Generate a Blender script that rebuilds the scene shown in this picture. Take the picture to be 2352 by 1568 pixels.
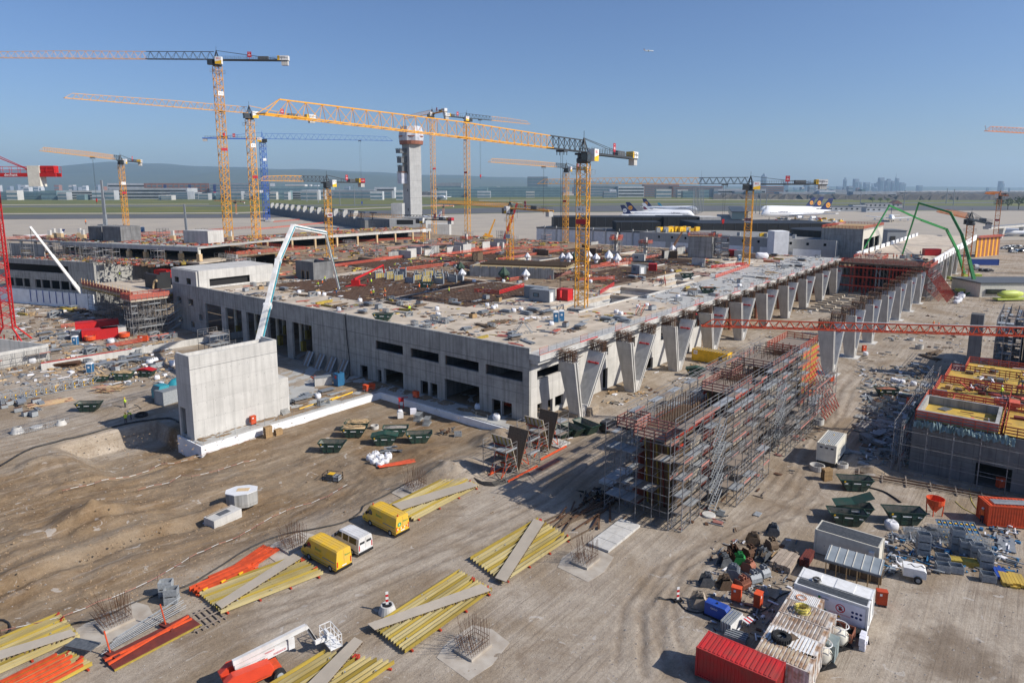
import bpy,math,random
from math import sin,cos,pi,radians as rad
from mathutils import Vector as V,Matrix,noise as mnoise
for o in list(bpy.data.objects):bpy.data.objects.remove(o)
SC=bpy.context.scene
COL=SC.collection
random.seed(7)
FOC,HZ,PP,CH=1540.0,433.0,680.0,38.8
PIT=math.atan((PP-HZ)/FOC);SP,CP=sin(PIT),cos(PIT)
cam=bpy.data.cameras.new('camera');CAM=bpy.data.objects.new('camera',cam);COL.objects.link(CAM)
CAM.location=(0,0,CH);CAM.rotation_euler=(pi/2-PIT,0,0)
cam.sensor_width=36;cam.lens=36*FOC/2352;cam.shift_y=-(784-PP)/2352
cam.clip_start=.5;cam.clip_end=60000
SC.camera=CAM
SUN_AZ,SUN_EL=rad(-18),rad(37)
wd=bpy.data.worlds.new('World');SC.world=wd;wd.use_nodes=True
nt=wd.node_tree;bg=nt.nodes['Background']
sk=nt.nodes.new('ShaderNodeTexSky');sk.sky_type='NISHITA';sk.sun_disc=False
sk.sun_elevation=SUN_EL;sk.sun_rotation=pi/2-SUN_AZ
sk.altitude=100;sk.air_density=1.0;sk.dust_density=1.0;sk.ozone_density=3.5
tn=nt.nodes.new('ShaderNodeMixRGB');tn.blend_type='MULTIPLY';tn.inputs[0].default_value=1;tn.inputs[2].default_value=(.84,.94,1.17,1)
nt.links.new(sk.outputs[0],tn.inputs[1]);nt.links.new(tn.outputs[0],bg.inputs[0]);bg.inputs[1].default_value=.086
sl=bpy.data.lights.new('sun','SUN');sl.energy=5.0;sl.angle=rad(.53);sl.color=(1,.935,.84)
so=bpy.data.objects.new('sun',sl);COL.objects.link(so)
so.rotation_euler=V((cos(SUN_AZ)*cos(SUN_EL),sin(SUN_AZ)*cos(SUN_EL),sin(SUN_EL))).to_track_quat('Z','Y').to_euler()
so.location=(200,-60,300)
SC.view_settings.view_transform='Standard';SC.view_settings.look='None'
SC.view_settings.exposure=.16;SC.view_settings.gamma=1
SC.cycles.max_bounces=5;SC.cycles.diffuse_bounces=3;SC.cycles.glossy_bounces=2
SC.cycles.transmission_bounces=3;SC.cycles.volume_bounces=1;SC.cycles.use_denoising=True
SC.cycles.volume_step_rate=4
RG=dict(r1=(0,150),r2=(1024,350),r3=(2048,350),r4=(3072,450),r5=(0,800),r6=(600,900),r7=(1500,900),r8=(2400,900),s1=(0,1300),s2=(1024,1400),s3=(1848,1500),s4=(2500,1150),s5=(3072,1300),s6=(0,2048),s7=(1000,2048),s8=(2600,2048),t1=(3072,1900),t2=(0,1800),t3=(3072,750),t4=(2400,650),t5=(0,650))
def zp(k,x,y):
 ox,oy=RG[k];return((ox+x/2.296)*.57422,(oy+y/2.296)*.57422)
def ray(x,y):
 u=(x-1176)/FOC;v=(y-PP)/FOC
 return V((u,CP-v*SP,-SP-v*CP))
def G(x,y,z=0):
 d=ray(x,y);return d*((z-CH)/d.z)+V((0,0,CH))
def AY(x,y,Y):
 d=ray(x,y);return d*(Y/d.y)+V((0,0,CH))
def q(k,x,y,z=0):return G(*zp(k,x,y),z)
BA=rad(51.2);UU=V((cos(BA),sin(BA),0));WW=V((-sin(BA),cos(BA),0));C0=V((2.85,107.7,0))
def AB(a,b,z=0):return C0+UU*a+WW*b+V((0,0,z))
def ab(p):d=V((p[0],p[1],0))-C0;return d.dot(UU),d.dot(WW)
def sst(e0,e1,x):
 t=max(0,min(1,(x-e0)/(e1-e0)));return t*t*(3-2*t)
def hg(x,y):
 0
 a,b=ab((x,y));z=rm=0
 if-75<a<10 and-20<b<60:
  low=sst(-62,-46,a)*(1-sst(-4.1,-2.5,a))*sst(-3,8,b)*(1-sst(33.3,34.2,b))
  z-=1.35*low
  pit=sst(-54.5,-49,a)*(1-sst(-39.3,-38.7,a))*sst(30,38,b)*(1-sst(49.2,50.6,b))
  z=z*(1-pit)-3.1*pit
 if-100<a<0 and-3<b<60:
  w=sst(-3,2,b)*(1-sst(44,52,b))*(1-sst(-30,-8,a)*.7)
  n=mnoise.noise(V((a*.10,b*.22,3)))*.3+mnoise.noise(V((a*.3,b*.5,9)))*.2+abs(mnoise.noise(V((a*.9,b*1.2,5))))*.22+mnoise.noise(V((a*2.3,b*2.3,2)))*.07
  z+=n*w
  z-=.55*math.exp(-((b-12.6-a*.02-mnoise.noise(V((a*.08,0,7)))*1.2)/.9)**2)*(1-sst(-46,-40,a))
  z+=.35*math.exp(-((b-14.6-a*.02)/1.2)**2)*(1-sst(-46,-40,a))
  z-=.4*math.exp(-((b-21-a*.03)/1.1)**2)*(1-sst(-52,-46,a))
 for(mx,my,r,h)in MOUNDS:
  d=math.hypot(x-mx,y-my)
  if d<r*1.3:
   z+=h*max(0,1-d/r)*(1+.25*mnoise.noise(V((x*.8,y*.8,1))))
 for path,w,dep,bx in RUTS:
  best=9
  if not(bx[0]<x<bx[1]and bx[2]<y<bx[3]):continue
  for i in range(len(path)-1):
   (x1,y1),(x2,y2)=path[i],path[i+1]
   dx,dy=x2-x1,y2-y1;t=max(0,min(1,((x-x1)*dx+(y-y1)*dy)/(dx*dx+dy*dy)))
   best=min(best,math.hypot(x-x1-t*dx,y-y1-t*dy))
  if best<w*3:rm=max(rm,math.exp(-(best/w)**2));z-=dep*(math.exp(-(best/w)**2)-.45*math.exp(-((best-w*1.6)/w)**2))
 HGR[0]=rm
 return z+mnoise.noise(V((x*.45,y*.45,0)))*.05+mnoise.noise(V((x*1.5,y*1.5,4)))*.02
MOUNDS,RUTS,HGR=[],[],[0]
def addrut(p,w,dep):RUTS.append((p,w,dep,(min(c[0]for c in p)-1.5,max(c[0]for c in p)+1.5,min(c[1]for c in p)-1.5,max(c[1]for c in p)+1.5)))
def gq(k,x,y):
 p=q(k,x,y)if k else G(x,y)
 for _ in range(4):
  z=hg(p.x,p.y);p=q(k,x,y,z)if k else G(x,y,z)
 return p
for k,x,y,r,h in[('t2',870,610,5.2,2.0),('t2',1350,560,3.5,.8),('t2',200,880,4,1.0),('s2',1800,1110,5.5,1.5),('s2',2230,800,5,1.7),('s5',950,1350,2.2,1.1),('r8',1230,1100,5,1.1),('s1',1270,700,6,.6),('s1',400,1270,3.5,1.0),('s2',1560,880,5,.7),('s5',1780,310,3.6,1.5),('t2',1300,700,4,.7),('t2',300,1180,5,.8),('t2',2000,500,3,.7)]:
 p=q(k,x,y);MOUNDS.append((p.x,p.y,r,h))
def rutpath(k,pts,off=0):
 P=[q(k,*c)for c in pts];out=[]
 for i,p in enumerate(P):
  d=(P[min(i+1,len(P)-1)]-P[max(i-1,0)]).normalized();out.append((p.x-d.y*off,p.y+d.x*off))
 return out
for off in(-1.1,-.5,.1,.7,1.3):
 addrut(rutpath('s2',[(700,940),(860,1020),(980,1100),(1060,1190),(1040,1290),(900,1400),(760,1480)],off),.22,.16)
for off in(-.9,.9):
 addrut(rutpath('s7',[(-200,900),(700,700),(1400,430),(2200,80)],off),.3,.06)
 addrut(rutpath('t2',[(-50,640),(600,480),(1300,270),(2100,130)],off),.3,.1)
 addrut(rutpath('t2',[(350,420),(560,260),(500,120),(350,40)],off),.25,.14)
 addrut(rutpath('s8',[(50,1500),(0,900),(250,480),(900,150),(1500,-100)],off),.35,.1)
 addrut(rutpath('s5',[(60,1500),(380,1050),(640,820),(720,600),(950,380),(1200,180)],off),.35,.09)
for k_,pts_ in[('s8',[(350,1560),(150,1150),(120,800),(420,450),(1000,120),(1450,-150)]),('s8',[(-200,1400),(-150,900),(100,560),(700,210),(1300,-80)]),('s5',[(160,1568),(300,1200),(560,900),(560,640),(760,420),(1000,220),(1250,100)]),('s7',[(-100,1100),(800,800),(1700,420),(2400,180)]),('s3',[(0,1420),(700,1150),(1250,700),(1700,330),(2000,150)]),('s3',[(200,1500),(900,1120),(1450,640),(1900,260)]),('t2',[(-60,780),(700,600),(1500,330),(2300,150)]),('s2',[(300,1500),(700,1300),(900,1150),(700,1000),(350,950)]),('s2',[(1900,1480),(1500,1500),(1100,1480)]),('t1',[(100,400),(350,150),(600,-100),(900,-500)]),('s1',[(0,1180),(500,1060),(1000,900),(1400,740),(1700,560)]),('s1',[(0,1100),(500,1000),(900,880),(1300,700)])]:
 for off in(-.95,.95):addrut(rutpath(k_,pts_,off),.26,.09)
MT={}
def mat(name,c1,c2=None,scale=3.,rough=.7,metal=0.,bump=0.,vary=.12,det=5,spec=.4):
 0
 if name in MT:return MT[name]
 m=bpy.data.materials.new(name);m.use_nodes=True;t=m.node_tree;N=t.nodes;L=t.links
 b=N['Principled BSDF'];b.inputs['Roughness'].default_value=rough;b.inputs['Metallic'].default_value=metal
 b.inputs['Specular IOR Level'].default_value=spec
 if c2 is None:c2=tuple(c*.72 for c in c1)
 tc=N.new('ShaderNodeTexCoord');nz=N.new('ShaderNodeTexNoise');nz.inputs['Scale'].default_value=scale;nz.inputs['Detail'].default_value=det
 L.new(tc.outputs['Object'],nz.inputs['Vector'])
 rp=N.new('ShaderNodeValToRGB');rp.color_ramp.elements[0].position=.35;rp.color_ramp.elements[1].position=.68
 rp.color_ramp.elements[0].color=(*c1,1);rp.color_ramp.elements[1].color=(*c2,1)
 L.new(nz.outputs[0],rp.inputs[0])
 oi=N.new('ShaderNodeObjectInfo');mr=N.new('ShaderNodeMapRange');mr.inputs[3].default_value=1-vary;mr.inputs[4].default_value=1+vary
 L.new(oi.outputs['Random'],mr.inputs[0])
 mx=N.new('ShaderNodeVectorMath');mx.operation='SCALE'
 L.new(rp.outputs[0],mx.inputs[0]);L.new(mr.outputs[0],mx.inputs['Scale']);L.new(mx.outputs[0],b.inputs['Base Color'])
 if bump:
  bp=N.new('ShaderNodeBump');bp.inputs['Strength'].default_value=bump;bp.inputs['Distance'].default_value=.03
  L.new(nz.outputs[0],bp.inputs['Height']);L.new(bp.outputs[0],b.inputs['Normal'])
 MT[name]=m;return m
def concrete(name,base,joint=(2.6,3.1),streak=.5,dark=.62,mort=.58):
 m=bpy.data.materials.new(name);m.use_nodes=True;t=m.node_tree;N=t.nodes;L=t.links
 b=N['Principled BSDF'];b.inputs['Roughness'].default_value=.85;b.inputs['Specular IOR Level'].default_value=.25
 tc=N.new('ShaderNodeTexCoord');sx=N.new('ShaderNodeSeparateXYZ');L.new(tc.outputs['Object'],sx.inputs[0])
 ad=N.new('ShaderNodeMath');ad.operation='ADD';L.new(sx.outputs[0],ad.inputs[0]);L.new(sx.outputs[1],ad.inputs[1])
 cb=N.new('ShaderNodeCombineXYZ');L.new(ad.outputs[0],cb.inputs[0]);L.new(sx.outputs[2],cb.inputs[1])
 br=N.new('ShaderNodeTexBrick');br.offset=.5;br.inputs['Scale'].default_value=1
 br.inputs['Brick Width'].default_value=joint[0];br.inputs['Row Height'].default_value=joint[1];br.inputs['Mortar Size'].default_value=.03
 br.inputs['Color1'].default_value=(1,1,1,1);br.inputs['Color2'].default_value=(.9,.9,.9,1);br.inputs['Mortar'].default_value=(mort,mort,mort,1)
 L.new(cb.outputs[0],br.inputs['Vector'])
 n1=N.new('ShaderNodeTexNoise');n1.inputs['Scale'].default_value=.35;n1.inputs['Detail'].default_value=8;n1.inputs['Roughness'].default_value=.65
 L.new(tc.outputs['Object'],n1.inputs['Vector'])
 mp=N.new('ShaderNodeMapping');mp.inputs['Scale'].default_value=(1.6,1.6,.08);L.new(tc.outputs['Object'],mp.inputs[0])
 n2=N.new('ShaderNodeTexNoise');n2.inputs['Scale'].default_value=1;n2.inputs['Detail'].default_value=6;L.new(mp.outputs[0],n2.inputs['Vector'])
 r1=N.new('ShaderNodeValToRGB');r1.color_ramp.elements[0].position=.3;r1.color_ramp.elements[1].position=.7
 r1.color_ramp.elements[0].color=tuple(c*dark for c in base)+(1,);r1.color_ramp.elements[1].color=(*base,1);L.new(n1.outputs[0],r1.inputs[0])
 r2=N.new('ShaderNodeValToRGB');r2.color_ramp.elements[0].position=.28;r2.color_ramp.elements[1].position=.55
 r2.color_ramp.elements[0].color=(1-streak,)*3+(1,);r2.color_ramp.elements[1].color=(1,1,1,1);L.new(n2.outputs[0],r2.inputs[0])
 m1=N.new('ShaderNodeMixRGB');m1.blend_type='MULTIPLY';m1.inputs[0].default_value=1;L.new(r1.outputs[0],m1.inputs[1]);L.new(br.outputs[0],m1.inputs[2])
 m2=N.new('ShaderNodeMixRGB');m2.blend_type='MULTIPLY';m2.inputs[0].default_value=.8;L.new(m1.outputs[0],m2.inputs[1]);L.new(r2.outputs[0],m2.inputs[2])
 L.new(m2.outputs[0],b.inputs['Base Color'])
 bp=N.new('ShaderNodeBump');bp.inputs['Strength'].default_value=.25;bp.inputs['Distance'].default_value=.02
 L.new(br.outputs[0],bp.inputs['Height']);L.new(bp.outputs[0],b.inputs['Normal'])
 MT[name]=m;return m
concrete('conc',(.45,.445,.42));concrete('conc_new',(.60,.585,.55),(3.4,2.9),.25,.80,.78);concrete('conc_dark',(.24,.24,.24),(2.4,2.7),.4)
concrete('conc_far',(.46,.46,.45),(6,4),.2,.85)
mat('deck',(.56,.48,.38),(.38,.32,.25),.3,.9,0,.2,.12,9);mat('deck_grey',(.42,.42,.40),(.34,.33,.31),.3,.9)
mat('rebar_mat',(.055,.035,.025),(.15,.10,.07),.6,.9,0,.6);mat('rust',(.13,.06,.03),(.06,.035,.02),6,.85)
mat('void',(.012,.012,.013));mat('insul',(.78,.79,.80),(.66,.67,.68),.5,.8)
mat('yellow',(.80,.38,.03),(.70,.31,.02),2,.5,vary=.05);mat('orange',(.66,.085,.022),(.46,.06,.018),2,.6,vary=.25);mat('cr_orange',(.80,.26,.05),None,2,.5)
mat('dkgrey',(.035,.042,.048),(.06,.065,.07),2,.5);mat('blue',(.02,.11,.50),(.02,.09,.42),2,.5);mat('cont_red',(.50,.022,.024),(.34,.05,.04),.8,.6);mat('deck_brown',(.30,.22,.14),(.15,.105,.07),.45,.9,0,.3,.05,9);mat('redp',(.55,.018,.02),(.42,.015,.015),3,.5)
mat('white',(.78,.78,.77),(.66,.66,.64),2,.5,vary=.05);mat('cream',(.66,.63,.54),(.56,.53,.45),1.5,.6)
mat('scaf',(.25,.26,.27),(.15,.13,.12),1.5,.6,.1,vary=.25)
mat('steel',(.26,.28,.30),(.18,.20,.22),4,.6,.1);mat('galv',(.36,.38,.39),(.24,.26,.28),5,.6,.15);mat('dsteel',(.10,.11,.12),(.16,.17,.18),4,.6,.3)
mat('skip_green',(.010,.055,.040),(.045,.060,.042),1.3,.6,0,0,.3);mat('skip_in',(.22,.20,.17),(.10,.13,.11),3,.8);mat('glass',(.02,.025,.03),(.03,.035,.04),1,.08,0,0,.05,2,.8)
mat('glassblue',(.10,.16,.20),(.14,.22,.26),.2,.15,0,0,.1);mat('tyre',(.015,.015,.016),(.03,.03,.03),8,.9);mat('black',(.012,.012,.013),(.02,.02,.022),3,.5)
mat('wood',(.42,.28,.14),(.30,.19,.09),5,.8);mat('wood_pale',(.60,.44,.25),(.48,.34,.19),5,.8);mat('wood_dark',(.10,.07,.045),(.16,.11,.07),5,.85);mat('wood_grey',(.26,.21,.17),(.20,.17,.14),4,.85)
mat('girder',(.42,.31,.05),(.30,.22,.045),3,.7,vary=.3);mat('girder_pale',(.46,.40,.22),(.36,.29,.12),2.2,.75,vary=.22);mat('formply',(.46,.40,.32),(.40,.35,.28),.8,.6)
mat('formred',(.46,.05,.022),(.36,.035,.02),3,.6);mat('railred',(.52,.10,.055),(.36,.075,.05),3,.7,vary=.3);mat('railpink',(.38,.16,.13),(.27,.12,.10),3,.75,vary=.3)
mat('ply_yellow',(.56,.37,.06),(.36,.25,.06),.7,.7);mat('bag',(.78,.78,.80),(.60,.61,.64),3,.8,0,.6);mat('tarp_green',(.03,.06,.04),(.05,.09,.06),3,.7)
mat('blue_pl',(.03,.12,.25),(.03,.16,.32),2,.5);mat('box_blue',(.02,.07,.33),(.02,.05,.25),2,.5);mat('cyan',(.03,.28,.34),(.03,.22,.28),2,.4)
mat('green',(.03,.26,.07),(.03,.20,.05),2,.45);mat('lime',(.55,.62,.12),(.45,.55,.10),2,.5);mat('van_yellow',(.76,.46,.02),(.60,.40,.09),.9,.45,vary=.03)
mat('van_white',(.76,.76,.75),(.58,.56,.53),.8,.45);mat('car_dark',(.02,.02,.025),(.03,.03,.035),1,.3);mat('skin',(.50,.30,.21),None,8,.6)
mat('hivis_y',(.62,.85,.05),None,6,.7);mat('hivis_o',(.95,.20,.04),None,6,.7);mat('cloth',(.03,.035,.05),(.05,.05,.07),8,.9)
mat('cardwhite',(.74,.74,.80),(.62,.62,.68),1,.7);mat('soil',(.30,.21,.13),(.22,.16,.10),1.5,.95,0,.6);mat('rubble',(.36,.33,.30),(.20,.18,.16),3,.95,0,.8)
mat('black_clad',(.016,.017,.019),(.024,.025,.027),.3,.6,vary=.08);mat('asphalt',(.085,.088,.092),(.11,.11,.112),.02,.9);mat('apron',(.40,.35,.28),(.34,.30,.25),.03,.9);mat('runway',(.12,.125,.13),(.15,.15,.15),.01,.9);mat('grass',(.085,.105,.03),(.16,.15,.025),.012,.95)
mat('plane_white',(.82,.83,.84),(.78,.79,.80),.1,.35,vary=.02);mat('lh_blue',(.015,.025,.10),(.02,.03,.12),.1,.4);mat('lh_orange',(.75,.33,.04),None,1,.5);mat('ew_red',(.22,.02,.07),None,1,.5);mat('ew_cyan',(.02,.35,.55),None,1,.5)
mat('brick',(.22,.11,.085),(.28,.15,.12),.1,.85);mat('bldg_pale',(.50,.49,.47),(.42,.42,.41),.05,.8);mat('bldg_white',(.46,.48,.50),(.36,.38,.40),.05,.7,vary=.3);mat('bldg_grey',(.26,.28,.31),(.20,.22,.25),.05,.7);mat('bldg_teal',(.14,.22,.24),(.20,.28,.30),.05,.3)
mat('skyline',(.16,.19,.24),(.22,.26,.31),.01,.5);mat('leaf',(.055,.085,.03),(.09,.12,.04),.3,.9);mat('leaf_fresh',(.10,.17,.035),(.15,.22,.05),.3,.9);mat('twig',(.065,.055,.045),(.045,.04,.035),.2,.95);mat('hill',(.055,.075,.05),(.075,.09,.06),.0006,.95)
mat('text_w',(.85,.85,.85),(.8,.8,.8));mat('text_r',(.60,.03,.04),None);mat('text_k',(.03,.03,.03),None);mat('text_b',(.02,.04,.16),None);mat('text_g',(.05,.32,.10),None);mat('sign_red',(.45,.02,.035),None,1,.5);mat('sign_yel',(.85,.50,.02),None,1,.5)
mat('pipe',(.02,.02,.022),(.05,.045,.04),2,.6);mat('hose_y',(.62,.52,.10),None,6,.6);mat('tape',(.80,.80,.80),None,3,.6);mat('sandbag',(.40,.33,.25),None,6,.9)
mat('redbrown',(.16,.035,.025),(.11,.025,.02),2,.8);mat('wrap',(.55,.56,.60),(.36,.37,.42),.25,.6,0,.7);mat('rust_brown',(.26,.10,.06),(.34,.13,.08),.3,.8)
class MB:
 def __init__(s):s.v=[];s.f=[];s.m=[];s.mi=0
 def add(s,vs,fs):
  n=len(s.v);s.v+=[tuple(p)for p in vs]
  for f in fs:s.f.append(tuple(i+n for i in f));s.m.append(s.mi)
  return s
 def para(s,o,x,y,z):
  o,x,y,z=V(o),V(x),V(y),V(z)
  return s.add([o,o+x,o+x+y,o+y,o+z,o+x+z,o+x+y+z,o+y+z],[(0,3,2,1),(4,5,6,7),(0,1,5,4),(1,2,6,5),(2,3,7,6),(3,0,4,7)])
 def box(s,x0,y0,z0,x1,y1,z1):return s.para((x0,y0,z0),(x1-x0,0,0),(0,y1-y0,0),(0,0,z1-z0))
 def cbox(s,c,d,rz=0,z0=None):
  x=V((cos(rz),sin(rz),0))*d[0];y=V((-sin(rz),cos(rz),0))*d[1];o=V(c)-x/2-y/2-V((0,0,d[2]/2 if z0 is None else 0))
  return s.para(o,x,y,(0,0,d[2]))
 def bar(s,p,r,w,h=None):
  p,r=V(p),V(r);h=h or w;d=r-p
  if d.length<1e-6:return s
  up=V((0,0,1))if abs(d.normalized().z)<.95 else V((1,0,0))
  x=d.cross(up).normalized()*w;y=x.cross(d).normalized()*h
  return s.para(p-x/2-y/2,x,d,y)
 def tube(s,p,r,r0,r1=None,n=6,cap=True):
  p,r=V(p),V(r);r1=r0 if r1 is None else r1;d=(r-p).normalized()
  up=V((0,0,1))if abs(d.z)<.95 else V((1,0,0));x=d.cross(up).normalized();y=d.cross(x)
  vs=[p+(x*cos(t)+y*sin(t))*r0 for t in[2*pi*i/n for i in range(n)]]+[r+(x*cos(t)+y*sin(t))*r1 for t in[2*pi*i/n for i in range(n)]]
  fs=[(i,(i+1)%n,n+(i+1)%n,n+i)for i in range(n)]
  if cap:fs+=[tuple(range(n-1,-1,-1)),tuple(range(n,2*n))]
  return s.add(vs,fs)
 def path(s,pts,r,n=6):
  for i in range(len(pts)-1):s.tube(pts[i],pts[i+1],r,r,n,True)
  return s
 def lathe(s,prof,n=16,c=(0,0,0),cap=True):
  vs=[];c=V(c)
  for r,z in prof:vs+=[c+V((r*cos(2*pi*i/n),r*sin(2*pi*i/n),z))for i in range(n)]
  fs=[(j*n+i,j*n+(i+1)%n,(j+1)*n+(i+1)%n,(j+1)*n+i)for j in range(len(prof)-1)for i in range(n)]
  if cap:fs+=[tuple(range(n-1,-1,-1)),tuple((len(prof)-1)*n+i for i in range(n))]
  return s.add(vs,fs)
 def prism(s,pts,d):
  0
  n=len(pts);d=V(d);P=[V(p)for p in pts]
  return s.add(P+[p+d for p in P],[tuple(range(n-1,-1,-1)),tuple(range(n,2*n))]+[(i,(i+1)%n,n+(i+1)%n,n+i)for i in range(n)])
 def loft(s,rings,cap=True):
  n=len(rings[0]);vs=[p for r in rings for p in r]
  fs=[(j*n+i,j*n+(i+1)%n,(j+1)*n+(i+1)%n,(j+1)*n+i)for j in range(len(rings)-1)for i in range(n)]
  if cap:fs+=[tuple(range(n-1,-1,-1)),tuple((len(rings)-1)*n+i for i in range(n))]
  return s.add(vs,fs)
 def rects(s,u0,u1,v0,v1,holes,fn):
  0
  us=sorted({u0,u1}|{min(max(h[i],u0),u1)for h in holes for i in(0,1)})
  for i in range(len(us)-1):
   ua,ub=us[i],us[i+1]
   if ub-ua<1e-4:continue
   cuts=sorted((max(h[2],v0),min(h[3],v1))for h in holes if h[0]<(ua+ub)/2<h[1])
   v=v0
   for c0,c1 in cuts:
    if c0>v+1e-4:fn(ua,ub,v,c0)
    v=max(v,c1)
   if v<v1-1e-4:fn(ua,ub,v,v1)
  return s
 def mesh(s,name,mats,smooth=False):
  me=bpy.data.meshes.new(name);me.from_pydata(s.v,[],s.f)
  for k in(mats if isinstance(mats,(list,tuple))else[mats]):me.materials.append(MT[k])
  if any(s.m):me.polygons.foreach_set('material_index',s.m)
  if smooth:me.polygons.foreach_set('use_smooth',[True]*len(s.f))
  me.update();return me
 def ob(s,name,mats,parent=None,loc=None,rz=0,smooth=False):
  return link(name,s.mesh(name,mats,smooth),parent,loc,rz)
def link(name,data,parent=None,loc=None,rz=0):
 o=bpy.data.objects.new(name,data);COL.objects.link(o);o.parent=parent
 if loc is not None:o.location=loc
 if rz:o.rotation_euler[2]=rz
 return o
def tag(o,label,cat,group=None):
 o['label']=label;o['category']=cat
 if group:o['group']=group
 return o
def thing(name,label,cat,loc=(0,0,0),rz=0,group=None):return tag(link(name,None,None,loc,rz),label,cat,group)
def struct(o,kind='structure'):o['kind']=kind;return o
def dup(src,loc,rz=None,label=None,group=None,scale=None):
 def cp(o,par):
  c=o.copy();COL.objects.link(c);c.parent=par
  for ch in KIDS.get(o.name,[k for k in o.children]):cp(ch,c)
  return c
 r=cp(src,None);r.location=loc
 if rz is not None:r.rotation_euler[2]=rz
 if label:r['label']=label
 if group:r['group']=group
 if scale:r.scale=(scale,)*3 if not hasattr(scale,'__len__')else scale
 return r
KIDS={}
def keep(o):
 0
 def rec(x):
  KIDS[x.name]=[c for c in COL.objects if c.parent==x]if x.name not in KIDS else KIDS[x.name]
  for c in KIDS[x.name]:rec(c)
 rec(o);return o
TXT={}
def text(s,size,m,parent,o,x,n,name='lettering',al='CENTER',d=.012):
 0
 key=(s,al)
 if key not in TXT:
  cu=bpy.data.curves.new('txt','FONT');cu.body=s;cu.align_x=al;cu.align_y='CENTER';cu.resolution_u=2;cu.extrude=.004
  t=bpy.data.objects.new('txt',cu);COL.objects.link(t);bpy.context.view_layer.update()
  TXT[key]=bpy.data.meshes.new_from_object(t.evaluated_get(bpy.context.evaluated_depsgraph_get()));bpy.data.objects.remove(t)
 me=TXT[key].copy();me.materials.clear();me.materials.append(MT[m])
 ob=link(name,me,parent);x=V(x).normalized();n=V(n).normalized();y=n.cross(x).normalized()
 ob.matrix_local=Matrix.Translation(V(o)+n*d)@Matrix((x,y,n)).transposed().to_4x4()@Matrix.Scale(size,4)
 return ob
def ngon(m,c,r,n,x,y):
 c,x,y=V(c),V(x),V(y);m.add([c+(x*cos(2*pi*i/n)+y*sin(2*pi*i/n))*r for i in range(n)],[tuple(range(n))]);return m
for s_ in['www.bkl.de','BKL','EC-B','dechant','LIEBHERR','db','Lufthansa','mateco','miet...','Beton','BAUSTELLE','K 1','K 2','K 3','K 5','K 7','K11','K12','K17','K16']:
 text(s_,1,'text_k',None,(0,0,0),(1,0,0),(0,0,1));bpy.data.objects.remove(COL.objects[-1])
def axis(lo,hi,step,far):
 v=[];x=lo
 while x<=hi+1e-6:v.append(x);x+=step
 g=step;x=hi
 while x<far:g*=1.22;x+=g;v.append(x)
 g=step;x=lo;w=[]
 while x>-far:g*=1.22;x-=g;w.append(x)
 return w[::-1]+v
gx=axis(-82,78,.36,16000);gy=axis(34,132,.36,21000)
gv,rv=[],[]
for y in gy:
 for x in gx:HGR[0]=0;gv.append((x,y,hg(x,y)if-95<x<130 and 20<y<200 else 0));rv.append(HGR[0])
nx=len(gx)
gf=[(j*nx+i,j*nx+i+1,(j+1)*nx+i+1,(j+1)*nx+i)for j in range(len(gy)-1)for i in range(nx-1)]
gm=bpy.data.materials.new('dirt');gm.use_nodes=True;t=gm.node_tree;N=t.nodes;L=t.links
def nd(k,**kw):
 n=N.new(k)
 for a,v_ in kw.items():setattr(n,a,v_)
 return n
bs=N['Principled BSDF'];bs.inputs['Roughness'].default_value=.95;bs.inputs['Specular IOR Level'].default_value=.15
tc=nd('ShaderNodeTexCoord');mp=nd('ShaderNodeMapping',vector_type='TEXTURE');mp.inputs['Location'].default_value=C0;mp.inputs['Rotation'].default_value=(0,0,BA)
L.new(tc.outputs['Object'],mp.inputs[0])
def noi(vec,sc,det=6,ro=.6,dist=0):
 n=nd('ShaderNodeTexNoise');n.inputs['Scale'].default_value=sc;n.inputs['Detail'].default_value=det;n.inputs['Roughness'].default_value=ro;n.inputs['Distortion'].default_value=dist
 L.new(vec,n.inputs['Vector']);return n.outputs[0]
def ramp(f,stops):
 r=nd('ShaderNodeValToRGB');e=r.color_ramp.elements
 while len(e)<len(stops):e.new(.5)
 for i,(p,c)in enumerate(stops):e[i].position=p;e[i].color=(*c,1)if len(c)==3 else c
 L.new(f,r.inputs[0]);return r.outputs[0]
def mix(f,a,b,bt='MIX'):
 m=nd('ShaderNodeMixRGB',blend_type=bt)
 if isinstance(f,float):m.inputs[0].default_value=f
 else:L.new(f,m.inputs[0])
 for i,c in((1,a),(2,b)):
  if isinstance(c,tuple):m.inputs[i].default_value=(*c,1)
  else:L.new(c,m.inputs[i])
 return m.outputs[0]
def mth(op,a,b=0.):
 m=nd('ShaderNodeMath',operation=op)
 for i,c in((0,a),(1,b)):
  if isinstance(c,(int,float)):m.inputs[i].default_value=c
  else:L.new(c,m.inputs[i])
 return m.outputs[0]
ob_=tc.outputs['Object'];AB_=mp.outputs[0]
st=nd('ShaderNodeMapping');st.inputs['Scale'].default_value=(.06,1.1,1);L.new(AB_,st.inputs[0])
big=noi(ob_,.07,5,.6,.6);mid=noi(ob_,.35,8,.65);fine=noi(ob_,2.6,9,.75);pebble=noi(ob_,9,4,.8);trk=noi(st.outputs[0],1.0,7,.6,.3)
sand=mix(ramp(mid,[(.36,(0,0,0)),(.62,(1,1,1))]),(.205,.135,.075),(.300,.215,.130))
sand=mix(ramp(big,[(.42,(0,0,0)),(.68,(1,1,1))]),sand,(.315,.255,.185))
grey=mix(ramp(mid,[(.35,(0,0,0)),(.65,(1,1,1))]),(.355,.300,.240),(.470,.410,.335))
grey=mix(ramp(big,[(.45,(0,0,0)),(.62,(1,1,1))]),grey,(.300,.235,.165))
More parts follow.
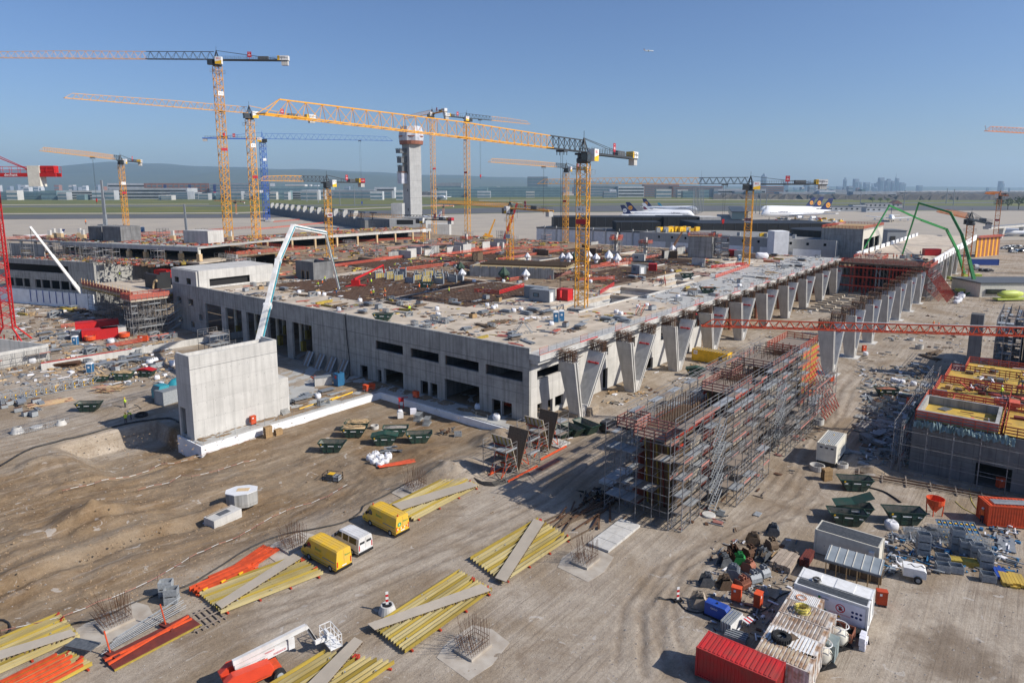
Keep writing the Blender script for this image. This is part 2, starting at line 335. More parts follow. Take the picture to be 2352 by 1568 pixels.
sp=nd('ShaderNodeSeparateXYZ');L.new(AB_,sp.inputs[0]);wob=mth('MULTIPLY',mth('SUBTRACT',big,.5),16.);bb=mth('ADD',sp.outputs[1],wob)
mr=nd('ShaderNodeMapRange');mr.inputs[1].default_value=-3;mr.inputs[2].default_value=2.5;L.new(bb,mr.inputs[0])
mr2=nd('ShaderNodeMapRange');mr2.inputs[1].default_value=46;mr2.inputs[2].default_value=43;L.new(bb,mr2.inputs[0])
zone=mth('MULTIPLY',mr.outputs[0],mr2.outputs[0])
col=mix(zone,grey,sand)
col=mix(mth('MULTIPLY',ramp(trk,[(.40,(0,0,0)),(.70,(1,1,1))]),.55),col,mix(1.,col,(.66,.62,.58),'MULTIPLY'))
col=mix(mth('MULTIPLY',ramp(trk,[(.30,(1,1,1)),(.44,(0,0,0))]),.45),col,(.42,.36,.30))
col=mix(.75,col,ramp(fine,[(.25,(.62,.60,.58)),(.55,(1,1,1)),(.8,(1.12,1.1,1.08))]),'MULTIPLY')
col=mix(.6,col,ramp(pebble,[(.3,(.6,.58,.56)),(.5,(1,1,1)),(.72,(1.2,1.18,1.15))]),'MULTIPLY')
wet=noi(ob_,.16,4,.55,.8);col=mix(mth('MULTIPLY',ramp(wet,[(.60,(0,0,0)),(.72,(1,1,1))]),.5),col,(.17,.115,.07))
vr=nd('ShaderNodeTexVoronoi');vr.inputs['Scale'].default_value=3.2;L.new(ob_,vr.inputs['Vector'])
col=mix(mth('MULTIPLY',ramp(vr.outputs['Distance'],[(.04,(1,1,1)),(.10,(0,0,0))]),.55),col,mix(noi(ob_,1.7,2),(.10,.08,.06),(.62,.58,.52)))
st2=nd('ShaderNodeMapping');st2.inputs['Scale'].default_value=(.025,2.6,1);L.new(AB_,st2.inputs[0]);tk=noi(st2.outputs[0],1.,5,.55,.15)
col=mix(mth('MULTIPLY',ramp(tk,[(.53,(0,0,0)),(.565,(1,1,1)),(.60,(0,0,0))]),ramp(noi(ob_,.12,3),[(.42,(0,0,0)),(.6,(.75,.75,.75))])),col,(.19,.15,.115))
sp2=noi(ob_,.5,3,.5,1.5);col=mix(mth('MULTIPLY',ramp(sp2,[(.67,(0,0,0)),(.70,(1,1,1))]),.5),col,(.52,.49,.45))
dp_=nd('ShaderNodeVectorMath',operation='DISTANCE');dp_.inputs[1].default_value=G(2200,1510);L.new(ob_,dp_.inputs[0]);col=mix(mth('MULTIPLY',ramp(mth('ADD',mth('MULTIPLY',dp_.outputs['Value'],.1),mth('MULTIPLY',mth('SUBTRACT',mid,.5),.9)),[(.22,(1,1,1)),(.5,(0,0,0))]),.6),col,(.15,.11,.075))
at_=nd('ShaderNodeAttribute',attribute_name='rut');col=mix(mth('MULTIPLY',at_.outputs['Fac'],mth('MULTIPLY',ramp(noi(ob_,.9,4),[(.3,(.25,.25,.25)),(.6,(1,1,1))]),.62)),col,(.165,.125,.09))
L.new(col,bs.inputs['Base Color'])
bp=nd('ShaderNodeBump');bp.inputs['Strength'].default_value=.8;bp.inputs['Distance'].default_value=.16
L.new(mth('ADD',mth('MULTIPLY',fine,.7),mth('ADD',mth('MULTIPLY',pebble,.35),mth('MULTIPLY',trk,.8))),bp.inputs['Height']);L.new(bp.outputs[0],bs.inputs['Normal'])
MT['dirt']=gm
me=bpy.data.meshes.new('ground');me.from_pydata(gv,[],gf);me.materials.append(gm);me.polygons.foreach_set('use_smooth',[True]*len(gf));me.update()
me.attributes.new('rut','FLOAT','POINT').data.foreach_set('value',rv)
struct(link('ground',me))
def sheet(name,pts,m,z):
 b=MB();b.add([G(x,y,z)for x,y in pts],[tuple(range(len(pts)))]);return struct(b.ob(name,m))
B_=[(-1500,447),(3900,443)]
sheet('airfield_grass',[(-1400,512),(620,500),(1250,492),(2000,486),(2600,480),(3900,472),(3300,447.5),(1800,447.5),(1100,449),(-1400,459)],'grass',.05)
sheet('runway',[(-1400,482),(3000,463.5),(3000,461.6),(-1400,478.5)],'runway',.1)
sheet('taxiway',[(-1400,476.5),(480,469.5),(480,468.6),(-1400,473)],'apron',.1)
sheet('taxiway',[(-1400,497.5),(560,490),(1200,466),(1200,464.8),(540,488),(-1400,494.5)],'apron',.1)
sheet('taxiway',[(1100,461),(2300,457.6),(3400,460),(3400,458.6),(2300,456.5),(1100,459.8)],'apron',.12)
sheet('taxiway',[(-1400,512),(620,500),(1250,487),(2000,483),(3200,485),(3200,478),(2000,472),(1400,471.5),(1000,480),(560,491.5),(-1400,498.5)],'asphalt',.1)
sheet('apron',[(-1600,560),(200,545),(900,560),(1300,575),(2050,560),(3100,530),(3100,486),(2000,484),(1250,488),(620,501),(-1600,514)],'apron',.14)
sheet('terminal_apron',[(-1500,458.5),(700,456.5),(1100,449.3),(2000,447.8),(3600,447.6),(3600,445.6),(1800,445.2),(1000,446),(600,452),(-1500,454)],'apron',.09)
rr=random.Random(3)
for i in range(16):
 pass
def ridge(name,prof,Y,m,depth,seed=0,rough=1.):
 b=MB();vs=[];n=160;xs=[prof[0][0]+(prof[-1][0]-prof[0][0])*i/n for i in range(n+1)];rows=7
 for j in range(rows+1):
  tt=j/rows
  for x in xs:
   for k in range(len(prof)-1):
    if prof[k][0]<=x<=prof[k+1][0]:
     u=(x-prof[k][0])/(prof[k+1][0]-prof[k][0]);u=u*u*(3-2*u);y=prof[k][1]+(prof[k+1][1]-prof[k][1])*u;break
   top=AY(x,y,Y);h=max(0,top.z);yy=Y-depth*(1-tt)
   hh=h*sst(0,1,tt)*(1+rough*.10*mnoise.noise(V((x*.01,tt*3,seed))))-8*(1-tt)
   vs.append((top.x*(.9+.1*tt),yy,hh))
 m_=n+1
 b.add(vs,[(j*m_+i,j*m_+i+1,(j+1)*m_+i+1,(j+1)*m_+i)for j in range(rows)for i in range(n)])
 return struct(b.ob(name,m,smooth=True))
ridge('hills',[(-900,420),(-300,408),(0,398),(120,386),(260,373),(330,376),(420,378),(560,386),(700,388),(860,396),(1000,403),(1180,408),(1400,418),(1700,428),(1900,434)],15500,'hill',6500,1)
ridge('hills',[(-900,426),(-200,412),(0,404),(180,398),(420,402),(560,392),(620,389),(760,395),(900,404),(1050,410),(1300,421),(1600,431),(1700,434)],12500,'hill',4200,4)
ridge('hills',[(1500,434),(1700,430),(1950,428),(2150,429),(2400,431),(2700,428),(3200,432)],14500,'hill',2500,6)
# ================================================================== the main terminal shell (frame: x along the long lit facade, y along the shaded one)
def bthing(name,label,cat,a=0,b=0,z=0,group=None,rz=0):return thing(name,label,cat,AB(a,b,z),BA+rz,group)
BLD=bthing('terminal_building','long unfinished concrete terminal shell with V shaped pillars along its lit side','building')
DZ=11.9
m=MB()
upper=[(30.9,39.0,6.8,8.6),(21.1,28.7,6.8,8.6),(11.2,19.5,6.8,8.6),(1.4,9.6,6.8,8.6)]
low=[(41.8,44.2,0.02,2.7),(37.5,38.7,0.02,2.6),(31.0,36.7,0.02,3.2),(24.1,26.1,0.02,2.65),(21.6,23.5,0.02,2.65),(11.1,19.7,0.02,4.15),(6.2,8.2,0.02,2.6),(3.7,5.9,0.02,2.6)]
big=[(60.7,68.4,.02,8.75),(70.6,78.2,.02,8.75),(80.4,87.9,.02,8.75),(90.1,97.9,.02,8.75),(100.1,108.3,.02,8.75)]
sq=[(121.7,124.3,7.2,9),(114.8,117.5,7.2,9),(121.6,124.2,1.5,3.1),(115,117.2,1.2,2.8),(110.2,112.2,3.8,5.4)]
m.rects(.5,126.5,-1.6,12.8,upper+low+big+sq,lambda a,b,c,d:m.box(0,a,c,.55,b,d))
m.box(0,0,-1.6,.55,.5,12.8)
m.ob('facade','conc',BLD)
m=MB();m.rects(112.2,126.5,12.8,16.8,[(122.2,124.8,13,14.6),(115.3,117.9,13,14.7)],lambda a,b,c,d:m.box(0.002,a,c,.55,b,d))
m.rects(.55,22.7,12.0,17,[(3.4,15.2,12.55,14.55)],lambda a,b,c,d:m.box(a,111.8,c,b,112.2,d))
m.box(.55,112.2,16.6,22.7,126.5,17.0);m.box(22.3,112.2,12,22.7,126.5,16.6);m.ob('stair_tower','conc_new',BLD)
m=MB();m.box(.6,112.3,16.2,11,126.4,16.4)
for i in range(5):m.cbox((4.6+i*2.3,112.9,13.5),(.09,.09,2.0))
m.ob('steel_prop','girder',BLD)
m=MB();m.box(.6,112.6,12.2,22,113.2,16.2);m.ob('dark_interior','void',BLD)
for(u0,u1,w0,w1)in[(122.2,124.8,13,14.6),(115.3,117.9,13,14.7)]+upper:
 m=MB()
 for p in((u0,u0+.1,w0,w1),(u1-.1,u1,w0,w1),(u0+.1,u1-.1,w1-.1,w1)):m.box(.25,p[0],p[2],.4,p[1],p[3])
 m.ob('window_frame','wood_dark',BLD)
m=MB()
for z_ in(4.75,9.35):
 m.rects(.6,60,z_,z_+.05,[],lambda a,b,c,d:m.box(-.03,a,c,0,b,d))
m.ob('pour_ledge','conc_dark',BLD)
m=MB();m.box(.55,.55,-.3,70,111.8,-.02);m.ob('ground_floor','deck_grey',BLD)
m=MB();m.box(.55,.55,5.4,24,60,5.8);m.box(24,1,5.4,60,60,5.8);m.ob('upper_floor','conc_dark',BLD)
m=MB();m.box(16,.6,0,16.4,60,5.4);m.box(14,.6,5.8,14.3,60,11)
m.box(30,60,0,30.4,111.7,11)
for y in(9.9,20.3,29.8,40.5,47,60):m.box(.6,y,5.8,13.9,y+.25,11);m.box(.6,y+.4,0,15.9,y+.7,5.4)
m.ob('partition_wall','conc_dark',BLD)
for i,y in enumerate((65,74,84,94,104)):
 for x in(6,14,22):
  m=MB();m.tube((x,y,-.02),(x,y,11),.45,.45,10);m.ob('inner_column','cream',BLD)
  m=MB();m.cbox((x,y-.8,1.2),(1.0,1.0,2.4));m.ob('column_wrap','girder',BLD)
m=MB()
rw=[(2.2,9.1,6.9,8.5),(23.6,25.4,6.8,8.45),(23.6,25.4,.02,4.2),(2.3,3.7,.02,2.65),(5.4,6.8,.02,2.6),(7.5,10.1,.7,2.65),(39.8,44.6,.1,2.5),(61,63.6,.02,3.3),(48,53,5.4,9.6),(55.5,60.4,5.4,9.6),(62.4,70,5.4,9.6),(33.5,36.2,6.4,8.6)]
m.rects(.55,70.5,-1.0,10.2,rw,lambda a,b,c,d:m.box(a,0,c,b,.5,d));m.ob('side_wall','conc_new',BLD)
m=MB();m.box(7.5,.1,.7,7.7,.4,2.65);m.box(42,.2,.1,42.1,.3,2.5);m.ob('window_post','steel',BLD)
for k in range(18):
 a=74+k*7
 m=MB();m.tube((a,2.2,-.1),(a,2.2,10.9),.5,.5,10);m.ob('round_column','cream' if k%3 else 'rust_brown',BLD)
m=MB()
for k in range(44):
 a=72+k*2.8
 for y in(3.5,5.5):m.bar((a,y,0),(a,y,10.9),.12)
 for z in range(0,11,2):m.bar((a,3.5,z),(a+2.8,3.5,z+(2 if k%2 else 0)),.07)
struct(m.ob('falsework','dsteel',BLD),'stuff')
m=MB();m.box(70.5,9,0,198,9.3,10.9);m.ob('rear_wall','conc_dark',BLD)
HOLES=[(36.5,62.5,14.2,21.5),(66,76.5,13.6,26.5),(100,112,19,27),(143,160,19.5,25.5),(84,98,15,20),(100,112,62,78),(116,130,84,98),(122,134,42,56),(160,172,60,74)]
m=MB();m.rects(.55,198,.55,111.8,HOLES,lambda a,b,c,d:m.box(a,c,11.0,b,d,DZ));m.ob('roof_deck','deck',BLD)
m=MB();m.rects(60,198,.56,14,[],lambda a,b,c,d:m.box(a,c,DZ,b,d,DZ+.015));m.rects(112.1,150,14,19,[],lambda a,b,c,d:m.box(a,c,DZ,b,d,DZ+.015));m.ob('screed','deck_grey',BLD)
m=MB();m.rects(64,142,28,111.7,HOLES,lambda a,b,c,d:m.box(a,c,DZ+.001,b,d,DZ+.012));m.rects(142,196,40,111.7,HOLES,lambda a,b,c,d:m.box(a,c,DZ+.001,b,d,DZ+.012));m.ob('timber_decking','deck_brown',BLD)
for(a0,a1,b0,b1)in HOLES:
 m=MB();m.box(a0,b0,5,a0+.3,b1,10.99);m.box(a1-.3,b0,5,a1,b1,10.99);m.box(a0+.3,b1-.3,5,a1-.3,b1,10.99);m.box(a0+.3,b0,5,a1-.3,b0+.3,10.99);m.box(a0,b0,4.7,a1,b1,4.98)
 m.ob('shaft_wall','conc_new',BLD)
for(a0,a1,b0,b1)in HOLES:
 for y0,y1 in((b0-.35,b0-.02),(b1+.02,b1+.35)):m=MB();m.box(a0-.35,y0,DZ+.02,a1+.35,y1,DZ+.35);m.ob('shaft_kerb','conc_new',BLD)
m=MB();m.box(.0,-2.2,10.9,198,.55,11.9);m.box(.3,-1.6,10.2,198,0,10.9);m.ob('slab_edge','conc_new',BLD)
for k in range(33):m=MB();m.box(.3+k*6,-2.05,11.9,6.1+k*6,-1.9,12.02);m.ob('toe_board',('railpink','galv','redp','wood_grey')[k*7%4],BLD)
for k in range(80):
 a=.5+k*2.45
 m=MB();m.bar((a,-1.75,11.9),(a,-1.75,13.05),.06)
 for z in(12.3,12.65,13.0):m.bar((a,-1.75,z),(a+2.4,-1.75,z),.035)
 for j in range(1,8):m.bar((a+j*.3,-1.75,12.3),(a+j*.3,-1.75,13.0),.014)
 m.ob('guard_rail','galv' if k%5 else 'railred',BLD)
def pillar_mesh():
 m=MB()
 def leg(a0,a1,t0,t1,zt):
  0
  for(y0,y1,y2,y3,f)in((-.95,.8,-1.05,1.9,1),(-1.22,-.95,-1.34,-1.05,.30),):
   if f==1:
    B=[(a0-t0/2,y0,-.3),(a0+t0/2,y0,-.3),(a0+t0/2,y1,-.3),(a0-t0/2,y1,-.3)];T=[(a1-t1/2,y2,zt),(a1+t1/2,y2,zt),(a1+t1/2,y3,zt),(a1-t1/2,y3,zt)]
    m.loft([B,T])
   else:
    for s in(-1,1):
     c0=a0+s*t0*.34;c1=a1+s*t1*.34;w0=t0*.30;w1=t1*.30
     B=[(c0-w0/2,y0,-.3),(c0+w0/2,y0,-.3),(c0+w0/2,y1,-.3),(c0-w0/2,y1,-.3)];T=[(c1-w1/2,y2,zt),(c1+w1/2,y2,zt),(c1+w1/2,y3,zt),(c1-w1/2,y3,zt)]
     m.loft([B,T])
 leg(.7,-1.5,.95,1.15,10.1);leg(1.5,8.0,.95,1.2,10.1)
 m.loft([[(.0,-1.1,-.3),(2.2,-1.1,-.3),(2.2,.78,-.3),(.0,.78,-.3)],[(.15,-1.12,1.9),(2.9,-1.12,1.9),(2.9,.95,1.9),(.15,.95,1.9)]])
 return m
PM=pillar_mesh().mesh('pillar_body','conc_new')
def rebar_mesh():
 m=MB();rr=random.Random(5)
 for c in(-1.5,8.0):
  for i in range(6):
   for j in range(9):
    x=c-.55+i*.22;y=-1.0+j*.34;h=11.6+rr.random()*.5;lean=(c-1)*.06
    if 0<i<5 and 0<j<8 and rr.random()<.72:continue
    m.bar((x,y,10.05),(x+lean*1.2,y,h),.055)
  for z in(10.5,11.0,11.5,11.9):
   for x in(c-.6,c+.6):m.bar((x+.1,-1.15,z),(x+.1,1.9,z),.055)
   for y in(-1.0,.4,1.8):m.bar((c-.6,y,z),(c+.7,y,z),.07)
  for j in range(9):m.bar((c-1.0-rr.random()*.5,-1.05+j*.34,11.85+rr.random()*.3),(c+1.2+rr.random()*.9,-1.05+j*.34,11.8+rr.random()*.35),.06)
  for j in range(5):m.bar((c+.4,-1.3+j*.6,10.9+j*.1),(c+2.2,-1.2+j*.6,11.0+j*.1),.06)
 return m
RM=rebar_mesh().mesh('rebar_cage','rust');FM=MB();FM.box(-1.2,-2.2,-.35,3.2,2.2,.03);FM=FM.mesh('footing','conc_new')
KM=MB();KM.box(6.15,-.9,8.3,6.4,1.3,8.5);KM.box(6.1,-.6,8.25,6.14,-.3,8.65);KM.box(6.1,.7,8.25,6.14,1.0,8.65);KM=KM.mesh('lifting_clamp','redp')
def pillar(a,b,label,group,clamp=True):
 t=bthing('v_pillar',label,'pillar',a,b,0,group)
 link('pillar_body',PM,t);link('rebar_cage',RM,t)
 if b<-20:link('footing',FM,t)
 if clamp:link('lifting_clamp',KM,t)
for k in range(10):pillar(7+19.05*k,-4.3,'pale V shaped concrete pillar with rusty rebar tops along the terminal wall','V pillars beside the terminal wall')
for k in range(3,11):pillar(5.5+19.1*k,-31,'pale V shaped concrete pillar standing free across the dirt lane','V pillars of the outer row')
for k in(11.4,12.4,13.4,14.4):pillar(6+19.1*k,-31.2,'V shaped pillar carrying the finished pale deck beside the red scaffold','V pillars under the far deck',False)
LG=bthing('basement_ledge','grey concrete ledge with white insulated edge in front of the shaded facade','ledge')
m=MB();m.box(-4.0,1,-.4,-.02,33.2,.0);m.box(-39.2,33.2,-.4,-.02,35.98,-.0);m.box(-23.3,35.98,-.4,-.02,60,-.0);m.ob('ledge_slab','deck_grey',LG)
m=MB();m.box(-4.33,.8,-2.8,-4.02,32.85,-.12);m.box(-39.5,32.86,-3.6,-4.02,33.18,-.12);m.box(-39.5,33.18,-4,-39.22,40.6,-.12);m.ob('insulation','insul',LG)
m=MB()
for k in range(14):m.bar((-38.8+k*2.6,33.5,0),(-38.8+k*2.6,33.5,1.15),.04)
for k in range(11):m.bar((-3.7,32-k*2.6,0),(-3.7,32-k*2.6,1.15),.04)
for z in(.6,1.1):m.bar((-38.8,33.5,z),(-5,33.5,z),.02);m.bar((-3.7,32,z),(-3.7,6,z),.02)
m.ob('ledge_railing','steel',LG)
SB=bthing('stair_block','tall pale bare concrete stair block with open top, standing before the shaded facade','building',-38.9,36,0)
m=MB();L_,D_,T_=15.0,4.7,13.4
m.box(0,0,-3.9,L_,.35,T_-.02);m.box(0,D_-.35,-3.9,L_,D_,T_-.5);m.box(L_-.35,.35,-3.9,L_,D_-.35,T_)
m.rects(.35,D_-.35,-3.9,T_-.01,[(2.4,4.2,.1,4.6)],lambda a,b,c,d:m.box(0,a,c,.35,b,d))
m.ob('shell','conc_new',SB)
m=MB();m.box(.35,.35,T_-1.5,L_-.35,D_-.35,T_-1.2);m.ob('top_slab','conc_new',SB)
m=MB();m.box(-.04,-.04,T_-2.15,L_+.04,-.002,T_-2.1);m.ob('pour_joint','conc_dark',SB)
m=MB();m.box(L_+.02,.2,-.2,L_+1.6,.5,6.4);m.box(L_+1.62,.2,-.2,L_+2.0,3.4,6.3);m.box(L_+.02,.5,6.0,L_+1.6,3.4,6.3)
m.ob('annex_wall','conc_new',SB)
for i in range(14):
 m=MB();m.box(L_+.05,3.2-i*.28-.28,-.1,L_+1.58,3.2-i*.28,2.9-i*.2);m.ob('step','conc',SB)
m=MB()
for i in range(11):
 for j in range(5):
  x=.8+i*1.45;z=.5+j*2.5;m.box(x,-.006,z,x+.09,-.001,z+.09)
m.ob('tie_plug','conc_dark',SB)
# ================================================================== tower cranes
def truss_mast(m,w,z0,z1,rz=0,ch=.2,br=.1,ph=None):
 c=[(w/2*sx*cos(rz)-w/2*sy*sin(rz),w/2*sx*sin(rz)+w/2*sy*cos(rz))for sx,sy in((-1,-1),(1,-1),(1,1),(-1,1))]
 n=max(1,round((z1-z0)/(ph or w*.62)));h=(z1-z0)/n
 for x,y in c:m.bar((x,y,z0),(x,y,z1),ch)
 for f in range(4):
  p,r=c[f],c[(f+1)%4]
  for i in range(n):
   a,b=(p,r)if(i+f)%2 else(r,p)
   m.bar((*a,z0+i*h),(*b,z0+(i+1)*h),br)
   if i%2==0:m.bar((*p,z0+i*h),(*r,z0+i*h),br)
def truss_jib(m,x0,x1,h0,h1,w,ch=.18,br=.09,ph=None,tip=True,z=0):
 0
 n=max(2,round((x1-x0)/(ph or h0*1.15)));d=(x1-x0)/n
 hh=lambda x:h0+(h1-h0)*(x-x0)/(x1-x0)
 for s in(-1,1):m.bar((x0,s*w/2,z),(x1,s*w/2,z),ch)
 xe=x1-d if tip else x1
 m.bar((x0,0,z+hh(x0)),(xe,0,z+hh(xe)),ch*1.15)
 for i in range(n):
  a=x0+i*d
  for s in(-1,1):
   if a+d/2<=xe:m.bar((a,s*w/2,z),(a+d/2,0,z+hh(a+d/2)),br);m.bar((a+d/2,0,z+hh(a+d/2)),(a+d,s*w/2,z),br)
   else:m.bar((xe,0,z+hh(xe)),(x1,s*w/2,z),br*1.3)
  m.bar((a,-w/2,z),(a,w/2,z),br*.8)
  m.bar((a,-w/2 if i%2 else w/2,z),(a+d,w/2 if i%2 else-w/2,z),br*.7)
 m.bar((x1,-w/2,z),(x1,w/2,z),ch)
def crane(label,base,top,tip,back,w=2.3,jh=2.2,jw=1.6,mast_c='yellow',jib_c='yellow',root_c='dkgrey',root=18.,cj_c='dkgrey',num=None,sign='BKL',wsign='www.bkl.de',z0=12,sizez=None,trolley=None,hook=12,hookm='redp',mrot=0.,dz=None,board=True,red=.55,ztop=None,loc=None,ends=None,band=True,cat='crane',ty=None):
 0
 B=loc if loc is not None else G(*base,z0)
 if ztop is None:
  d=ray(*top);d2=d*(math.hypot(B.x,B.y)/math.hypot(d.x,d.y));ztop=CH+d2.z
 ht=ztop-B.z
 if ends:az,Lj,Lc=ends
 else:
  T=G(*tip,ztop+jh*.3)if ty is None else AY(*tip,B.y*ty);v=T-B;az=math.atan2(v.y,v.x);Lj=math.hypot(v.x,v.y)
  tb_=(back[0]-1176)/FOC;ca_,sa_=-cos(az),-sin(az);dd=CP;k0=B.y*CP-(ztop-CH)*SP;Lc=(tb_*k0-B.x)/(ca_-tb_*sa_*CP)
 Lj=max(12,min(Lj,92));Lc=max(9,min(Lc,34))
 t=thing('tower_crane',label,cat,B,az)
 side=-1 if(V((sin(az),-cos(az)))).dot(V((-B.x,-B.y)))>0 else 1
 fy=V((0,side,0));rx=V((1,0,0))*(1 if side<0 else-1)
 mr=BA-az+mrot
 m=MB();truss_mast(m,w,-1,ht-2.2,mr,w*.085,w*.042);m.ob('mast',mast_c,t)
 m=MB();m.lathe([(w*.62,ht-2.2),(w*.7,ht-1.9),(w*.7,ht-1.2),(w*.6,ht-1.0),(w*.6,ht-.4)],12);m.ob('slewing_ring','dkgrey',t)
 m=MB();m.box(-1.9,-1.2,ht-.45,2.2,1.2,ht+.0);m.ob('slewing_platform','dkgrey',t)
 m=MB()
 for sx,sy in((-1,-1),(1,-1),(1,1),(-1,1)):m.bar((sx*.8,sy*.8,ht),(0,0,ht+jh+.9),.2)
 m.bar((0,0,ht+jh+.9),(0,0,ht+jh+2.4),.08);m.bar((-.9,-.8,ht+1),(.9,-.8,ht+1),.12);m.bar((-.9,.8,ht+1),(.9,.8,ht+1),.12);m.ob('tower_head','dkgrey' if cj_c!='blue' else 'blue',t)
 rl=min(root,Lj*.4)
 if root>0:
  m=MB();truss_jib(m,.8,rl,jh*1.05,jh,jw,.2,.1,None,False,ht+.25);m.ob('jib_root',root_c,t)
 else:rl=.8
 m=MB();mid=rl+(Lj-rl)*.45
 truss_jib(m,rl,mid,jh,jh,jw,.14,.065,None,False,ht+.25);truss_jib(m,mid,Lj,jh,jh*.72,jw*.95,.12,.055,jh*1.05,True,ht+.25);m.ob('jib',jib_c,t)
 m=MB()
 for s in(-1,1):m.bar((-1,s*.8,ht+.1),(-Lc,s*.8,ht+.1),.25,.5)
 for i in range(int(Lc/2)):m.bar((-1-i*2,-.8,ht+.2),(-1-i*2,.8,ht+.2),.12)
 m.box(-Lc,-.75,ht+.3,-1,.75,ht+.36);m.ob('counter_jib',cj_c,t)
 if cj_c=='yellow':text('LIEBHERR',.55,'text_k',t,V((-Lc*.45,0,ht+.1))+fy*.93,rx,fy)
 m=MB()
 for s in(-1,1):
  for z in(.9,1.4):m.bar((-2.2,s*1.0,ht+z),(-Lc+1,s*1.0,ht+z),.05)
  for i in range(int((Lc-3)/1.6)+1):m.bar((-2.2-i*1.6,s*1.0,ht+.3),(-2.2-i*1.6,s*1.0,ht+1.4),.05)
 m.ob('railing','dsteel',t)
 m=MB()
 for s in(-1,1):m.bar((0,s*.2,ht+jh+.8),(-Lc*.42,s*.5,ht+jh*.75),.1);m.bar((-Lc*.42,s*.5,ht+jh*.75),(-Lc*.9,s*.7,ht+.4),.1);m.bar((-Lc*.42,s*.5,ht+jh*.75),(-Lc*.42,s*.7,ht+.3),.08)
 m.ob('tie_bar',cj_c,t)
 m=MB();m.box(-Lc*.72,-.7,ht+.36,-Lc*.58,.7,ht+1.5);m.ob('hoist_winch','dsteel',t)
 cw=MB()
 for i in range(4):cw.box(-Lc+.15+i*.62,-.75,ht-1.7,-Lc+.15+i*.62+.55,.75,ht-.02)
 cw.ob('counterweight','conc_new',t)
 if wsign:
  sc=1.0 if jh>1.8 else .8
  mt_=('white','sign_yel')if 'bkl' in wsign else('sign_red','sign_yel')
  m=MB();m.box(-Lc-.1,-.95,ht+.1,-Lc+3.1*sc,.95,ht+1.75*sc);m.mi=1;m.box(-Lc+3.1*sc,-.95,ht+.1,-Lc+4.0*sc,.95,ht+1.75*sc);p=m.ob('weight_cladding',mt_,t)
  text(wsign,.62*sc,'text_k' if 'bkl' in wsign else 'text_w',p,V((-Lc+1.5*sc,0,ht+.95*sc))+fy*.96,rx,fy)
 m=MB();cs=side
 m.box(.9,cs*1.3-.75 if cs>0 else-2.05,ht-1.9,2.9,cs*1.3+.75 if cs>0 else-.55,ht+.1);c=m.ob('cab','dkgrey',t)
 m=MB();y0=cs*2.07;m.box(1.2,min(y0,y0+cs*.02),ht-1.5,2.7,max(y0,y0+cs*.02),ht-.4);m.box(2.91,cs*1.3-.6,ht-1.6,2.93,cs*1.3+.6,ht-.2);m.ob('cab_glass','glass',c)
 if sign:
  m=MB();m.box(-2.6,min(cs*1.0,cs*2.5),ht-1.7,-.2,max(cs*1.0,cs*2.5),ht+.9);b_=m.ob('name_box','white',t)
  m=MB();yy=cs*2.51
  m.add([(-2.6,yy,ht-1.7),(-.2,yy,ht-1.7),(-.2,yy,ht-.85),(-2.6,yy,ht-.35)],[(0,1,2,3)]);m.ob('name_stripe','sign_yel',b_)
  text(sign,.95,'text_r' if sign=='BKL' else 'text_k',b_,V((-1.4,0,ht+.25))+fy*2.5,rx,fy)
 if board:
  m=MB();x_=-Lc*.47;m.box(x_-.75,side*1.1-.03,ht+1.0,x_+.75,side*1.1+.03,ht+3.0);m.bar((x_,side*1.1,ht+.2),(x_,side*1.1,ht+1),.1);b_=m.ob('logo_board','sign_red',t)
  text('db',.95,'text_w',b_,V((x_,0,ht+1.85))+fy*1.13,rx,fy);text('dechant',.28,'text_w',b_,V((x_,0,ht+2.7))+fy*1.13,rx,fy)
 m=MB();zz=ht-4.6;s=w*.85
 m.box(-s,-s,zz,s,-s+.35,zz+.06);m.box(-s,s-.35,zz,s,s,zz+.06)
 for sx in(-s,0,s):
  for sy in(-s,s):m.bar((sx,sy,zz),(sx,sy,zz+1.1),.05)
 for sy in(-s,s):
  for z in(.55,1.1):m.bar((-s,sy,zz+z),(s,sy,zz+z),.05)
 for sx in(-s,s):m.bar((sx,-s,zz+1.1),(sx,s,zz+1.1),.05)
 m.ob('service_platform','galv',t)
 for i in range(int(ht/12)):
  m=MB();zz=6+i*12;m.cbox((0,0,zz),(w*.8,w*.5,.06),mr);m.ob('landing','galv',t)
 def plate(zz,pw,ph,mt_,s=None,tc='text_k'):
  a=math.atan2(-B.y,-B.x)-az;best=min((mr+k*pi/2 for k in range(4)),key=lambda x:abs((x-a+pi)%(2*pi)-pi));n=V((cos(best),sin(best),0));x=V((-n.y,n.x,0))
  m=MB();m.para(n*(w/2+.12)-x*pw/2+V((0,0,zz)),x*pw,n*.05,(0,0,ph));b_=m.ob('number_board' if s is not None else 'marker_band',mt_,t)
  if s:text(s,ph*.62,tc,b_,n*(w/2+.17)+V((0,0,zz+ph/2)),x,n)
 if num is not None:plate(ht-13 if ht>25 else ht*.45,2.2,1.5,'white',num)
 if band and ht>28:plate(ht*red,w*1.0,1.1,'sign_red')
 if trolley:
  x=Lj*trolley;m=MB();m.box(x-.9,-.9,ht-.25,x+.9,.9,ht+.1)
  for sx in(-.7,.7):
   for sy in(-.8,.8):m.bar((x+sx,sy,ht-.9),(x+sx,sy,ht+.2),.12)
  m.ob('trolley','dkgrey',t)
  m=MB()
  for sx in(-.45,.45):m.bar((x+sx,0,ht-.3),(x+sx*.5,0,ht-hook),.05)
  m.ob('hoist_rope','black',t)
  m=MB();m.prism([(x-.45,-.2,ht-hook),(x+.45,-.2,ht-hook),(x+.35,-.2,ht-hook-1.3),(x,-.2,ht-hook-1.7),(x-.35,-.2,ht-hook-1.3)],(0,.4,0));h_=m.ob('hook_block',hookm,t)
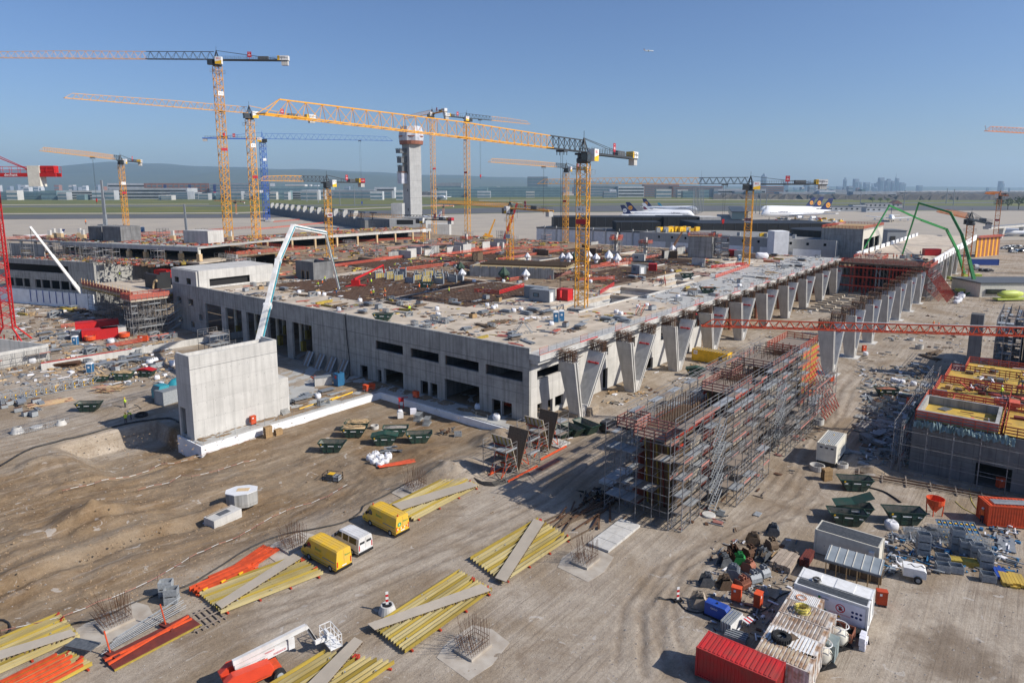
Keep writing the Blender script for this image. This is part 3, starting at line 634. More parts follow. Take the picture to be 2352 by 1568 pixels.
  m=MB();m.path([(x,0,ht-hook-1.7),(x,0,ht-hook-2.1),(x+.25,0,ht-hook-2.35),(x,0,ht-hook-2.6),(x-.2,0,ht-hook-2.45)],.07);m.ob('hook','black',h_)
 m=MB();m.cbox((0,0,-.3),(w*2.2,w*2.2,.7),mr);m.ob('crane_base','conc',t)
 return t
P_=lambda k,x,y:zp(k,x,y)
crane('tallest orange tower crane with dark jib root and white box BKL',(528,590),(487,138),(-180,128),(663,133),2.5,2.7,1.8,num='K 5',root=26)
crane('yellow tower crane with all yellow jib and yellow counter jib lettered LIEBHERR',(592,585),(580,262),(147,222),(722,264),2.4,2.3,1.6,root=0,cj_c='yellow',sign='EC-B',num='K 3',z0=12,trolley=.17,hook=8,mrot=.1)
crane('orange tower crane numbered K 1 rising through the roof deck with long yellow jib',(1335,706),(1345,352),(599,251),(1481,345),2.3,2.4,1.6,num='K 1',root=17,trolley=.13,hook=29,z0=12,mrot=.25)
crane('blue tower crane with white cladding and long blue jib',(617,512),(607,320),(902,330),(456,326),2.8,3.2,1.8,'blue','blue','blue',0,'blue',num='',sign='BKL',wsign=None,loc=AY(613,505,420),trolley=.74,hook=38,hookm='box_blue',board=True,band=False,ty=1.04)
crane('small orange tower crane with dark counter jib standing at the left terminal deck',(292,537),(283,369),(90,344),(339,371),2.3,2.2,1.5,num='K 7',root=10,trolley=.42,hook=20,z0=14)
crane('yellow tower crane numbered K11 with dark jib root and red dechant weight box',P_('r2',680,1560),(752,419),(596,413),(834,422),1.9,1.9,1.4,num='K11',sign='EC-B',wsign='dechant',z0=12.5,root=20)
crane('slim yellow tower crane beside the control tower, its jib pointing away',P_('r2',1637,1362),(992,262),(930,272),(1024,256),2.2,2.2,1.5,num='',root=0,cj_c='yellow',z0=9,sign='EC-B',wsign='www.bkl.de')
crane('yellow tower crane with jib running right behind the long K 1 jib',P_('r2',1945,1392),(1072,272),(1216,284),(1021,252),2.4,2.3,1.6,num='',root=20,z0=9,trolley=.2,hook=32)
crane('orange tower crane with short dark counter jib in front of the black hangar',P_('r3',490,1425),(1300,387),(1102,368.5),(1379,381),2.3,2.1,1.5,root=16,z0=9,trolley=.35,hook=21,num='')
crane('yellow tower crane numbered K 2 with dark counter jib before the skyline',P_('r8',1340,367),(1720,424),(1234.8,412),(1898,429),2.2,2.1,1.5,num='K 2',root=18,z0=12,trolley=.12,hook=12,mrot=.2,ty=1.0)
crane('short yellow tower crane with yellow counter jib and concrete weights near the roof centre',P_('r7',1240,342),(1168,479),(834,453.6),(1280,481),1.9,1.7,1.3,num='K17',root=0,cj_c='yellow',sign='EC-B',wsign=None,z0=12,band=False)
crane('low yellow tower crane with red dechant weight box in front of the concrete pier',P_('r2',1535,1420),(972,504),(800.6,495),(1039.5,502),1.6,1.7,1.3,num='K12',root=14,sign='EC-B',wsign='dechant',z0=12.5,band=False)
crane('faint orange tower crane at the right with thin jib over the forest',P_('t3',2072,590),(2299,449),(2109,434),(2341,450),2.3,2.0,1.5,root=0,cj_c='cr_orange',mast_c='cr_orange',jib_c='cr_orange',sign='BKL',wsign=None,z0=1,board=False)
crane('orange tower crane with large dark slewing deck beside the green concrete pumps',P_('t3',1800,900),(2236,505),(2134,481),(2297,500),2.3,2.2,1.6,root=9,cj_c='dkgrey',mast_c='cr_orange',jib_c='cr_orange',sign=None,wsign=None,z0=0,board=False)
rb=G(22,787,0)
rc=thing('tower_crane','red lattice crane with red counter jib lettered dechant at the site edge','crane',rb,0)
d=ray(-20,402);zt=CH+d.z*(math.hypot(rb.x,rb.y)/math.hypot(d.x,d.y))
kp=G(135,402,zt);az=math.atan2(kp.y-rb.y,kp.x-rb.x);Lc=(kp-rb).xy.length;ux=V((cos(az),sin(az),0));uy=V((-sin(az),cos(az),0))
m=MB();truss_mast(m,2.6,4,zt,.4,.26,.13)
m.ob('mast','redp',rc)
m=MB()
for sx,sy in((-1,-1),(1,-1),(1,1),(-1,1)):
 c4=V((sx*1.3*cos(.4)-sy*1.3*sin(.4),sx*1.3*sin(.4)+sy*1.3*cos(.4),4));m.bar(c4,(c4.x*3,c4.y*3,0),.3);m.bar(c4*1.0+V((0,0,-2)),(c4.x*1.1,c4.y*1.1,0),.2)
m.ob('spread_leg','redp',rc)
m=MB();Zt=V((0,0,zt))
for s in(-1,1):m.bar(Zt+uy*s,Zt+ux*Lc+uy*s,.35,.9)
m.ob('counter_jib','redp',rc)
m=MB()
for s in(-1,1):
 for z in(1.2,2.0):m.bar(Zt+uy*s*1.1+V((0,0,z)),Zt+ux*(Lc)+uy*s*1.1+V((0,0,z)),.06)
 for i in range(9):m.bar(Zt+ux*Lc*i/8+uy*s*1.1+V((0,0,.4)),Zt+ux*Lc*i/8+uy*s*1.1+V((0,0,2)),.06)
m.ob('railing','redp',rc)
m=MB();m.para(Zt+ux*Lc*.60-uy*1.2-V((0,0,2.8)),ux*Lc*.17,uy*2.4,(0,0,5));m.ob('counterweight','cream',rc)
m=MB();m.para(Zt+ux*Lc*.78-uy*.9+V((0,0,.5)),ux*Lc*.19,uy*1.8,(0,0,1.7));m.ob('winch_house','redp',rc)
m=MB();m.bar(Zt+ux*Lc*.6+V((0,0,1)),Zt-ux*10+V((0,0,9.5)),.18);m.bar(Zt+ux*Lc*.62+V((0,0,1)),Zt-ux*10+V((0,0,10.5)),.14);m.ob('pendant','redp',rc)
ny=-uy if uy.dot(V((-rb.x,-rb.y,0)))<0 else uy
text('dechant',1.0,'text_w',rc,Zt+ux*Lc*.36+ny*1.19,ux,ny)
m=MB();m.para(Zt-ux*1+ny*1.25+V((0,0,.6)),ux*4.4,ny*.08,(0,0,2.9));b_=m.ob('logo_board','sign_red',rc);text('db',2.2,'text_w',b_,Zt+ux*1.6+ny*1.33+V((0,0,2.1)),ux,ny)
m=MB();truss_jib(m,0,40,2.4,2,1.8,.2,.1);jo=m.ob('jib','redp',rc,Zt,az+pi)
def loose_jib(label,tip,right,z,jh,jw,c,extra=14):
 T,Rr=G(*tip,z),G(*right,z);v=(Rr-T);L0=v.length+extra;u=v.normalized();B=T+u*L0
 t=thing('tower_crane',label,'crane',(B.x,B.y,0),math.atan2(-u.y,-u.x))
 m=MB();truss_jib(m,1,L0,jh,jh*.85,jw,.16,.085,jh*1.25,True,z);m.ob('jib',c,t)
 m=MB();m.bar((L0*.05,0,z+jh+.1),(L0*.62,0,z+jh+.08),.14,.06);m.ob('jib_rail','white',t)
 m=MB();truss_mast(m,1.9,-.3,z-.5,.3,.17,.09);m.ob('mast',c,t)
 m=MB();m.box(-12,-.8,z,1,.8,z+.4);m.ob('counter_jib',c,t)
 m=MB();m.box(-12,-.9,z-1.6,-9.5,.9,z-.02);m.ob('counterweight','conc',t)
 m=MB();m.box(-1.2,-1.2,z-.5,1.2,1.2,z+3);m.ob('tower_head',c,t)
 m=MB();m.bar((L0,0,z+.2),(L0+.9,0,z+1.7),.1);mm=m.ob('tip_mast','dsteel',t)
 m=MB();m.lathe([(.02,-.16),(.14,-.1),(.18,0),(.14,.1),(.02,.16)],8,(L0+.95,0,z+1.85));m.ob('warning_light','redp',mm)
 return t
loose_jib('bright orange lattice jib reaching low over the dirt lane from the right',(1612,748),(2352,771),17.2,1.25,1.1,'orange')
loose_jib('orange jib tip with red and white light high in the sky at the right',(2265,301),(2352,306),62,2.2,1.5,'cr_orange',30)
for lab,b,tp,tip,bk in[('tiny orange crane far behind the left deck',P_('t5',2170,470),P_('t5',2170,362),P_('t5',1962,352),P_('t5',2245,356)),('tiny orange crane behind the yellow K12 jib',P_('r2',1722,1180),P_('r2',1722,1090),P_('r2',1600,1092),P_('r2',1815,1098))]:
 crane(lab,b,tp,tip,bk,1.7,1.7,1.2,mast_c='cr_orange',jib_c='cr_orange',root=0,cj_c='cr_orange',sign=None,wsign=None,z0=4,board=False,band=False)
# ================================================================== scaffolds, V formwork, right and left buildings
def frm(P,Q):v=Q-P;return math.atan2(v.y,v.x)
rs=random.Random(21)
BRD={}
def board(L,W,c,h=.05):
 k=(round(L,2),round(W,2),c,h)
 if k not in BRD:m=MB();m.box(0,0,0,L,W,h);BRD[k]=m.mesh('deck_board',c)
 return BRD[k]
def scaffold(t,a0,a1,b0,b1,z0,z1,bay=2.5,lift=2.,pole=.065,toe='railpink',deck='galv',prob=.85,brace=True,rows=None):
 0
 n=max(1,round((a1-a0)/bay));bay=(a1-a0)/n;rows=rows or[b0,b1];nl=max(1,round((z1-z0)/lift))
 for i in range(n+1):
  m=MB();a=a0+i*bay
  for b in rows:m.bar((a,b,z0),(a,b,z1+1.0),pole)
  for k in range(nl+1):
   for r in range(len(rows)-1):m.bar((a,rows[r],z0+k*lift),(a,rows[r+1],z0+k*lift),pole*.8)
  m.ob('scaffold_frame','scaf',t)
 for b in rows:
  m=MB()
  for k in range(nl+1):
   for dz in(.0,.5,1.0):
    if dz and b not in(rows[0],rows[-1]):continue
    m.bar((a0,b,z0+k*lift+dz),(a1,b,z0+k*lift+dz),pole*.7)
  struct(m.ob('ledger','scaf',t),'stuff')
 if brace:
  m=MB()
  for i in range(n):
   for k in range(nl):
    if(i+k)%3==0:
     for b in(rows[0],rows[-1]):m.bar((a0+i*bay,b,z0+k*lift),(a0+(i+1)*bay,b,z0+(k+1)*lift),pole*.8)
  m.ob('brace','scaf',t)
 for k in range(1,nl+1):
  for i in range(n):
   for r in range(len(rows)-1):
    if rs.random()>prob:continue
    w=abs(rows[r+1]-rows[r])-.1;q_=max(1,round(w/.75))
    for j in range(q_):
     b=min(rows[r],rows[r+1])+.05+j*w/q_;link('deck_board',board(bay-.06,w/q_-.03,deck if rs.random()<.5 else 'wood_grey'),t,(a0+i*bay+.03,b,z0+k*lift+.03))
   if rs.random()<.32:o=link('toe_board',board(bay,.04,toe,.22),t,(a0+i*bay,rows[0]-.02,z0+k*lift+.05))
def stair_flight(t,a,b,z0,z1,run=2.4,w=.7):
 m=MB();k=int((z1-z0)/.25)
 for y in(0,w):m.bar((a,b+y,z0),(a+run,b+y,z1),.05,.18);m.bar((a,b+y,z0+1),(a+run,b+y,z1+1),.05)
 for i in range(k):m.box(a+run*i/k,b,z0+(z1-z0)*i/k,a+run*i/k+.2,b+w,z0+(z1-z0)*i/k+.04)
 m.ob('stair_flight','white' if 0 else 'galv',t)
BS=bthing('scaffold','long tall tube scaffold wrapped round dark red pillar formwork on the lane','scaffold',0,0,0)
scaffold(BS,-18,31.5,-35.6,-33.2,.1,12.2,2.48,2.02,.075,rows=[-35.6,-34.4])
scaffold(BS,-16,31.0,-28.2,-27.2,.1,11.4,2.6,2.0,.07,rows=[-28.2,-27.2],prob=.7)
scaffold(BS,-18.6,-16.4,-34.2,-25.8,.1,10.2,2.2,2.0,.07,rows=[-34.2,-32.1,-30,-27.9,-25.8],prob=.6)
scaffold(BS,-8,4,-38.2,-35.8,.1,4.2,2.4,2.0,.07,rows=[-38.2,-37,-35.8],prob=.45);scaffold(BS,12,31,-38.0,-35.8,.1,4.1,2.4,2.0,.07,rows=[-38,-36.9,-35.8],prob=.35)
for k in range(5):stair_flight(BS,-11+(k%2)*2.2*0+k*.1,-36.6,.2+k*2.02,2.2+k*2.02);stair_flight(BS,13,-36.6,.2+k*2.02,2.2+k*2.02)
for k,a in enumerate((-13.5,5.5,24.6)):
 m=MB();m.loft([[(a,-32.6,0),(a+2.4,-32.6,0),(a+2.4,-29.2,0),(a,-29.2,0)],[(a-1.2,-33,10.2),(a+10,-33,10.2),(a+10,-28.8,10.2),(a-1.2,-28.8,10.2)]]);m.ob('pillar_formwork','wood_dark',BS)
 for z in(1.2,2.6,4,5.4,6.8,8.2,9.6):
  m=MB();w=1.2*z/10.2;e=2.4+7.6*z/10.2
  for b in(-33.25,-28.55):m.box(a-w-.3,b,z,a+e+.3,b+.22,z+.28)
  m.ob('waling','formred',BS)
 for i in range(6):
  m=MB();m.bar((a-1.6,-32.9+i*.75,10),(a-.2,-32.9+i*.75,.2),.14,.2);m.ob('girder','girder' if i%2 else 'redbrown',BS)
 m=MB()
 for i in range(12):
  for j in range(4):m.bar((a+1+i*.75,-32.4+j*1.0,10.2),(a+1+i*.75,-32.4+j*1.0,12.0+rs.random()*.3),.07)
 m.ob('rebar_cage','rust',BS)
for k in range(13):
 a=-16+k*3.6;z=8.2+(k*7%5)*.5
 m=MB();m.box(a,-33.9,.6,a+3.3,-33.6,z);m.ob('form_sheet',('wood_dark','formply','redbrown','wood_grey')[k*5%4],BS)
 m=MB();m.box(a+.2,-28.95,.6,a+3.4,-28.7,z-.5);m.ob('form_sheet',('redbrown','wood_dark','wood_grey')[k*7%3],BS)
def railbox(t,a0,a1,b0,b1,z,c='railpink',dk='wood_grey'):
 link('deck_sheet',board(a1-a0,b1-b0,dk,.06),t,(a0,b0,z))
 for(p,r)in(((a0,b0),(a1,b0)),((a1,b0),(a1,b1)),((a1,b1),(a0,b1)),((a0,b1),(a0,b0))):
  m=MB();L=math.hypot(r[0]-p[0],r[1]-p[1]);n=max(1,round(L/1.4))
  for zz in(.35,.75,1.15):m.bar((*p,z+zz),(*r,z+zz),.05,.16)
  for i in range(n+1):f=i/n;m.bar((p[0]+(r[0]-p[0])*f,p[1]+(r[1]-p[1])*f,z-.3),(p[0]+(r[0]-p[0])*f,p[1]+(r[1]-p[1])*f,z+1.25),.1)
  m.ob('guard_rail',c,t)
railbox(BS,-18.5,-15,-33.5,-29.5,10.4);railbox(BS,-17,-13.5,-29,-26.4,10.4);railbox(BS,3,10,-33.2,-28.6,10.6);railbox(BS,10.5,15,-30,-26,10.8);railbox(BS,20,30,-33,-27,10.6);railbox(BS,31,42.5,-33.8,-28.4,11.2,'railred','wood_grey')
FW=bthing('form_wall','tall yellow form wall with bright red horizontal walings at the scaffold end','formwork',32,-34,0)
for i in range(21):m=MB();m.box(i*.47,-.05,1.6+.0*i,i*.47+.38,.12,11.0);m.ob('form_girder','girder' if i%3 else 'ply_yellow',FW)
for j in range(9):m=MB();m.box(-.2,-.3,2.0+j*1.05,10,-.06,2.0+j*1.05+.26);m.ob('waling','railred',FW)
m=MB();m.box(-.2,.13,1.4,9.9,.3,11.1);m.ob('form_ply','wood_dark',FW)
m=MB()
for i in range(7):m.bar((.5+i*1.5,-.3,8),(.5+i*1.5,-4.5,.1),.09);m.bar((.5+i*1.5,-.3,4),(.5+i*1.5,-4.5,.1),.09)
m.ob('raking_prop','formred',FW)
scaffold(FW,-8,10,-4,-2.6,.1,6,2.4,2,.07,rows=[-3.6,-2.4],prob=.4)
for lab,a,b in[('small V formwork of red steel and board in a light scaffold beside the pink planks',-19.5,-9.6),('small V formwork of red steel and board nearest the terminal corner',-10.8,-8.6)]:
 t=bthing('v_formwork',lab,'formwork',a,b,0)
 for s,nm,cc in((1,'leaf','wood_dark'),(-1,'leaf','formply')):
  m=MB();x0=2.6;dx=.9 if s>0 else-1.6
  m.prism([(x0,-1.5,.2),(x0,1.5,.2),(x0+dx*2.2 if s>0 else x0+dx*1.2,1.7,5.6),(x0+dx*2.2 if s>0 else x0+dx*1.2,-1.7,5.6)],(.14*s,0,0));o=m.ob('form_leaf',cc,t)
  e=dx*2.2 if s>0 else dx*1.2
  for i in range(5):
   y=-1.35+i*.67;m=MB();m.bar((x0+.15*s,y,.4),(x0+e+.15*s,y*1.1,5.5),.12,.14);m.ob('rib','formred' if s>0 else 'girder',o)
  for z in(1.2,2.6,4.2):
   f=z/5.6;m=MB();m.bar((x0+e*f+.28*s,-1.6,z),(x0+e*f+.28*s,1.6,z),.14,.16);m.ob('waling','orange',o)
 for y in(-1,1):
  for z in(2,4):m=MB();m.bar((2.4-.3*z,y,z),(-.6,y,.15),.08);m.ob('prop','orange',t);m=MB();m.bar((2.7+.35*z,y,z),(5.6,y,.15),.08);m.ob('prop','orange',t)
 scaffold(t,-.8,1.6,-2,2,.05,4.1,2.4,2,.06,'galv',rows=[-2,0,2],prob=.7);scaffold(t,4.6,6.8,-2,2,.05,4.1,2.2,2,.06,'galv',rows=[-2,0,2],prob=.4)
 m=MB();m.bar((-.6,-2.2,.12),(6,-2.2,.12),.2);m.bar((-.6,1.2,.12),(6,1.2,.12),.2);m.ob('base_rail','orange',t)
t=bthing('plank_stack','pink painted planks stacked before the small V formwork','planks',-14,-13.2,0)
for i in range(9):link('plank',board(4.2-.1*(i%4),.24,'railpink',.07),t,(rs.uniform(-.3,.3),(i%3)*.27,.05+(i//3)*.08))
RB=bthing('side_building','low grey concrete building with yellow formwork decks and scaffold at the right','building',18.5,-52.8,0)
m=MB();m.rects(-40,0,0,7.2,[(-11.5,-7.6,.02,3.0),(-20,-16,.02,3),(-30,-25,.02,3)],lambda a,b,c,d:m.box(0,a,c,.4,b,d));m.box(.4,-.4,0,13,0,7.2);m.box(.4,-39.6,6.7,14,-.4,7.0);m.box(12.6,-39.6,0,13,-.4,6.6);m.ob('outer_wall','conc_dark',RB)
m=MB();m.box(.4,-39.5,0,12.6,-.5,.05);m.ob('inside_floor','conc_dark',RB)
m=MB();m.box(.42,-9.5,7.01,.9,-.3,8.6);m.box(.9,-.7,7.01,9,-.3,8.6);m.box(9,-9.5,7.01,9.4,-.3,8.6);m.box(.9,-9.5,7.01,9,-9.1,8.6);m.ob('parapet','conc',RB)
for i,(a,b,w,d)in enumerate([(1,-19,11,9),(13.5,-10,9,9),(13.5,-20,9,9),(23,-12,9,11),(23,-24,9,11),(1,-30,11,10),(13,-31,9,10),(33,-14,8,10),(33,-26,8,11)]):
 m=MB();m.box(a,b,7.2,a+w,b+d,7.4);m.ob('formwork_deck','ply_yellow',RB)
 for k in range(5):m=MB();m.bar((a+.3,b+.8+k*d/5,7.08),(a+w-.3,b+.8+k*d/5,7.08),.1,.2);m.ob('girder','girder',RB)
for(a0,a1,b0,b1)in[(.2,12.5,-.2,-9.8),(.2,12.5,-10.2,-19.5),(13,23,-.6,-10),(23.5,33,-1,-12),(33,41,-3,-13),(13,23,-20,-31)]:
 railbox(RB,a0,a1,b1,b0,7.35,'railred','ply_yellow')
for i in range(14):m=MB();a=8+rs.random()*26;b=-3-rs.random()*26;m.bar((a,b,7.6+rs.random()*.4),(a+rs.uniform(-4,4),b+rs.uniform(-3,3),7.6+rs.random()*1.2),.16,.16);m.ob('loose_rail','railred' if i%2 else 'redbrown',RB)
scaffold(RB,-2.2,-.7,-38,1,.1,6,1.5,2,.07,rows=[-38+i*3 for i in range(14)],prob=.08);scaffold(RB,-2,36,.6,2.0,.1,6.5,2.6,2,.07,rows=[.8,1.9],prob=.15)
m=MB()
for a in(14,23,32,41):
 for b in(-1,-12,-23):m.box(a,b,0,a+.4,b+.4,7.2)
m.box(13,-38,6.3,42,-.6,6.6);m.ob('frame','conc_dark',RB)
t=bthing('netting','crumpled pale green netting draped along the yellow decked building edge','netting',18.5,-52.8,0);m=MB()
for i in range(40):
 b=-i*.28-.2;m.add([(-.15-rs.random()*.5,b,7.1+rs.random()*.6),(-.1-rs.random()*.5,b-.35,7.0+rs.random()*.6),(-.5-rs.random()*.5,b-.3,6.2+rs.random()*.6),(-.4-rs.random()*.6,b,6.2+rs.random()*.6)],[(0,1,2,3)])
 m.add([(i*.28,.4+rs.random()*.5,7.1+rs.random()*.6),(i*.28+.35,.4+rs.random()*.5,7.0+rs.random()*.6),(i*.28+.3,.6+rs.random()*.6,6.2+rs.random()*.6),(i*.28,.6+rs.random()*.5,6.2+rs.random()*.6)],[(0,1,2,3)])
struct(m.ob('net_sheet',mat('net',(.22,.30,.30),(.14,.20,.20),2,.8).name,t),'stuff')
CT=bthing('concrete_core','tall grey concrete core with white stair tower and dark netted building behind','building',78,-54,0)
m=MB();m.box(0,-2.2,0,2.5,0,13.5);m.ob('core','conc_dark',CT)
m=MB();m.box(3,-40,0,26,-9,12.5);m.ob('netted_block','black_clad',CT);m=MB();m.box(2.6,-40,0,2.95,-9,3.5);m.ob('base_wall','conc_dark',CT)
m=MB();m.box(4,-30,12.5,26,-9,12.8);m.ob('deck','deck_grey',CT);railbox(CT,6,24,-26,-10,12.8,'railred','ply_yellow')
scaffold(CT,0,24,-8.8,-3,.1,12,2.4,2,.08,'galv',rows=[-8.6,-7.2,-5.8,-4.4],prob=.45)
for k in range(6):stair_flight(CT,2+(k%2)*.3,-5.6,.2+k*2,2.2+k*2,5);stair_flight(CT,9,-5.6,.2+k*2,2.2+k*2,5)
LA,LB_=q('r5',780,1000,0),q('r5',90,935,0);LAZ=frm(LA,LB_);LW=(LB_-LA).length+14
LT=thing('terminal_wing','shaded left terminal wing with long dark window bands and a cluttered deck','building',LA,LAZ)
def lpl(x,y):
 d=ray(*zp('r5',x,y));n=V((-sin(LAZ),cos(LAZ),0));t_=(LA-V((0,0,CH))).dot(n)/d.dot(n);P=V((0,0,CH))+d*t_;return(P-LA).dot(V((cos(LAZ),sin(LAZ),0))),P.z
x1,zt=lpl(850,575);x0,zb=lpl(850,650);zw0,zw1=lpl(300,655)[1],lpl(300,590)[1];zv0,zv1=lpl(300,800)[1],lpl(300,725)[1];zi=lpl(400,830)[1]
sgn=-1 if V((-sin(LAZ),cos(LAZ),0)).dot(V((-LA.x,-LA.y,0)))>0 else 1
D_=45*sgn;LTZ=zt-.2
def ly(v):return v*sgn
m=MB()
def lbox(m,x0,y0,z0,x1,y1,z1):m.box(x0,min(ly(y0),ly(y1)),z0,x1,max(ly(y0),ly(y1)),z1)
m.rects(-6,LW,0,zt,[(6,LW-6,zw0,zw1),(2,LW*.45,zv0,zv1),(LW*.5,LW-4,zv0,zv1)],lambda a,b,c,d:lbox(m,a,0,c,b,.5,d));lbox(m,-6,.5,0,-5.5,45,zt);m.ob('front_wall','conc',LT)
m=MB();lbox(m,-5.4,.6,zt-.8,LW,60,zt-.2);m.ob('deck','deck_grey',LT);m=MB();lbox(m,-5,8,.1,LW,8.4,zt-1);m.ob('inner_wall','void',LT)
m=MB();lbox(m,-5,-.35,0,LW,-.02,zi);m.ob('insulation','insul',LT)
for i in range(9):m=MB();x=6+i*(LW-10)/9;lbox(m,x,.1,zv0,x+.5,.45,zv1);m.ob('window_pier','conc',LT)
for i in range(8):m=MB();x=3+i*3.2;m.bar((x,ly(-.5),zi),(x,ly(-.5),zi-4),.15);m.ob('drain_pipe','box_blue',LT)
ux0,uz=-26,zt+4.6
m=MB();lbox(m,-34,16,uz-.6,LW+10,52,uz);m.ob('upper_slab','deck_grey',LT);m=MB();lbox(m,-34,15.6,uz-1.5,LW-20,15.98,uz-.1);m.ob('edge_beam','conc_new',LT)
for i in range(12):
 m=MB();x=-33+i*8;m.tube((x,ly(17),zt-.2),(x,ly(17),uz-.6),.5,.5,10);m.ob('column','cream',LT);m=MB();m.cbox((x,ly(17),zt+1),(1.3,1.3,2.4));m.ob('column_wrap','wood_pale',LT)
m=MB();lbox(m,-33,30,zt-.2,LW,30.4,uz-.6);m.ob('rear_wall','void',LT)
m=MB();lbox(m,-36,14,zt-.75,-5.45,60,zt-.22);m.ob('low_deck','deck',LT)
m=MB();lbox(m,26,6,zt-.2,44,6.4,zt+4.4);m.ob('grey_screen_wall','conc',LT)
m=MB();lbox(m,33,5.93,zt+.9,38,5.99,zt+2.3);m.ob('timber_opening','wood_pale',LT)
scaffold(LT,10,26,ly(6),ly(8),zt-.1,zt+3.9,2.6,2,.08,rows=sorted([ly(6),ly(7.5)]),prob=.3)
for(a,d,w,h,y,c)in[(6,8,9,5.5,20,'conc_dark'),(18,8,7,5.2,22,'conc_dark'),(-30,7,11,4.6,24,'conc_new')]:
 m=MB();lbox(m,a,y,uz,a+w,y+d,uz+h);m.ob('roof_core',c,LT)
PT=bthing('work_platform','timber edged concrete platform on tall grey shoring towers before the left wing','scaffold',-9,128,0)
m=MB();m.box(-1,0,9.2,16,36,9.8);m.box(-4,-6,9.2,6,0,9.8);m.ob('platform_slab','deck',PT)
m=MB();m.box(-1.2,0,9.8,-.9,36,11);m.box(-4.2,-6.2,9.8,-3.9,0,11);m.box(-3.9,-6.2,9.8,6,-5.9,11);m.ob('edge_form','railpink',PT)
for k in range(16):m=MB();m.bar((-1.4,.5+k*2.3,8.8),(-1.4,.5+k*2.3,12),.12,.12);m.ob('edge_post','wood_pale',PT)
for zz in(10.6,11.3):m=MB();m.bar((-1.6,0,zz),(-1.6,36,zz),.05,.16);m.ob('edge_rail','railred',PT)
railbox(PT,-4.2,6,-6.2,-.2,9.9,'railred','deck');m=MB();m.box(-1,0,8.7,15.8,36,9.15);m.ob('girder_layer','girder',PT)
scaffold(PT,-4,5,-6,-1,0,8,1.5,2,.085,'galv',rows=[-6,-4.4,-2.8,-1.2],prob=.35);scaffold(PT,-.5,14,1,34,0,8,2.9,2,.085,'galv',rows=[1+i*3.3 for i in range(11)],prob=.03)
for k in range(4):stair_flight(PT,5.4,-6,.1+k*2,2.1+k*2,4)
m=MB();m.box(9,8,9.8,10,16,14);m.box(10,8,9.8,13,8.5,14.6);m.ob('black_form','black_clad',PT)
m=MB();m.path([(8.5,7.4+2*cos(a),10+2.6*sin(a))for a in[pi*i/10*.6 for i in range(11)]],.3,6);m.ob('yellow_pipe','wood_pale',PT)
t=bthing('scaffold','light galvanised stair scaffold between stair block and dark openings','scaffold',-14,79,0);scaffold(t,0,4.6,0,5.5,0,6,2.3,2,.075,'galv',rows=[0,2.7,5.5],prob=.75);scaffold(t,4.8,9,0,5.5,0,2.2,2.1,2,.075,'galv',rows=[0,2.7,5.5],prob=.7)
t=thing('retaining_wall','low pale concrete wall with red rail cutting through the left storage yard','wall',q('s1',480,400),frm(q('s1',480,400),q('s1',1500,230)))
m=MB();m.box(-2,-.2,-.2,44,.2,1.6);m.ob('wall_slab','conc_new',t);m=MB();m.box(-2,-.3,1.605,16,-.1,1.75);m.ob('red_channel','redp',t)
t=thing('shaft_walls','open white walled concrete shaft in the left storage yard','shaft',q('s1',70,390),frm(q('s1',0,350),q('s1',330,290)))
m=MB();m.box(-14,0,-.2,8,.35,3.6);m.prism([(8,0,3.6),(8.3,0,3.6),(1,12,5.2),(.7,12,5.2)],(0,0,-5));m.box(-14,.35,-.2,-13.6,12,3.6);m.ob('shaft_shell','conc_new',t);scaffold(t,-6,8,-1.6,-.4,0,2.2,2.4,2,.07,rows=[-1.6,-.4],prob=.5)
t=thing('shoring_towers','long row of lying shoring frames with yellow fittings in the left yard','shoring',q('s1',360,640),frm(q('s1',60,690),q('s1',720,560)))
for i in range(12):
 m=MB();x=-9+i*1.6
 for y in(-1.1,1.1):
  for z in(.15,1.7):m.bar((x,y,z),(x+1.5,y,z),.09)
  m.bar((x,y,.15),(x,y,1.7),.09);m.bar((x,y,.15),(x+1.5,y,1.7),.07)
 for z in(.15,1.7):m.bar((x,-1.1,z),(x,1.1,z),.09)
 m.ob('shoring_frame','galv',t)
 for z in(.5,1.1):m=MB();m.cbox((x+.3,-1.1,z),(.14,.14,.3));m.ob('yellow_fitting','sign_yel',t)
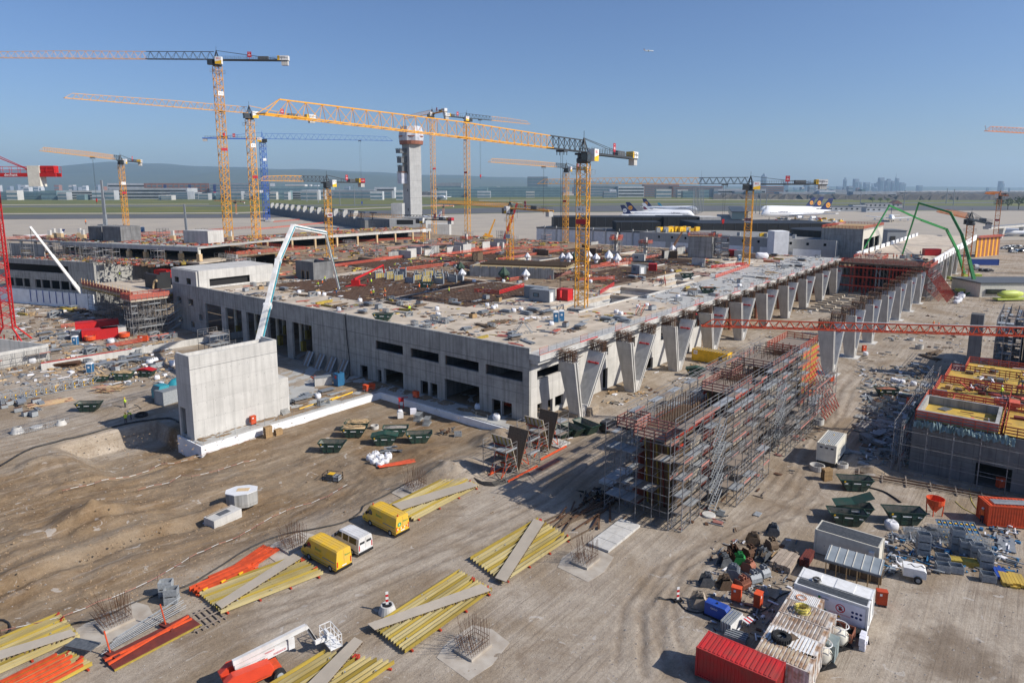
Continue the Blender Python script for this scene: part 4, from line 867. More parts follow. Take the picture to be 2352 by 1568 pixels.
# ================================================================== foreground: formwork tables, vans, lift, skips
def frm(P,Q):v=Q-P;return math.atan2(v.y,v.x)
rnd=random.Random(11)
def girder_mesh(L):
 m=MB()
 m.box(0,-.05,.14,L,.05,.19);m.box(0,-.05,0,L,.05,.05)
 m.box(0,-.02,.05,L,.02,.14)
 n=int(L/.5)
 for i in range(n):m.box(i*.5+.05,-.042,.05,i*.5+.22,.042,.14)
 return m
def formpanel(label,P0,P1,P2,P3,n,strip,zs=.1,red=True):
 0
 vv=(P1-P0+P3-P2)/2;ww=(P2-P0+P3-P1)/2;c=(P0+P1+P2+P3)/4;P0,P1,P2,P3=c-vv/2-ww/2,c+vv/2-ww/2,c-vv/2+ww/2,c+vv/2+ww/2;L=((P1-P0).length+(P3-P2).length)/2;az=frm(P0,P1);z=hg(c.x,c.y)
 t=thing('girder_table',label,'formwork',(c.x,c.y,z+.02),az,'yellow girder formwork panels on the lane');inv=Matrix.Rotation(-az,4,'Z')
 loc=lambda p:inv@(p-V((c.x,c.y,p.z)))
 a0,a2,a1,a3=loc(P0),loc(P2),loc(P1),loc(P3);GM=girder_mesh(1.0).mesh('girder','girder_pale');GM2=GM.copy();GM2.materials.clear();GM2.materials.append(MT['girder'])
 for i in range(n):
  f=i/(n-1);p=a0.lerp(a2,f);r=a1.lerp(a3,f)
  o=link('girder',GM if i%3 else GM2,t,(p.x,p.y,.16),math.atan2(r.y-p.y,r.x-p.x));o.scale=((r-p).length,1.15,1.7)
 for f in(.06,.36,.66,.95):
  m=MB();m.bar((a0.lerp(a1,f).x,a0.lerp(a1,f).y+.3,.08),(a2.lerp(a3,f).x,a2.lerp(a3,f).y-.3,.08),.16,.14);m.ob('waling','formred' if red else 'steel',t)
 if strip:
  S=[loc(s)for s in strip];m=MB();zt=.56
  m.prism([(s.x,s.y,zt)for s in S],(0,0,.05));s_=m.ob('plywood_strip','formply',t)
  m=MB();k=int((S[3]-S[0]).length/.35)
  for i in range(k):
   for(A,B)in((S[0],S[3]),(S[1],S[2])):
    p=A.lerp(B,(i+.5)/k);m.cbox((p.x,p.y,zt-.07),(.14,.12,.13))
  struct(m.ob('strip_blocks','wood_dark',s_),'stuff')
 for i in range(3):
  m=MB();f=rnd.random();p=a1.lerp(a3,f);m.cbox((p.x-.2,p.y,.35),(.5,.14,.3),rnd.random());m.ob('end_bracket','formred',t)
 for i in range(8):
  m=MB();f,g_=rnd.random(),rnd.random();p=a0.lerp(a1,g_).lerp(a2.lerp(a3,g_),f);m.cbox((p.x,p.y,.45),(.16,.1,.06),rnd.random()*3);m.ob('clamp','galv',t)
 return t
S7=lambda x,y:q('s7',x,y);S6=lambda x,y:q('s6',x,y)
def ext(P1,P3,A,B,L):
 d=(B-A).normalized()*L;return P1-d,P1,P3-d,P3
formpanel('yellow girder formwork panel with a diagonal board, next to the striped beacon',S7(1140,1095),S7(1910,558),S7(1405,1300),S7(2235,742),13,[q('s7',1080,1035,.5),q('s7',1145,1090,.5),q('s7',2215,725,.5),q('s7',2125,668,.5)])
P4=ext(S7(690,1310),S7(1325,1405),S7(280,1568),S7(700,1310),10.5)
formpanel('yellow girder formwork panel beside the basket of the boom lift',*P4,13,[q('s7',330,1780,.5),q('s7',520,1800,.5),q('s7',1035,1195,.5),q('s7',960,1155,.5)])
formpanel('yellow girder formwork panel lying beside the rusty beam heap',G(1078,1293),G(1237,1192),G(1155,1336),G(1308,1243),12,[G(1137,1328,.5),G(1162,1337,.5),G(1250,1200,.5),G(1226,1192,.5)])
formpanel('yellow girder formwork panel between the yellow van and the orange beam stack',S6(1815,762),S7(440,425),S6(2030,945),S7(670,582),12,[q('s6',1980,845,.5),q('s6',2035,892,.5),q('s7',470,428,.5),q('s7',400,388,.5)])
P4=ext(S6(552,957),S6(735,1160),S6(0,1190),S6(552,957),10.5)
formpanel('yellow girder formwork panel crossed by the black pipe at the corner of the site',*P4,12,[q('s6',-60,1295,.5),q('s6',-60,1375,.5),q('s6',700,1130,.5),q('s6',650,1082,.5)])
formpanel('yellow girder formwork panel behind the yellow van with blinkers',q('s2',1245,1450),q('s2',1810,1152),q('s2',1430,1575),q('s2',2060,1262),12,[q('s2',1250,1420,.5),q('s2',1330,1472,.5),q('s2',2045,1247,.5),q('s2',1960,1211,.5)])
P4=ext(S6(640,1310),S6(850,1420),S6(205,1530),S6(640,1310),8)
fp=formpanel('formwork panel with bright red steel beams and a dark board on top',*P4,10,None)
inv=Matrix.Rotation(-fp.rotation_euler[2],4,'Z')
for i in range(6):
 m=MB();f=i/5;p=inv@(P4[0].lerp(P4[2],f)-fp.location);r=inv@(P4[1].lerp(P4[3],f)-fp.location);m.bar((p.x,p.y,.62),(r.x-rnd.random(),r.y,.62),.22,.2);m.ob('steel_beam','orange',fp)
m=MB();p=inv@(S6(770,1300)-fp.location);m.cbox((p.x,p.y,.85),(2.6,1.1,.12),-1.2);m.ob('dark_board','dsteel',fp)
st=thing('beam_stack','stack of bright orange steel waling beams behind the grey crates','beams',S6(2030,640),frm(S6(1700,720),S7(200,370)))
for i in range(8):
 for j in range(3):
  if j==2 and i>4:continue
  m=MB();L=6.5-rnd.random()*1.5;x=-3+rnd.random()*.8+(2.2 if i>4 else 0);y=-.9+i*.26;z=.1+j*.24
  m.box(x,y,z,x+L,y+.09,z+.2);m.box(x,y+.13,z,x+L,y+.22,z+.2);m.ob('waling_beam','orange',st)
for i in range(6):
 m=MB();m.cbox((-2+i*.9,-.95+(i%2)*.6,.62),(.5,.16,.14),.3);m.ob('yellow_coupler','sign_yel',st)
st2=thing('beam_stack','orange steel beams fanned out beside the rebar starters','beams',S7(60,430),frm(S7(0,500),S7(190,370)))
for i in range(9):
 m=MB();y=-1+i*.24;m.bar((-2.2+rnd.random()*.3,y,.25),(2.0+rnd.random()*.3,y*1.1,.25),.16,.16);m.ob('waling_beam','orange',st2)
def crate(label,loc,rz,n=1,c='galv',group=None,d=(1.2,.8,.75)):
 t=thing('steel_crate',label,'crate',loc,rz,group)
 for k in range(n):
  m=MB();z=k*(d[2]+.03);x,y=d[0]/2,d[1]/2
  m.box(-x,-y,z+.1,x,-y+.04,z+d[2]);m.box(-x,y-.04,z+.1,x,y,z+d[2]);m.box(-x,-y+.04,z+.1,-x+.04,y-.04,z+d[2]);m.box(x-.04,-y+.04,z+.1,x,y-.04,z+d[2]);m.box(-x+.04,-y+.04,z+.1,x-.04,y-.04,z+.14)
  for sx in(-1,1):
   for sy in(-1,1):m.cbox((sx*(x-.06),sy*(y-.06),z+.05),(.1,.1,.1))
  for i in range(1,6):m.box(-x,-y-.02,z+.1+i*(d[2]-.15)/6,x,-y-.001,z+.14+i*(d[2]-.15)/6);m.box(x+.001,-y,z+.1+i*(d[2]-.15)/6,x+.02,y,z+.14+i*(d[2]-.15)/6)
  m.ob('crate_box',c,t)
 return t
crate('two ribbed grey steel crates stacked, filled with rusty clamps',S6(1580,830),BA-.7,2)
crate('ribbed grey steel crate pair standing against the orange beams',S6(1530,760),BA-.7,2)
ft=thing('prop_assembly','red brown formwork board with orange props and loose grey tubes on it','formwork',S6(1400,1190),frm(S6(1150,1340),S6(1690,1060)))
m=MB();m.box(-3.6,-1.2,.1,3.6,1.0,.25);m.ob('board','redbrown',ft)
m=MB();m.box(-3.6,-1.35,.05,3.7,-1.25,.2);m.ob('edge_girder','girder',ft)
for y0,y1 in((-.5,.35),(.2,-.2)):
 m=MB();m.bar((-3.7,y0,.4),(3.4,y1,.45),.16);m.ob('prop','orange',ft)
for x in(-3.0,1.6):
 m=MB();m.tube((x,.8,.2),(x-.15,1.3,2.3),.06);m.ob('upright_prop','orange',ft);m=MB();m.cbox((x,.6,.35),(.5,1.6,.2),.2);m.ob('prop_foot','redbrown',ft)
for i in range(7):
 m=MB();m.tube((-3.6+i*.3,1.1+i*.22,.5),(3.2+rnd.random(),1.6+i*.25,.6+.05*i),.03);m.ob('tube','galv',ft)
ft=thing('timber_grid','dark timber grid lying under the end of a formwork panel','timber',S6(1880,980),frm(S6(1760,950),S6(1900,1090)))
for i in range(6):
 m=MB();m.box(-1.6,-1.3+i*.5,.02,1.6,-1.2+i*.5,.14);m.ob('batten','wood_grey',ft)
for x in(-1.2,0,1.2):
 m=MB();m.box(x,-1.5,.141,x+.1,1.5,.22);m.ob('batten','wood_grey',ft)
def pad(label,k,x,y,rz=BA,s=1.,bx=True,txt=None):
 p=gq(k,x,y)if k else gq(None,x,y);t=thing('foundation_pad',label,'foundation',p,rz,'foundation pads with starter bars')
 m=MB();m.prism([(-3.0*s,-2.2*s,-.5),(-.4,-2.5*s,-.5),(2.6*s,-1.9*s,-.5),(3.0*s,.4,-.5),(2.4*s,2.2*s,-.5),(-.8,2.4*s,-.5),(-2.7*s,1.7*s,-.5)],(0,0,.56));m.ob('pad_slab',mat('pad_conc',(.46,.42,.36),(.34,.29,.235),.7,.9,0,.3,.05,9).name,t)
 m=MB();m.box(-1.3,-1.0,.065,1.3,1.0,.3);m.ob('kicker','pad_conc',t)
 m=MB();rr=random.Random(hash(label)%999)
 for i in range(10):
  for j in range(6):
   x_=-1.1+i*.245;y_=-.85+j*.34
   if 1<i<8 and 1<j<4 and rr.random()<.6:continue
   tall=1.9+rr.random()*.5 if i>4 else 1.2+rr.random()*.5;lx=-.9*(1-i/9)+rr.uniform(-.1,.1)
   m.bar((x_,y_,.3),(x_+lx*.6,y_+rr.uniform(-.12,.12),.3+tall),.024)
 for _ in range(7):m.bar((rr.uniform(-.9,0),rr.uniform(-.8,.8),.3),(rr.uniform(-2.2,-.3),rr.uniform(-1,1),2.9+rr.random()),.022)
 for z in(.7,1.1):m.bar((-1.2,-.8,z),(1.1,-.8,z),.03);m.bar((-1.2,.8,z),(1.1,.8,z),.03);m.bar((1.1,-.8,z),(1.1,.8,z),.03)
 m.ob('starter_bars','rust',t)
 if txt:text(txt,.6,'text_r',t,(2.4,1.6,.081),(0,1,0),(0,0,1))
 return t
pad('concrete pad with rusty starter bars near the orange tubes','s2',1470,1280);pad('concrete pad with rusty starter bars behind the yellow van','s7',400,320)
pad('concrete pad with rusty starter bars and a small timber box beside the grey crates','s6',1060,1020);pad('concrete pad with rusty starter bars in front of the longest diagonal board','s7',2050,1260)
pad('concrete pad with rusty starter bars beside the pale slab row',None,1345,1290)
sl=thing('slab_row','row of pale concrete slabs laid edge to edge near the big scaffold','slabs',gq(None,1412,1230),BA)
for i in range(4):
 for j in range(2):
  m=MB();m.box(-3.6+i*1.8,-1.3+j*1.3,-.1,-1.85+i*1.8,-.04+j*1.3,.28+.01*(i%2));m.ob('slab','conc_new',sl)
sl=thing('slab_row','pale concrete slabs in the shade at the foot of the big scaffold','slabs',gq('s3',1460,920),BA)
for i in range(3):
 m=MB();m.box(-4+i*2.6,-1.1,-.1,-1.6+i*2.6,1.1,.4);m.ob('slab','conc_new',sl)
for k,x,y,n in[('s3',905,640,1),('s3',1060,370,3),('s3',1180,350,6)]:
 sl=thing('slab_stack',['','flat concrete slab pair beside the small V formwork','','low stack of timber backed slabs beside the open skips','','','tall stack of dusty boards next to the first V pillar'][n],'slabs',gq(k,x,y),BA)
 for i in range(n):
  m=MB();m.cbox((0,0,.12+i*.24),(2.8+rnd.random()*.2,1.6,.2),rnd.uniform(-.05,.05));m.ob('slab','conc_new' if n==1 else 'sandbag',sl)
 if n==1:m=MB();m.cbox((.2,1.75,.12),(2.7,1.6,.22),.04);m.ob('slab','conc_new',sl)
def wheel(t,x,y,r,w,name='wheel'):
 m=MB();m.tube((x,y-w/2,r),(x,y+w/2,r),r,r,16);o=m.ob(name,'tyre',t)
 m=MB();s=1 if y>0 else-1;m.tube((x,y+s*(w/2-.02),r),(x,y+s*(w/2+.015),r),r*.58,r*.5,12);m.ob('rim','galv',o);return o
def van(label,W1,W2,c,L=5.9,H=2.55,Wd=1.95,windows=False,blink=False,ad='Beton'):
 0
 az=frm(W1,W2);f=V((cos(az),sin(az),0));l=V((-sin(az),cos(az),0));o=W1-f*0-l*(Wd/2-.1)
 t=thing('van',label,'van',(o.x,o.y,hg(o.x,o.y)),az);wb=3.6 if L>5.5 else 2.9;r0=-1.05
 X0,X1=r0,r0+L;hh=H-.1
 def ring(x,zb,zt,w,wt):
  return[(x,-w/2,zb),(x,w/2,zb),(x,w/2*1.0,zb+(zt-zb)*.5),(x,wt/2,zt-.12),(x,wt/2-.14,zt),(x,-wt/2+.14,zt),(x,-wt/2,zt-.12),(x,-w/2,zb+(zt-zb)*.5)]
 fr=X1
 m=MB();m.loft([ring(X0,.42,hh-.02,Wd-.04,Wd-.24),ring(X0+.06,.36,hh,Wd,Wd-.2),ring(fr-1.95,.36,hh,Wd,Wd-.2),ring(fr-1.5,.36,hh-.06,Wd,Wd-.24),ring(fr-.85,.36,1.45,Wd,Wd-.12),ring(fr-.25,.38,1.12,Wd-.08,Wd-.3),ring(fr,.42,.85,Wd-.3,Wd-.5)])
 m.ob('body',c,t,smooth=False)
 for(x,s)in((0,1),(0,-1),(wb,1),(wb,-1)):wheel(t,x,s*(Wd/2-.1),.36,.24)
 def sidep(x0,x1,z0,z1,s,mt_,nm,th=.012,xo=0):
  m=MB();y=s*(Wd/2);m.prism([(x0,y,z0),(x1,y,z0),(x1-xo,y-s*.10*(z1/2.4),z1),(x0,y-s*.10*(z1/2.4),z1)],(0,s*th,0));return m.ob(nm,mt_,t)
 for s in(-1,1):
  sidep(fr-2.05,fr-1.15,1.45,2.02,s,'glass','side_window',xo=.35)
  if windows:
   sidep(X0+.4,X0+1.55,1.35,2.0,s,'glass','side_window');sidep(X0+1.75,X0+2.6,1.35,2.0,s,'glass','side_window')
  sidep(X0+.1,fr-.5,.52,.68,s,'dkgrey','rubbing_strip')
  if ad:
   sidep(X0+.3,X0+2.3,1.12,1.85,s,'glassblue','advert_panel');text(ad,.42,'text_g',t,(X0+3.0,s*(Wd/2-.03),1.75),(-s,0,0),(0,s,0),d=.03)
   sidep(X0+2.45,X0+3.6,1.28,1.38,s,'text_r','advert_line');sidep(X0+.1,X0+4.3,.82,.95,s,'galv','reflective_stripe')
 m=MB();m.prism([(fr-1.46,-Wd/2+.2,hh-.14),(fr-1.46,Wd/2-.2,hh-.14),(fr-.83,Wd/2-.14,1.5),(fr-.83,-Wd/2+.14,1.5)],(.02,0,.02));m.ob('windscreen','glass',t)
 for s in(-1,1):
  m=MB();m.box(X0-.02,s*(Wd/2-.14)-.06,.75,X0+.03,s*(Wd/2-.14)+.06,1.35);m.ob('tail_light','redp',t)
  m=MB();m.box(fr-.35,s*.75-.12,.8,fr-.12,s*.75+.12,1.0);m.ob('headlight','galv',t)
  m=MB();m.box(fr-1.2,s*(Wd/2+.1)-.1,1.35,fr-1.08,s*(Wd/2+.1)+.1,1.7);m.ob('mirror','black',t)
  if windows:m=MB();m.prism([(X0-.01,s*.12,1.4),(X0-.01,s*.8,1.4),(X0+.05,s*.72,2.08),(X0+.05,s*.12,2.08)],(-.012,0,0));m.ob('rear_window','glass',t)
 m=MB();m.box(X0-.14,-Wd/2+.05,.32,X0-.005,Wd/2-.05,.56);m.ob('rear_bumper','black',t)
 m=MB();m.box(X0-.012,-.006,.62,X0-.004,.006,hh-.15);m.ob('door_seam','dkgrey',t)
 m=MB();m.box(X0-.03,-.28,.68,X0-.021,.28,.8);m.ob('number_plate','white',t)
 for i in range(5):
  m=MB();y=-.7+i*.35;m.box(X0+.3,y-.04,hh-.001,fr-2.0,y+.04,hh+.02);m.ob('roof_rib',c,t)
 if ad:
  text(ad,.30,'text_g',t,(X0-.01,-.45,1.75),(0,-1,0),(-1,0,0));
 if blink:
  for x in(X0+.2,fr-1.7):
   m=MB();m.tube((x,.5,hh),(x,.5,hh+.22),.09,.07,8);m.ob('blinker','orange',t)
  for i in range(7):
   m=MB();m.box(X0-.02,-.85+i*.25,.95,X0-.013,-.73+i*.25,1.12);m.ob('hazard_stripe','text_r' if i%2 else 'white',t)
  m=MB();ngon(m,(X0-.02,.45,1.55),.26,16,(0,1,0),(0,0,1));m.ob('round_logo','text_g',t);text('b',.45,'text_w',t,(X0-.02,.45,1.55),(0,-1,0),(-1,0,0))
 return t
van('yellow panel van with green lettering parked next to the white minibus',S7(745,541),S7(530,421),'van_yellow',6.3)
van('yellow panel van with orange blinkers and striped rear',S7(1293,212),S7(1100,113),'van_yellow',6.3,blink=True)
az_=frm(S7(745,541),S7(530,421));pr=S7(1000,415)+V((cos(az_),sin(az_),0))*.95
van('white minibus with dark rear windows parked between two yellow vans',pr,pr+V((cos(az_),sin(az_),0))*2.9,'van_white',4.9,2.25,1.95,True,ad=None)
p=gq('s3',1360,500);az_=BA-.02
ct=thing('car','black estate car with roof rack driving between skips and scaffold','car',p,az_)
m=MB();rg=lambda x,w,zb,zt,wt:[(x,-w/2,zb),(x,w/2,zb),(x,w/2,zb+.55*(zt-zb)),(x,wt/2,zt),(x,-wt/2,zt),(x,-w/2,zb+.55*(zt-zb))]
m.loft([rg(-2.1,1.6,.4,1.3,1.3),rg(-2.0,1.75,.3,1.75,1.3),rg(-.2,1.78,.28,1.85,1.35),rg(.8,1.78,.28,1.55,1.35),rg(1.2,1.75,.28,1.05,1.6),rg(2.1,1.6,.35,.85,1.4)]);m.ob('body','car_dark',ct)
for x in(-1.35,1.35):
 for s in(-1,1):wheel(ct,x,s*.8,.33,.22)
m=MB();m.prism([(-2.06,-.65,1.1),(-2.06,.65,1.1),(-2.0,.55,1.65),(-2.0,-.55,1.65)],(-.03,0,0));m.ob('rear_window','glassblue',ct)
for s in(-1,1):
 m=MB();m.box(-2.13,s*.72-.07,.85,-2.08,s*.72+.07,1.15);m.ob('tail_light','redp',ct);m=MB();m.bar((-1.8,s*.55,1.92),(.4,s*.55,1.95),.05);m.ob('roof_rail','galv',ct)
for x in(-1.6,.1):m=MB();m.bar((x,-.6,1.96),(x,.6,1.96),.06);m.ob('roof_bar','galv',ct)
def cz(x,y,z=0):return G((900+x/4.594)*.57422,(2440+y/4.594)*.57422,z)
tb=cz(560,1330);az_=frm(cz(560,1330),cz(1500,900));bl=thing('boom_lift','red and white articulated boom lift with folded arms and empty basket','lift',tb,az_)
m=MB();m.box(-1.6,-.7,.55,1.9,.7,.95);m.ob('chassis','redp' if 0 else 'orange',bl)
for x in(-1.3,1.6):
 for s in(-1,1):wheel(bl,x,s*.95,.5,.38)
 m=MB();m.bar((x,-.9,.5),(x,.9,.5),.2);m.ob('axle','orange',bl)
mat('lift_red',(.70,.07,.03),(.60,.06,.03),1,.4)
m=MB();rg=lambda y,s:[(-2.3*s,y,1.0),(1.0*s,y,1.0),(1.2*s,y,1.35),(.9*s,y,1.95),(-1.9*s,y,2.1),(-2.5*s,y,1.7)]
m.loft([rg(-1.05,.94),rg(-.95,1),rg(-.4,1),rg(-.35,.97)]);m.ob('engine_hood','lift_red',bl)
m=MB();m.loft([rg(.35,.97),rg(.4,1),rg(.95,1),rg(1.05,.94)]);m.ob('engine_hood','lift_red',bl)
m=MB();m.box(-2.3,-.34,1.0,.8,.34,1.5);m.ob('turntable','lift_red',bl)
for(p,r,w,h)in[((-1.4,0,1.7),(3.0,0,2.0),.34,.4),((3.0,0,2.35),(-1.5,0,2.15),.30,.34),((-1.6,0,2.55),(4.3,0,3.0),.32,.40),((4.3,0,3.05),(5.0,0,1.5),.26,.26),((5.0,0,1.2),(5.9,0,1.15),.3,.3)]:
 m=MB();m.bar(p,r,w,h);m.ob('boom_arm','van_white',bl)
m=MB();m.box(2.7,-.3,1.75,3.2,.3,2.65);m.ob('knuckle','van_white',bl)
m=MB();m.tube((-.6,.28,2.3),(2.4,.28,2.62),.08);m.ob('cylinder','black',bl);m=MB();m.tube((4.45,-.2,2.8),(5.0,-.2,1.6),.07);m.ob('cylinder','black',bl)
side=-1
text('mateco',.34,'text_r',bl,(2.0,side*.18,1.97),(1,0,.07),(0,side,0));text('miet...',.34,'text_k',bl,(.6,side*.18,1.87),(1,0,.07),(0,side,0));text('mateco',.26,'text_r',bl,(1.2,side*.16,2.3),(1,0,.05),(0,side,0))
bk=MB();bk.box(5.9,-1.1,.6,6.9,1.1,.7);b_=bk.ob('basket_floor','white',bl)
m=MB()
for z in(1.2,1.75):
 for a_,c_ in(((5.9,-1.1),(6.9,-1.1)),((6.9,-1.1),(6.9,1.1)),((6.9,1.1),(5.9,1.1)),((5.9,1.1),(5.9,-1.1))):m.bar((*a_,z),(*c_,z),.045)
for x,y in((5.9,-1.1),(6.4,-1.1),(6.9,-1.1),(6.9,-.4),(6.9,.4),(6.9,1.1),(6.4,1.1),(5.9,1.1),(5.9,0)):m.bar((x,y,.6),(x,y,1.75),.045)
m.ob('basket_rail','white',bl)
m=MB();m.box(5.95,-.35,1.0,6.15,.35,1.85);m.ob('control_box','white',bl)
def skip_mesh(kind):
 m=MB();T=.05
 def prof(y):return[(-2.05,y,1.55),(-1.15,y,.12),(1.15,y,.12),(2.05,y,1.55)]
 for y in(-.9,.86):m.prism(prof(y),(0,.04,0))
 m.para((-1.15,-.86,.12),(2.3,0,0),(0,1.72,0),(0,0,T))
 for s in(-1,1):m.para((s*2.05,-.86,1.55),(-s*.9,0,-1.43),(0,1.72,0),(-s*T,0,0))
 return m
def skip_rim():
 m=MB()
 for y in(-.93,.93):m.bar((-2.1,y,1.55),(2.1,y,1.55),.07);m.bar((-1.62,y,.86),(1.62,y,.86),.05)
 for s in(-1,1):m.bar((s*2.08,-.93,1.55),(s*2.08,.93,1.55),.07)
 for x in(-.55,.55):
  for y in(-.94,.94):m.bar((x,y,.15),(x,y,1.5),.07)
 for s in(-1,1):
  for y in(-.96,.96):m.tube((s*1.5,y-.05,1.2),(s*1.5,y+.05,1.2),.07)
 return m
SKM=skip_mesh(0).mesh('skip_body',['skip_green']);SRM=skip_rim().mesh('skip_rim','skip_green')
SIM=MB()
SIM.add([(-1.10,-.855,.18),(1.10,-.855,.18),(1.10,.855,.18),(-1.10,.855,.18),(-1.95,-.855,1.5),(1.95,-.855,1.5),(1.95,.855,1.5),(-1.95,.855,1.5)],[(0,1,2,3),(0,4,5,1),(1,5,6,2),(2,6,7,3),(3,7,4,0)]);SIM=SIM.mesh('skip_lining','skip_in')
SDM=MB()
for s in(-1,1):SDM.box(s*1.35-.22,-.945,1.02,s*1.35+.22,-.935,1.16)
SDM=SDM.mesh('hazard_sticker','white');SYM=MB();SYM.box(-1.62,-.945,1.2,-1.42,-.935,1.45);SYM=SYM.mesh('yellow_sticker','sign_yel')
SMM=MB();SMM.box(-.45,-.985,1.08,.45,-.975,1.2);SMM=SMM.mesh('name_sticker','white')
LIDS={}
def lid(kind):
 if kind in LIDS:return LIDS[kind]
 m=MB()
 if kind=='gable':
  for s in(-1,1):m.para((0,-.98,2.05),(s*2.15,0,-.45),(0,1.96,0),(0,0,.05))
  for y in(-.9,.86):m.prism([(-2.05,y,1.58),(2.05,y,1.58),(0,y,2.04)],(0,.04,0))
  for x in(-1.1,1.1):m.bar((x,-.98,1.87),(x,.98,1.87),.08)
 elif kind=='flap':
  m.para((-.1,-.98,2.0),(2.1,0,.9),(0,1.96,0),(0,0,.05));m.para((-.1,-.98,2.0),(-2.1,0,-.35),(0,1.96,0),(0,0,.05))
 LIDS[kind]=m.mesh('skip_lid','skip_green');return LIDS[kind]
def heap_mesh(seed,c,w=1.75,d=.78,z=1.35,h=.35):
 rr=random.Random(seed);m=MB();n=9;vs=[]
 for i in range(n):
  for j in range(n):
   u,v=i/(n-1)*2-1,j/(n-1)*2-1;vs.append((u*w,v*d,z+h*max(0,1-u*u)*max(0,1-v*v)+rr.uniform(-.06,.06)))
 m.add(vs,[(i*n+j,(i+1)*n+j,(i+1)*n+j+1,i*n+j+1)for i in range(n-1)for j in range(n-1)])
 if c=='wood_pale':
  for _ in range(26):
   x,y,a=rr.uniform(-1.4,1.4),rr.uniform(-.6,.6),rr.uniform(-.7,.7);l=rr.uniform(.4,1.1);m.bar((x-cos(a)*l,y-sin(a)*l*.5,z+h+rr.uniform(-.1,.15)),(x+cos(a)*l,y+sin(a)*l*.5,z+h+rr.uniform(-.1,.2)),.1,.04)
 return m.mesh('skip_load',c)
def skip(label,p,rz,load=None,ld=None,group=None,s=1.,lidc=None):
 t=thing('skip',label,'skip',p,rz,group);t.scale=(s,s,s)
 link('skip_body',SKM,t);link('skip_rim',SRM,t);link('skip_lining',SIM,t);link('hazard_sticker',SDM,t);link('yellow_sticker',SYM,t);link('name_sticker',SMM,t)
 if load:link('skip_load',heap_mesh(len(label),load),t)
 if ld:
  o=link('skip_lid',lid(ld),t)
  if lidc:me=lid(ld).copy();me.materials.clear();me.materials.append(MT[lidc]);o.data=me
 return t
gp_=lambda k,x,y:gq(k,x,y)
skip('open empty dark green skip with rusty rim near the big bags',gp_('s2',705,925),-.02,None)
skip('dark green skip heaped with broken timber and black sheet',gp_('s2',905,790),.04,'wood_pale');skip('dark green skip of wood standing behind another wood filled skip',gp_('s2',935,735),.02,'wood_pale')
skip('closed dark green skip with gabled lid beside the concrete ring',gp_('s2',1185,865),.08,None,'gable');skip('dark green skip of rubble with a white sack on it',gp_('s2',1285,785),.1,'rubble');skip('open dark green skip with pale dusty inside',gp_('s2',1500,840),.12)
skip('weathered open skip nearest the small V formwork',gp_('s3',905,565),BA+pi/2-.25,None,None,None,.9);skip('middle one of three weathered skips below the terminal corner',gp_('s3',1015,550),BA+pi/2-.25,None,None,None,.95);skip('tall dark green skip standing beside the black car',gp_('s3',1140,525),BA+pi/2-.25,None,None,None,1.1)
skip('empty dark green skip on the sand beside the plank pile',gp_('s1',825,785),.1);skip('dark green skip with bright red lid half open',gp_('s1',1350,470),-.15,None,'gable',None,.9,'redp');skip('dark green skip full of timber scraps near the blue toilet',gp_('s1',1135,500),0,'wood_pale');skip('small dark green skip with yellow timber offcuts',gp_('s1',935,515),.1,'wood_pale',None,None,.75)
skip('long dark green skip beside the pallet stack and white office box',gp_('t1',790,125),-.12);skip('open dark green skip behind the cream container',gp_('t1',715,440),-.2);skip('dark green skip with raised flap lid behind an open skip',gp_('t1',775,380),-.2,None,'flap');skip('large dark green skip beside the orange concrete bucket',gp_('t1',1235,430),-.12,None,None,None,1.05)
skip('dark green skip of brown debris on the lane beside bagged waste',gp_('s5',1085,650),-.05,'rust_brown');skip('dark green skip with closed lid behind the yellow container',gp_('r8',880,1385),-.3,None,'gable')
def bag_mesh(seed):
 rr=random.Random(seed);m=MB();R=[]
 for z,s in((0,.42),(.12,.5),(.45,.53),(.75,.50),(.9,.40),(.86,.25)):
  R.append([(s*math.copysign(abs(cos(t))**.6,cos(t))*(1+rr.uniform(-.07,.07)),s*math.copysign(abs(sin(t))**.6,sin(t))*(1+rr.uniform(-.07,.07)),z+rr.uniform(-.03,.03))for t in[2*pi*i/12 for i in range(12)]])
 m.loft(R);return m
BGS=[bag_mesh(i).mesh('bag_body','bag',True)for i in range(4)]
BLP=MB()
for s in(-1,1):
 for u in(-1,1):BLP.path([(s*.35,u*.35,.85),(s*.2,u*.22,1.05),(s*.05,u*.3,.9)],.03,4)
BLP=BLP.mesh('lifting_loop','bag');BTP=MB();BTP.lathe([(.34,.80),(.2,.9),(.02,.93)],10);BTP=BTP.mesh('bag_fill','rubble')
def bag(label,p,group,fill=False,s=1.):
 t=thing('big_bag',label,'bag',p,rnd.random()*3,group);t.scale=(s,s,s*rnd.uniform(.8,1.05));link('bag_body',BGS[rnd.randrange(4)],t);link('lifting_loop',BLP,t)
 if fill:link('bag_fill',BTP,t)
for x,y in[(1050,1010),(1100,985),(1085,1040),(1140,1010),(1190,1035),(1140,1065),(1215,1000)]:bag('white big bag with gravel in the cluster beside the orange tubes',gp_('s2',x,y),'big bags beside the orange tubes',True,1.05)
bag('lone white big bag before the red covered skip',gp_('s1',1445,500),None);bag('white big bag slumped at the foot of the shaded facade',q('s2',2210,640,0),None,s=1.1);bag('white big bag beside the facade corner opening',q('s3',315,405,0),None,s=1.1)
bag('white big bag among the boards on the ledge',q('s2',570,440,0),None);bag('white big bag inside the widest facade opening',q('s2',2035,540,0),None)
for x,y in[(1150,520),(1190,530),(1230,535)]:bag('white big bag in the row beside the steel heap on the lane',gp_('s5',x,y),'big bags on the lane')
bag('white big bag alone near the debris skip',gp_('s5',1335,555),None);bag('white sack of grey sheeting behind the cream container',gp_('t1',1130,490),None,s=1.3);bag('white sack next to the outer pillar footing',gp_('s5',895,280),None)
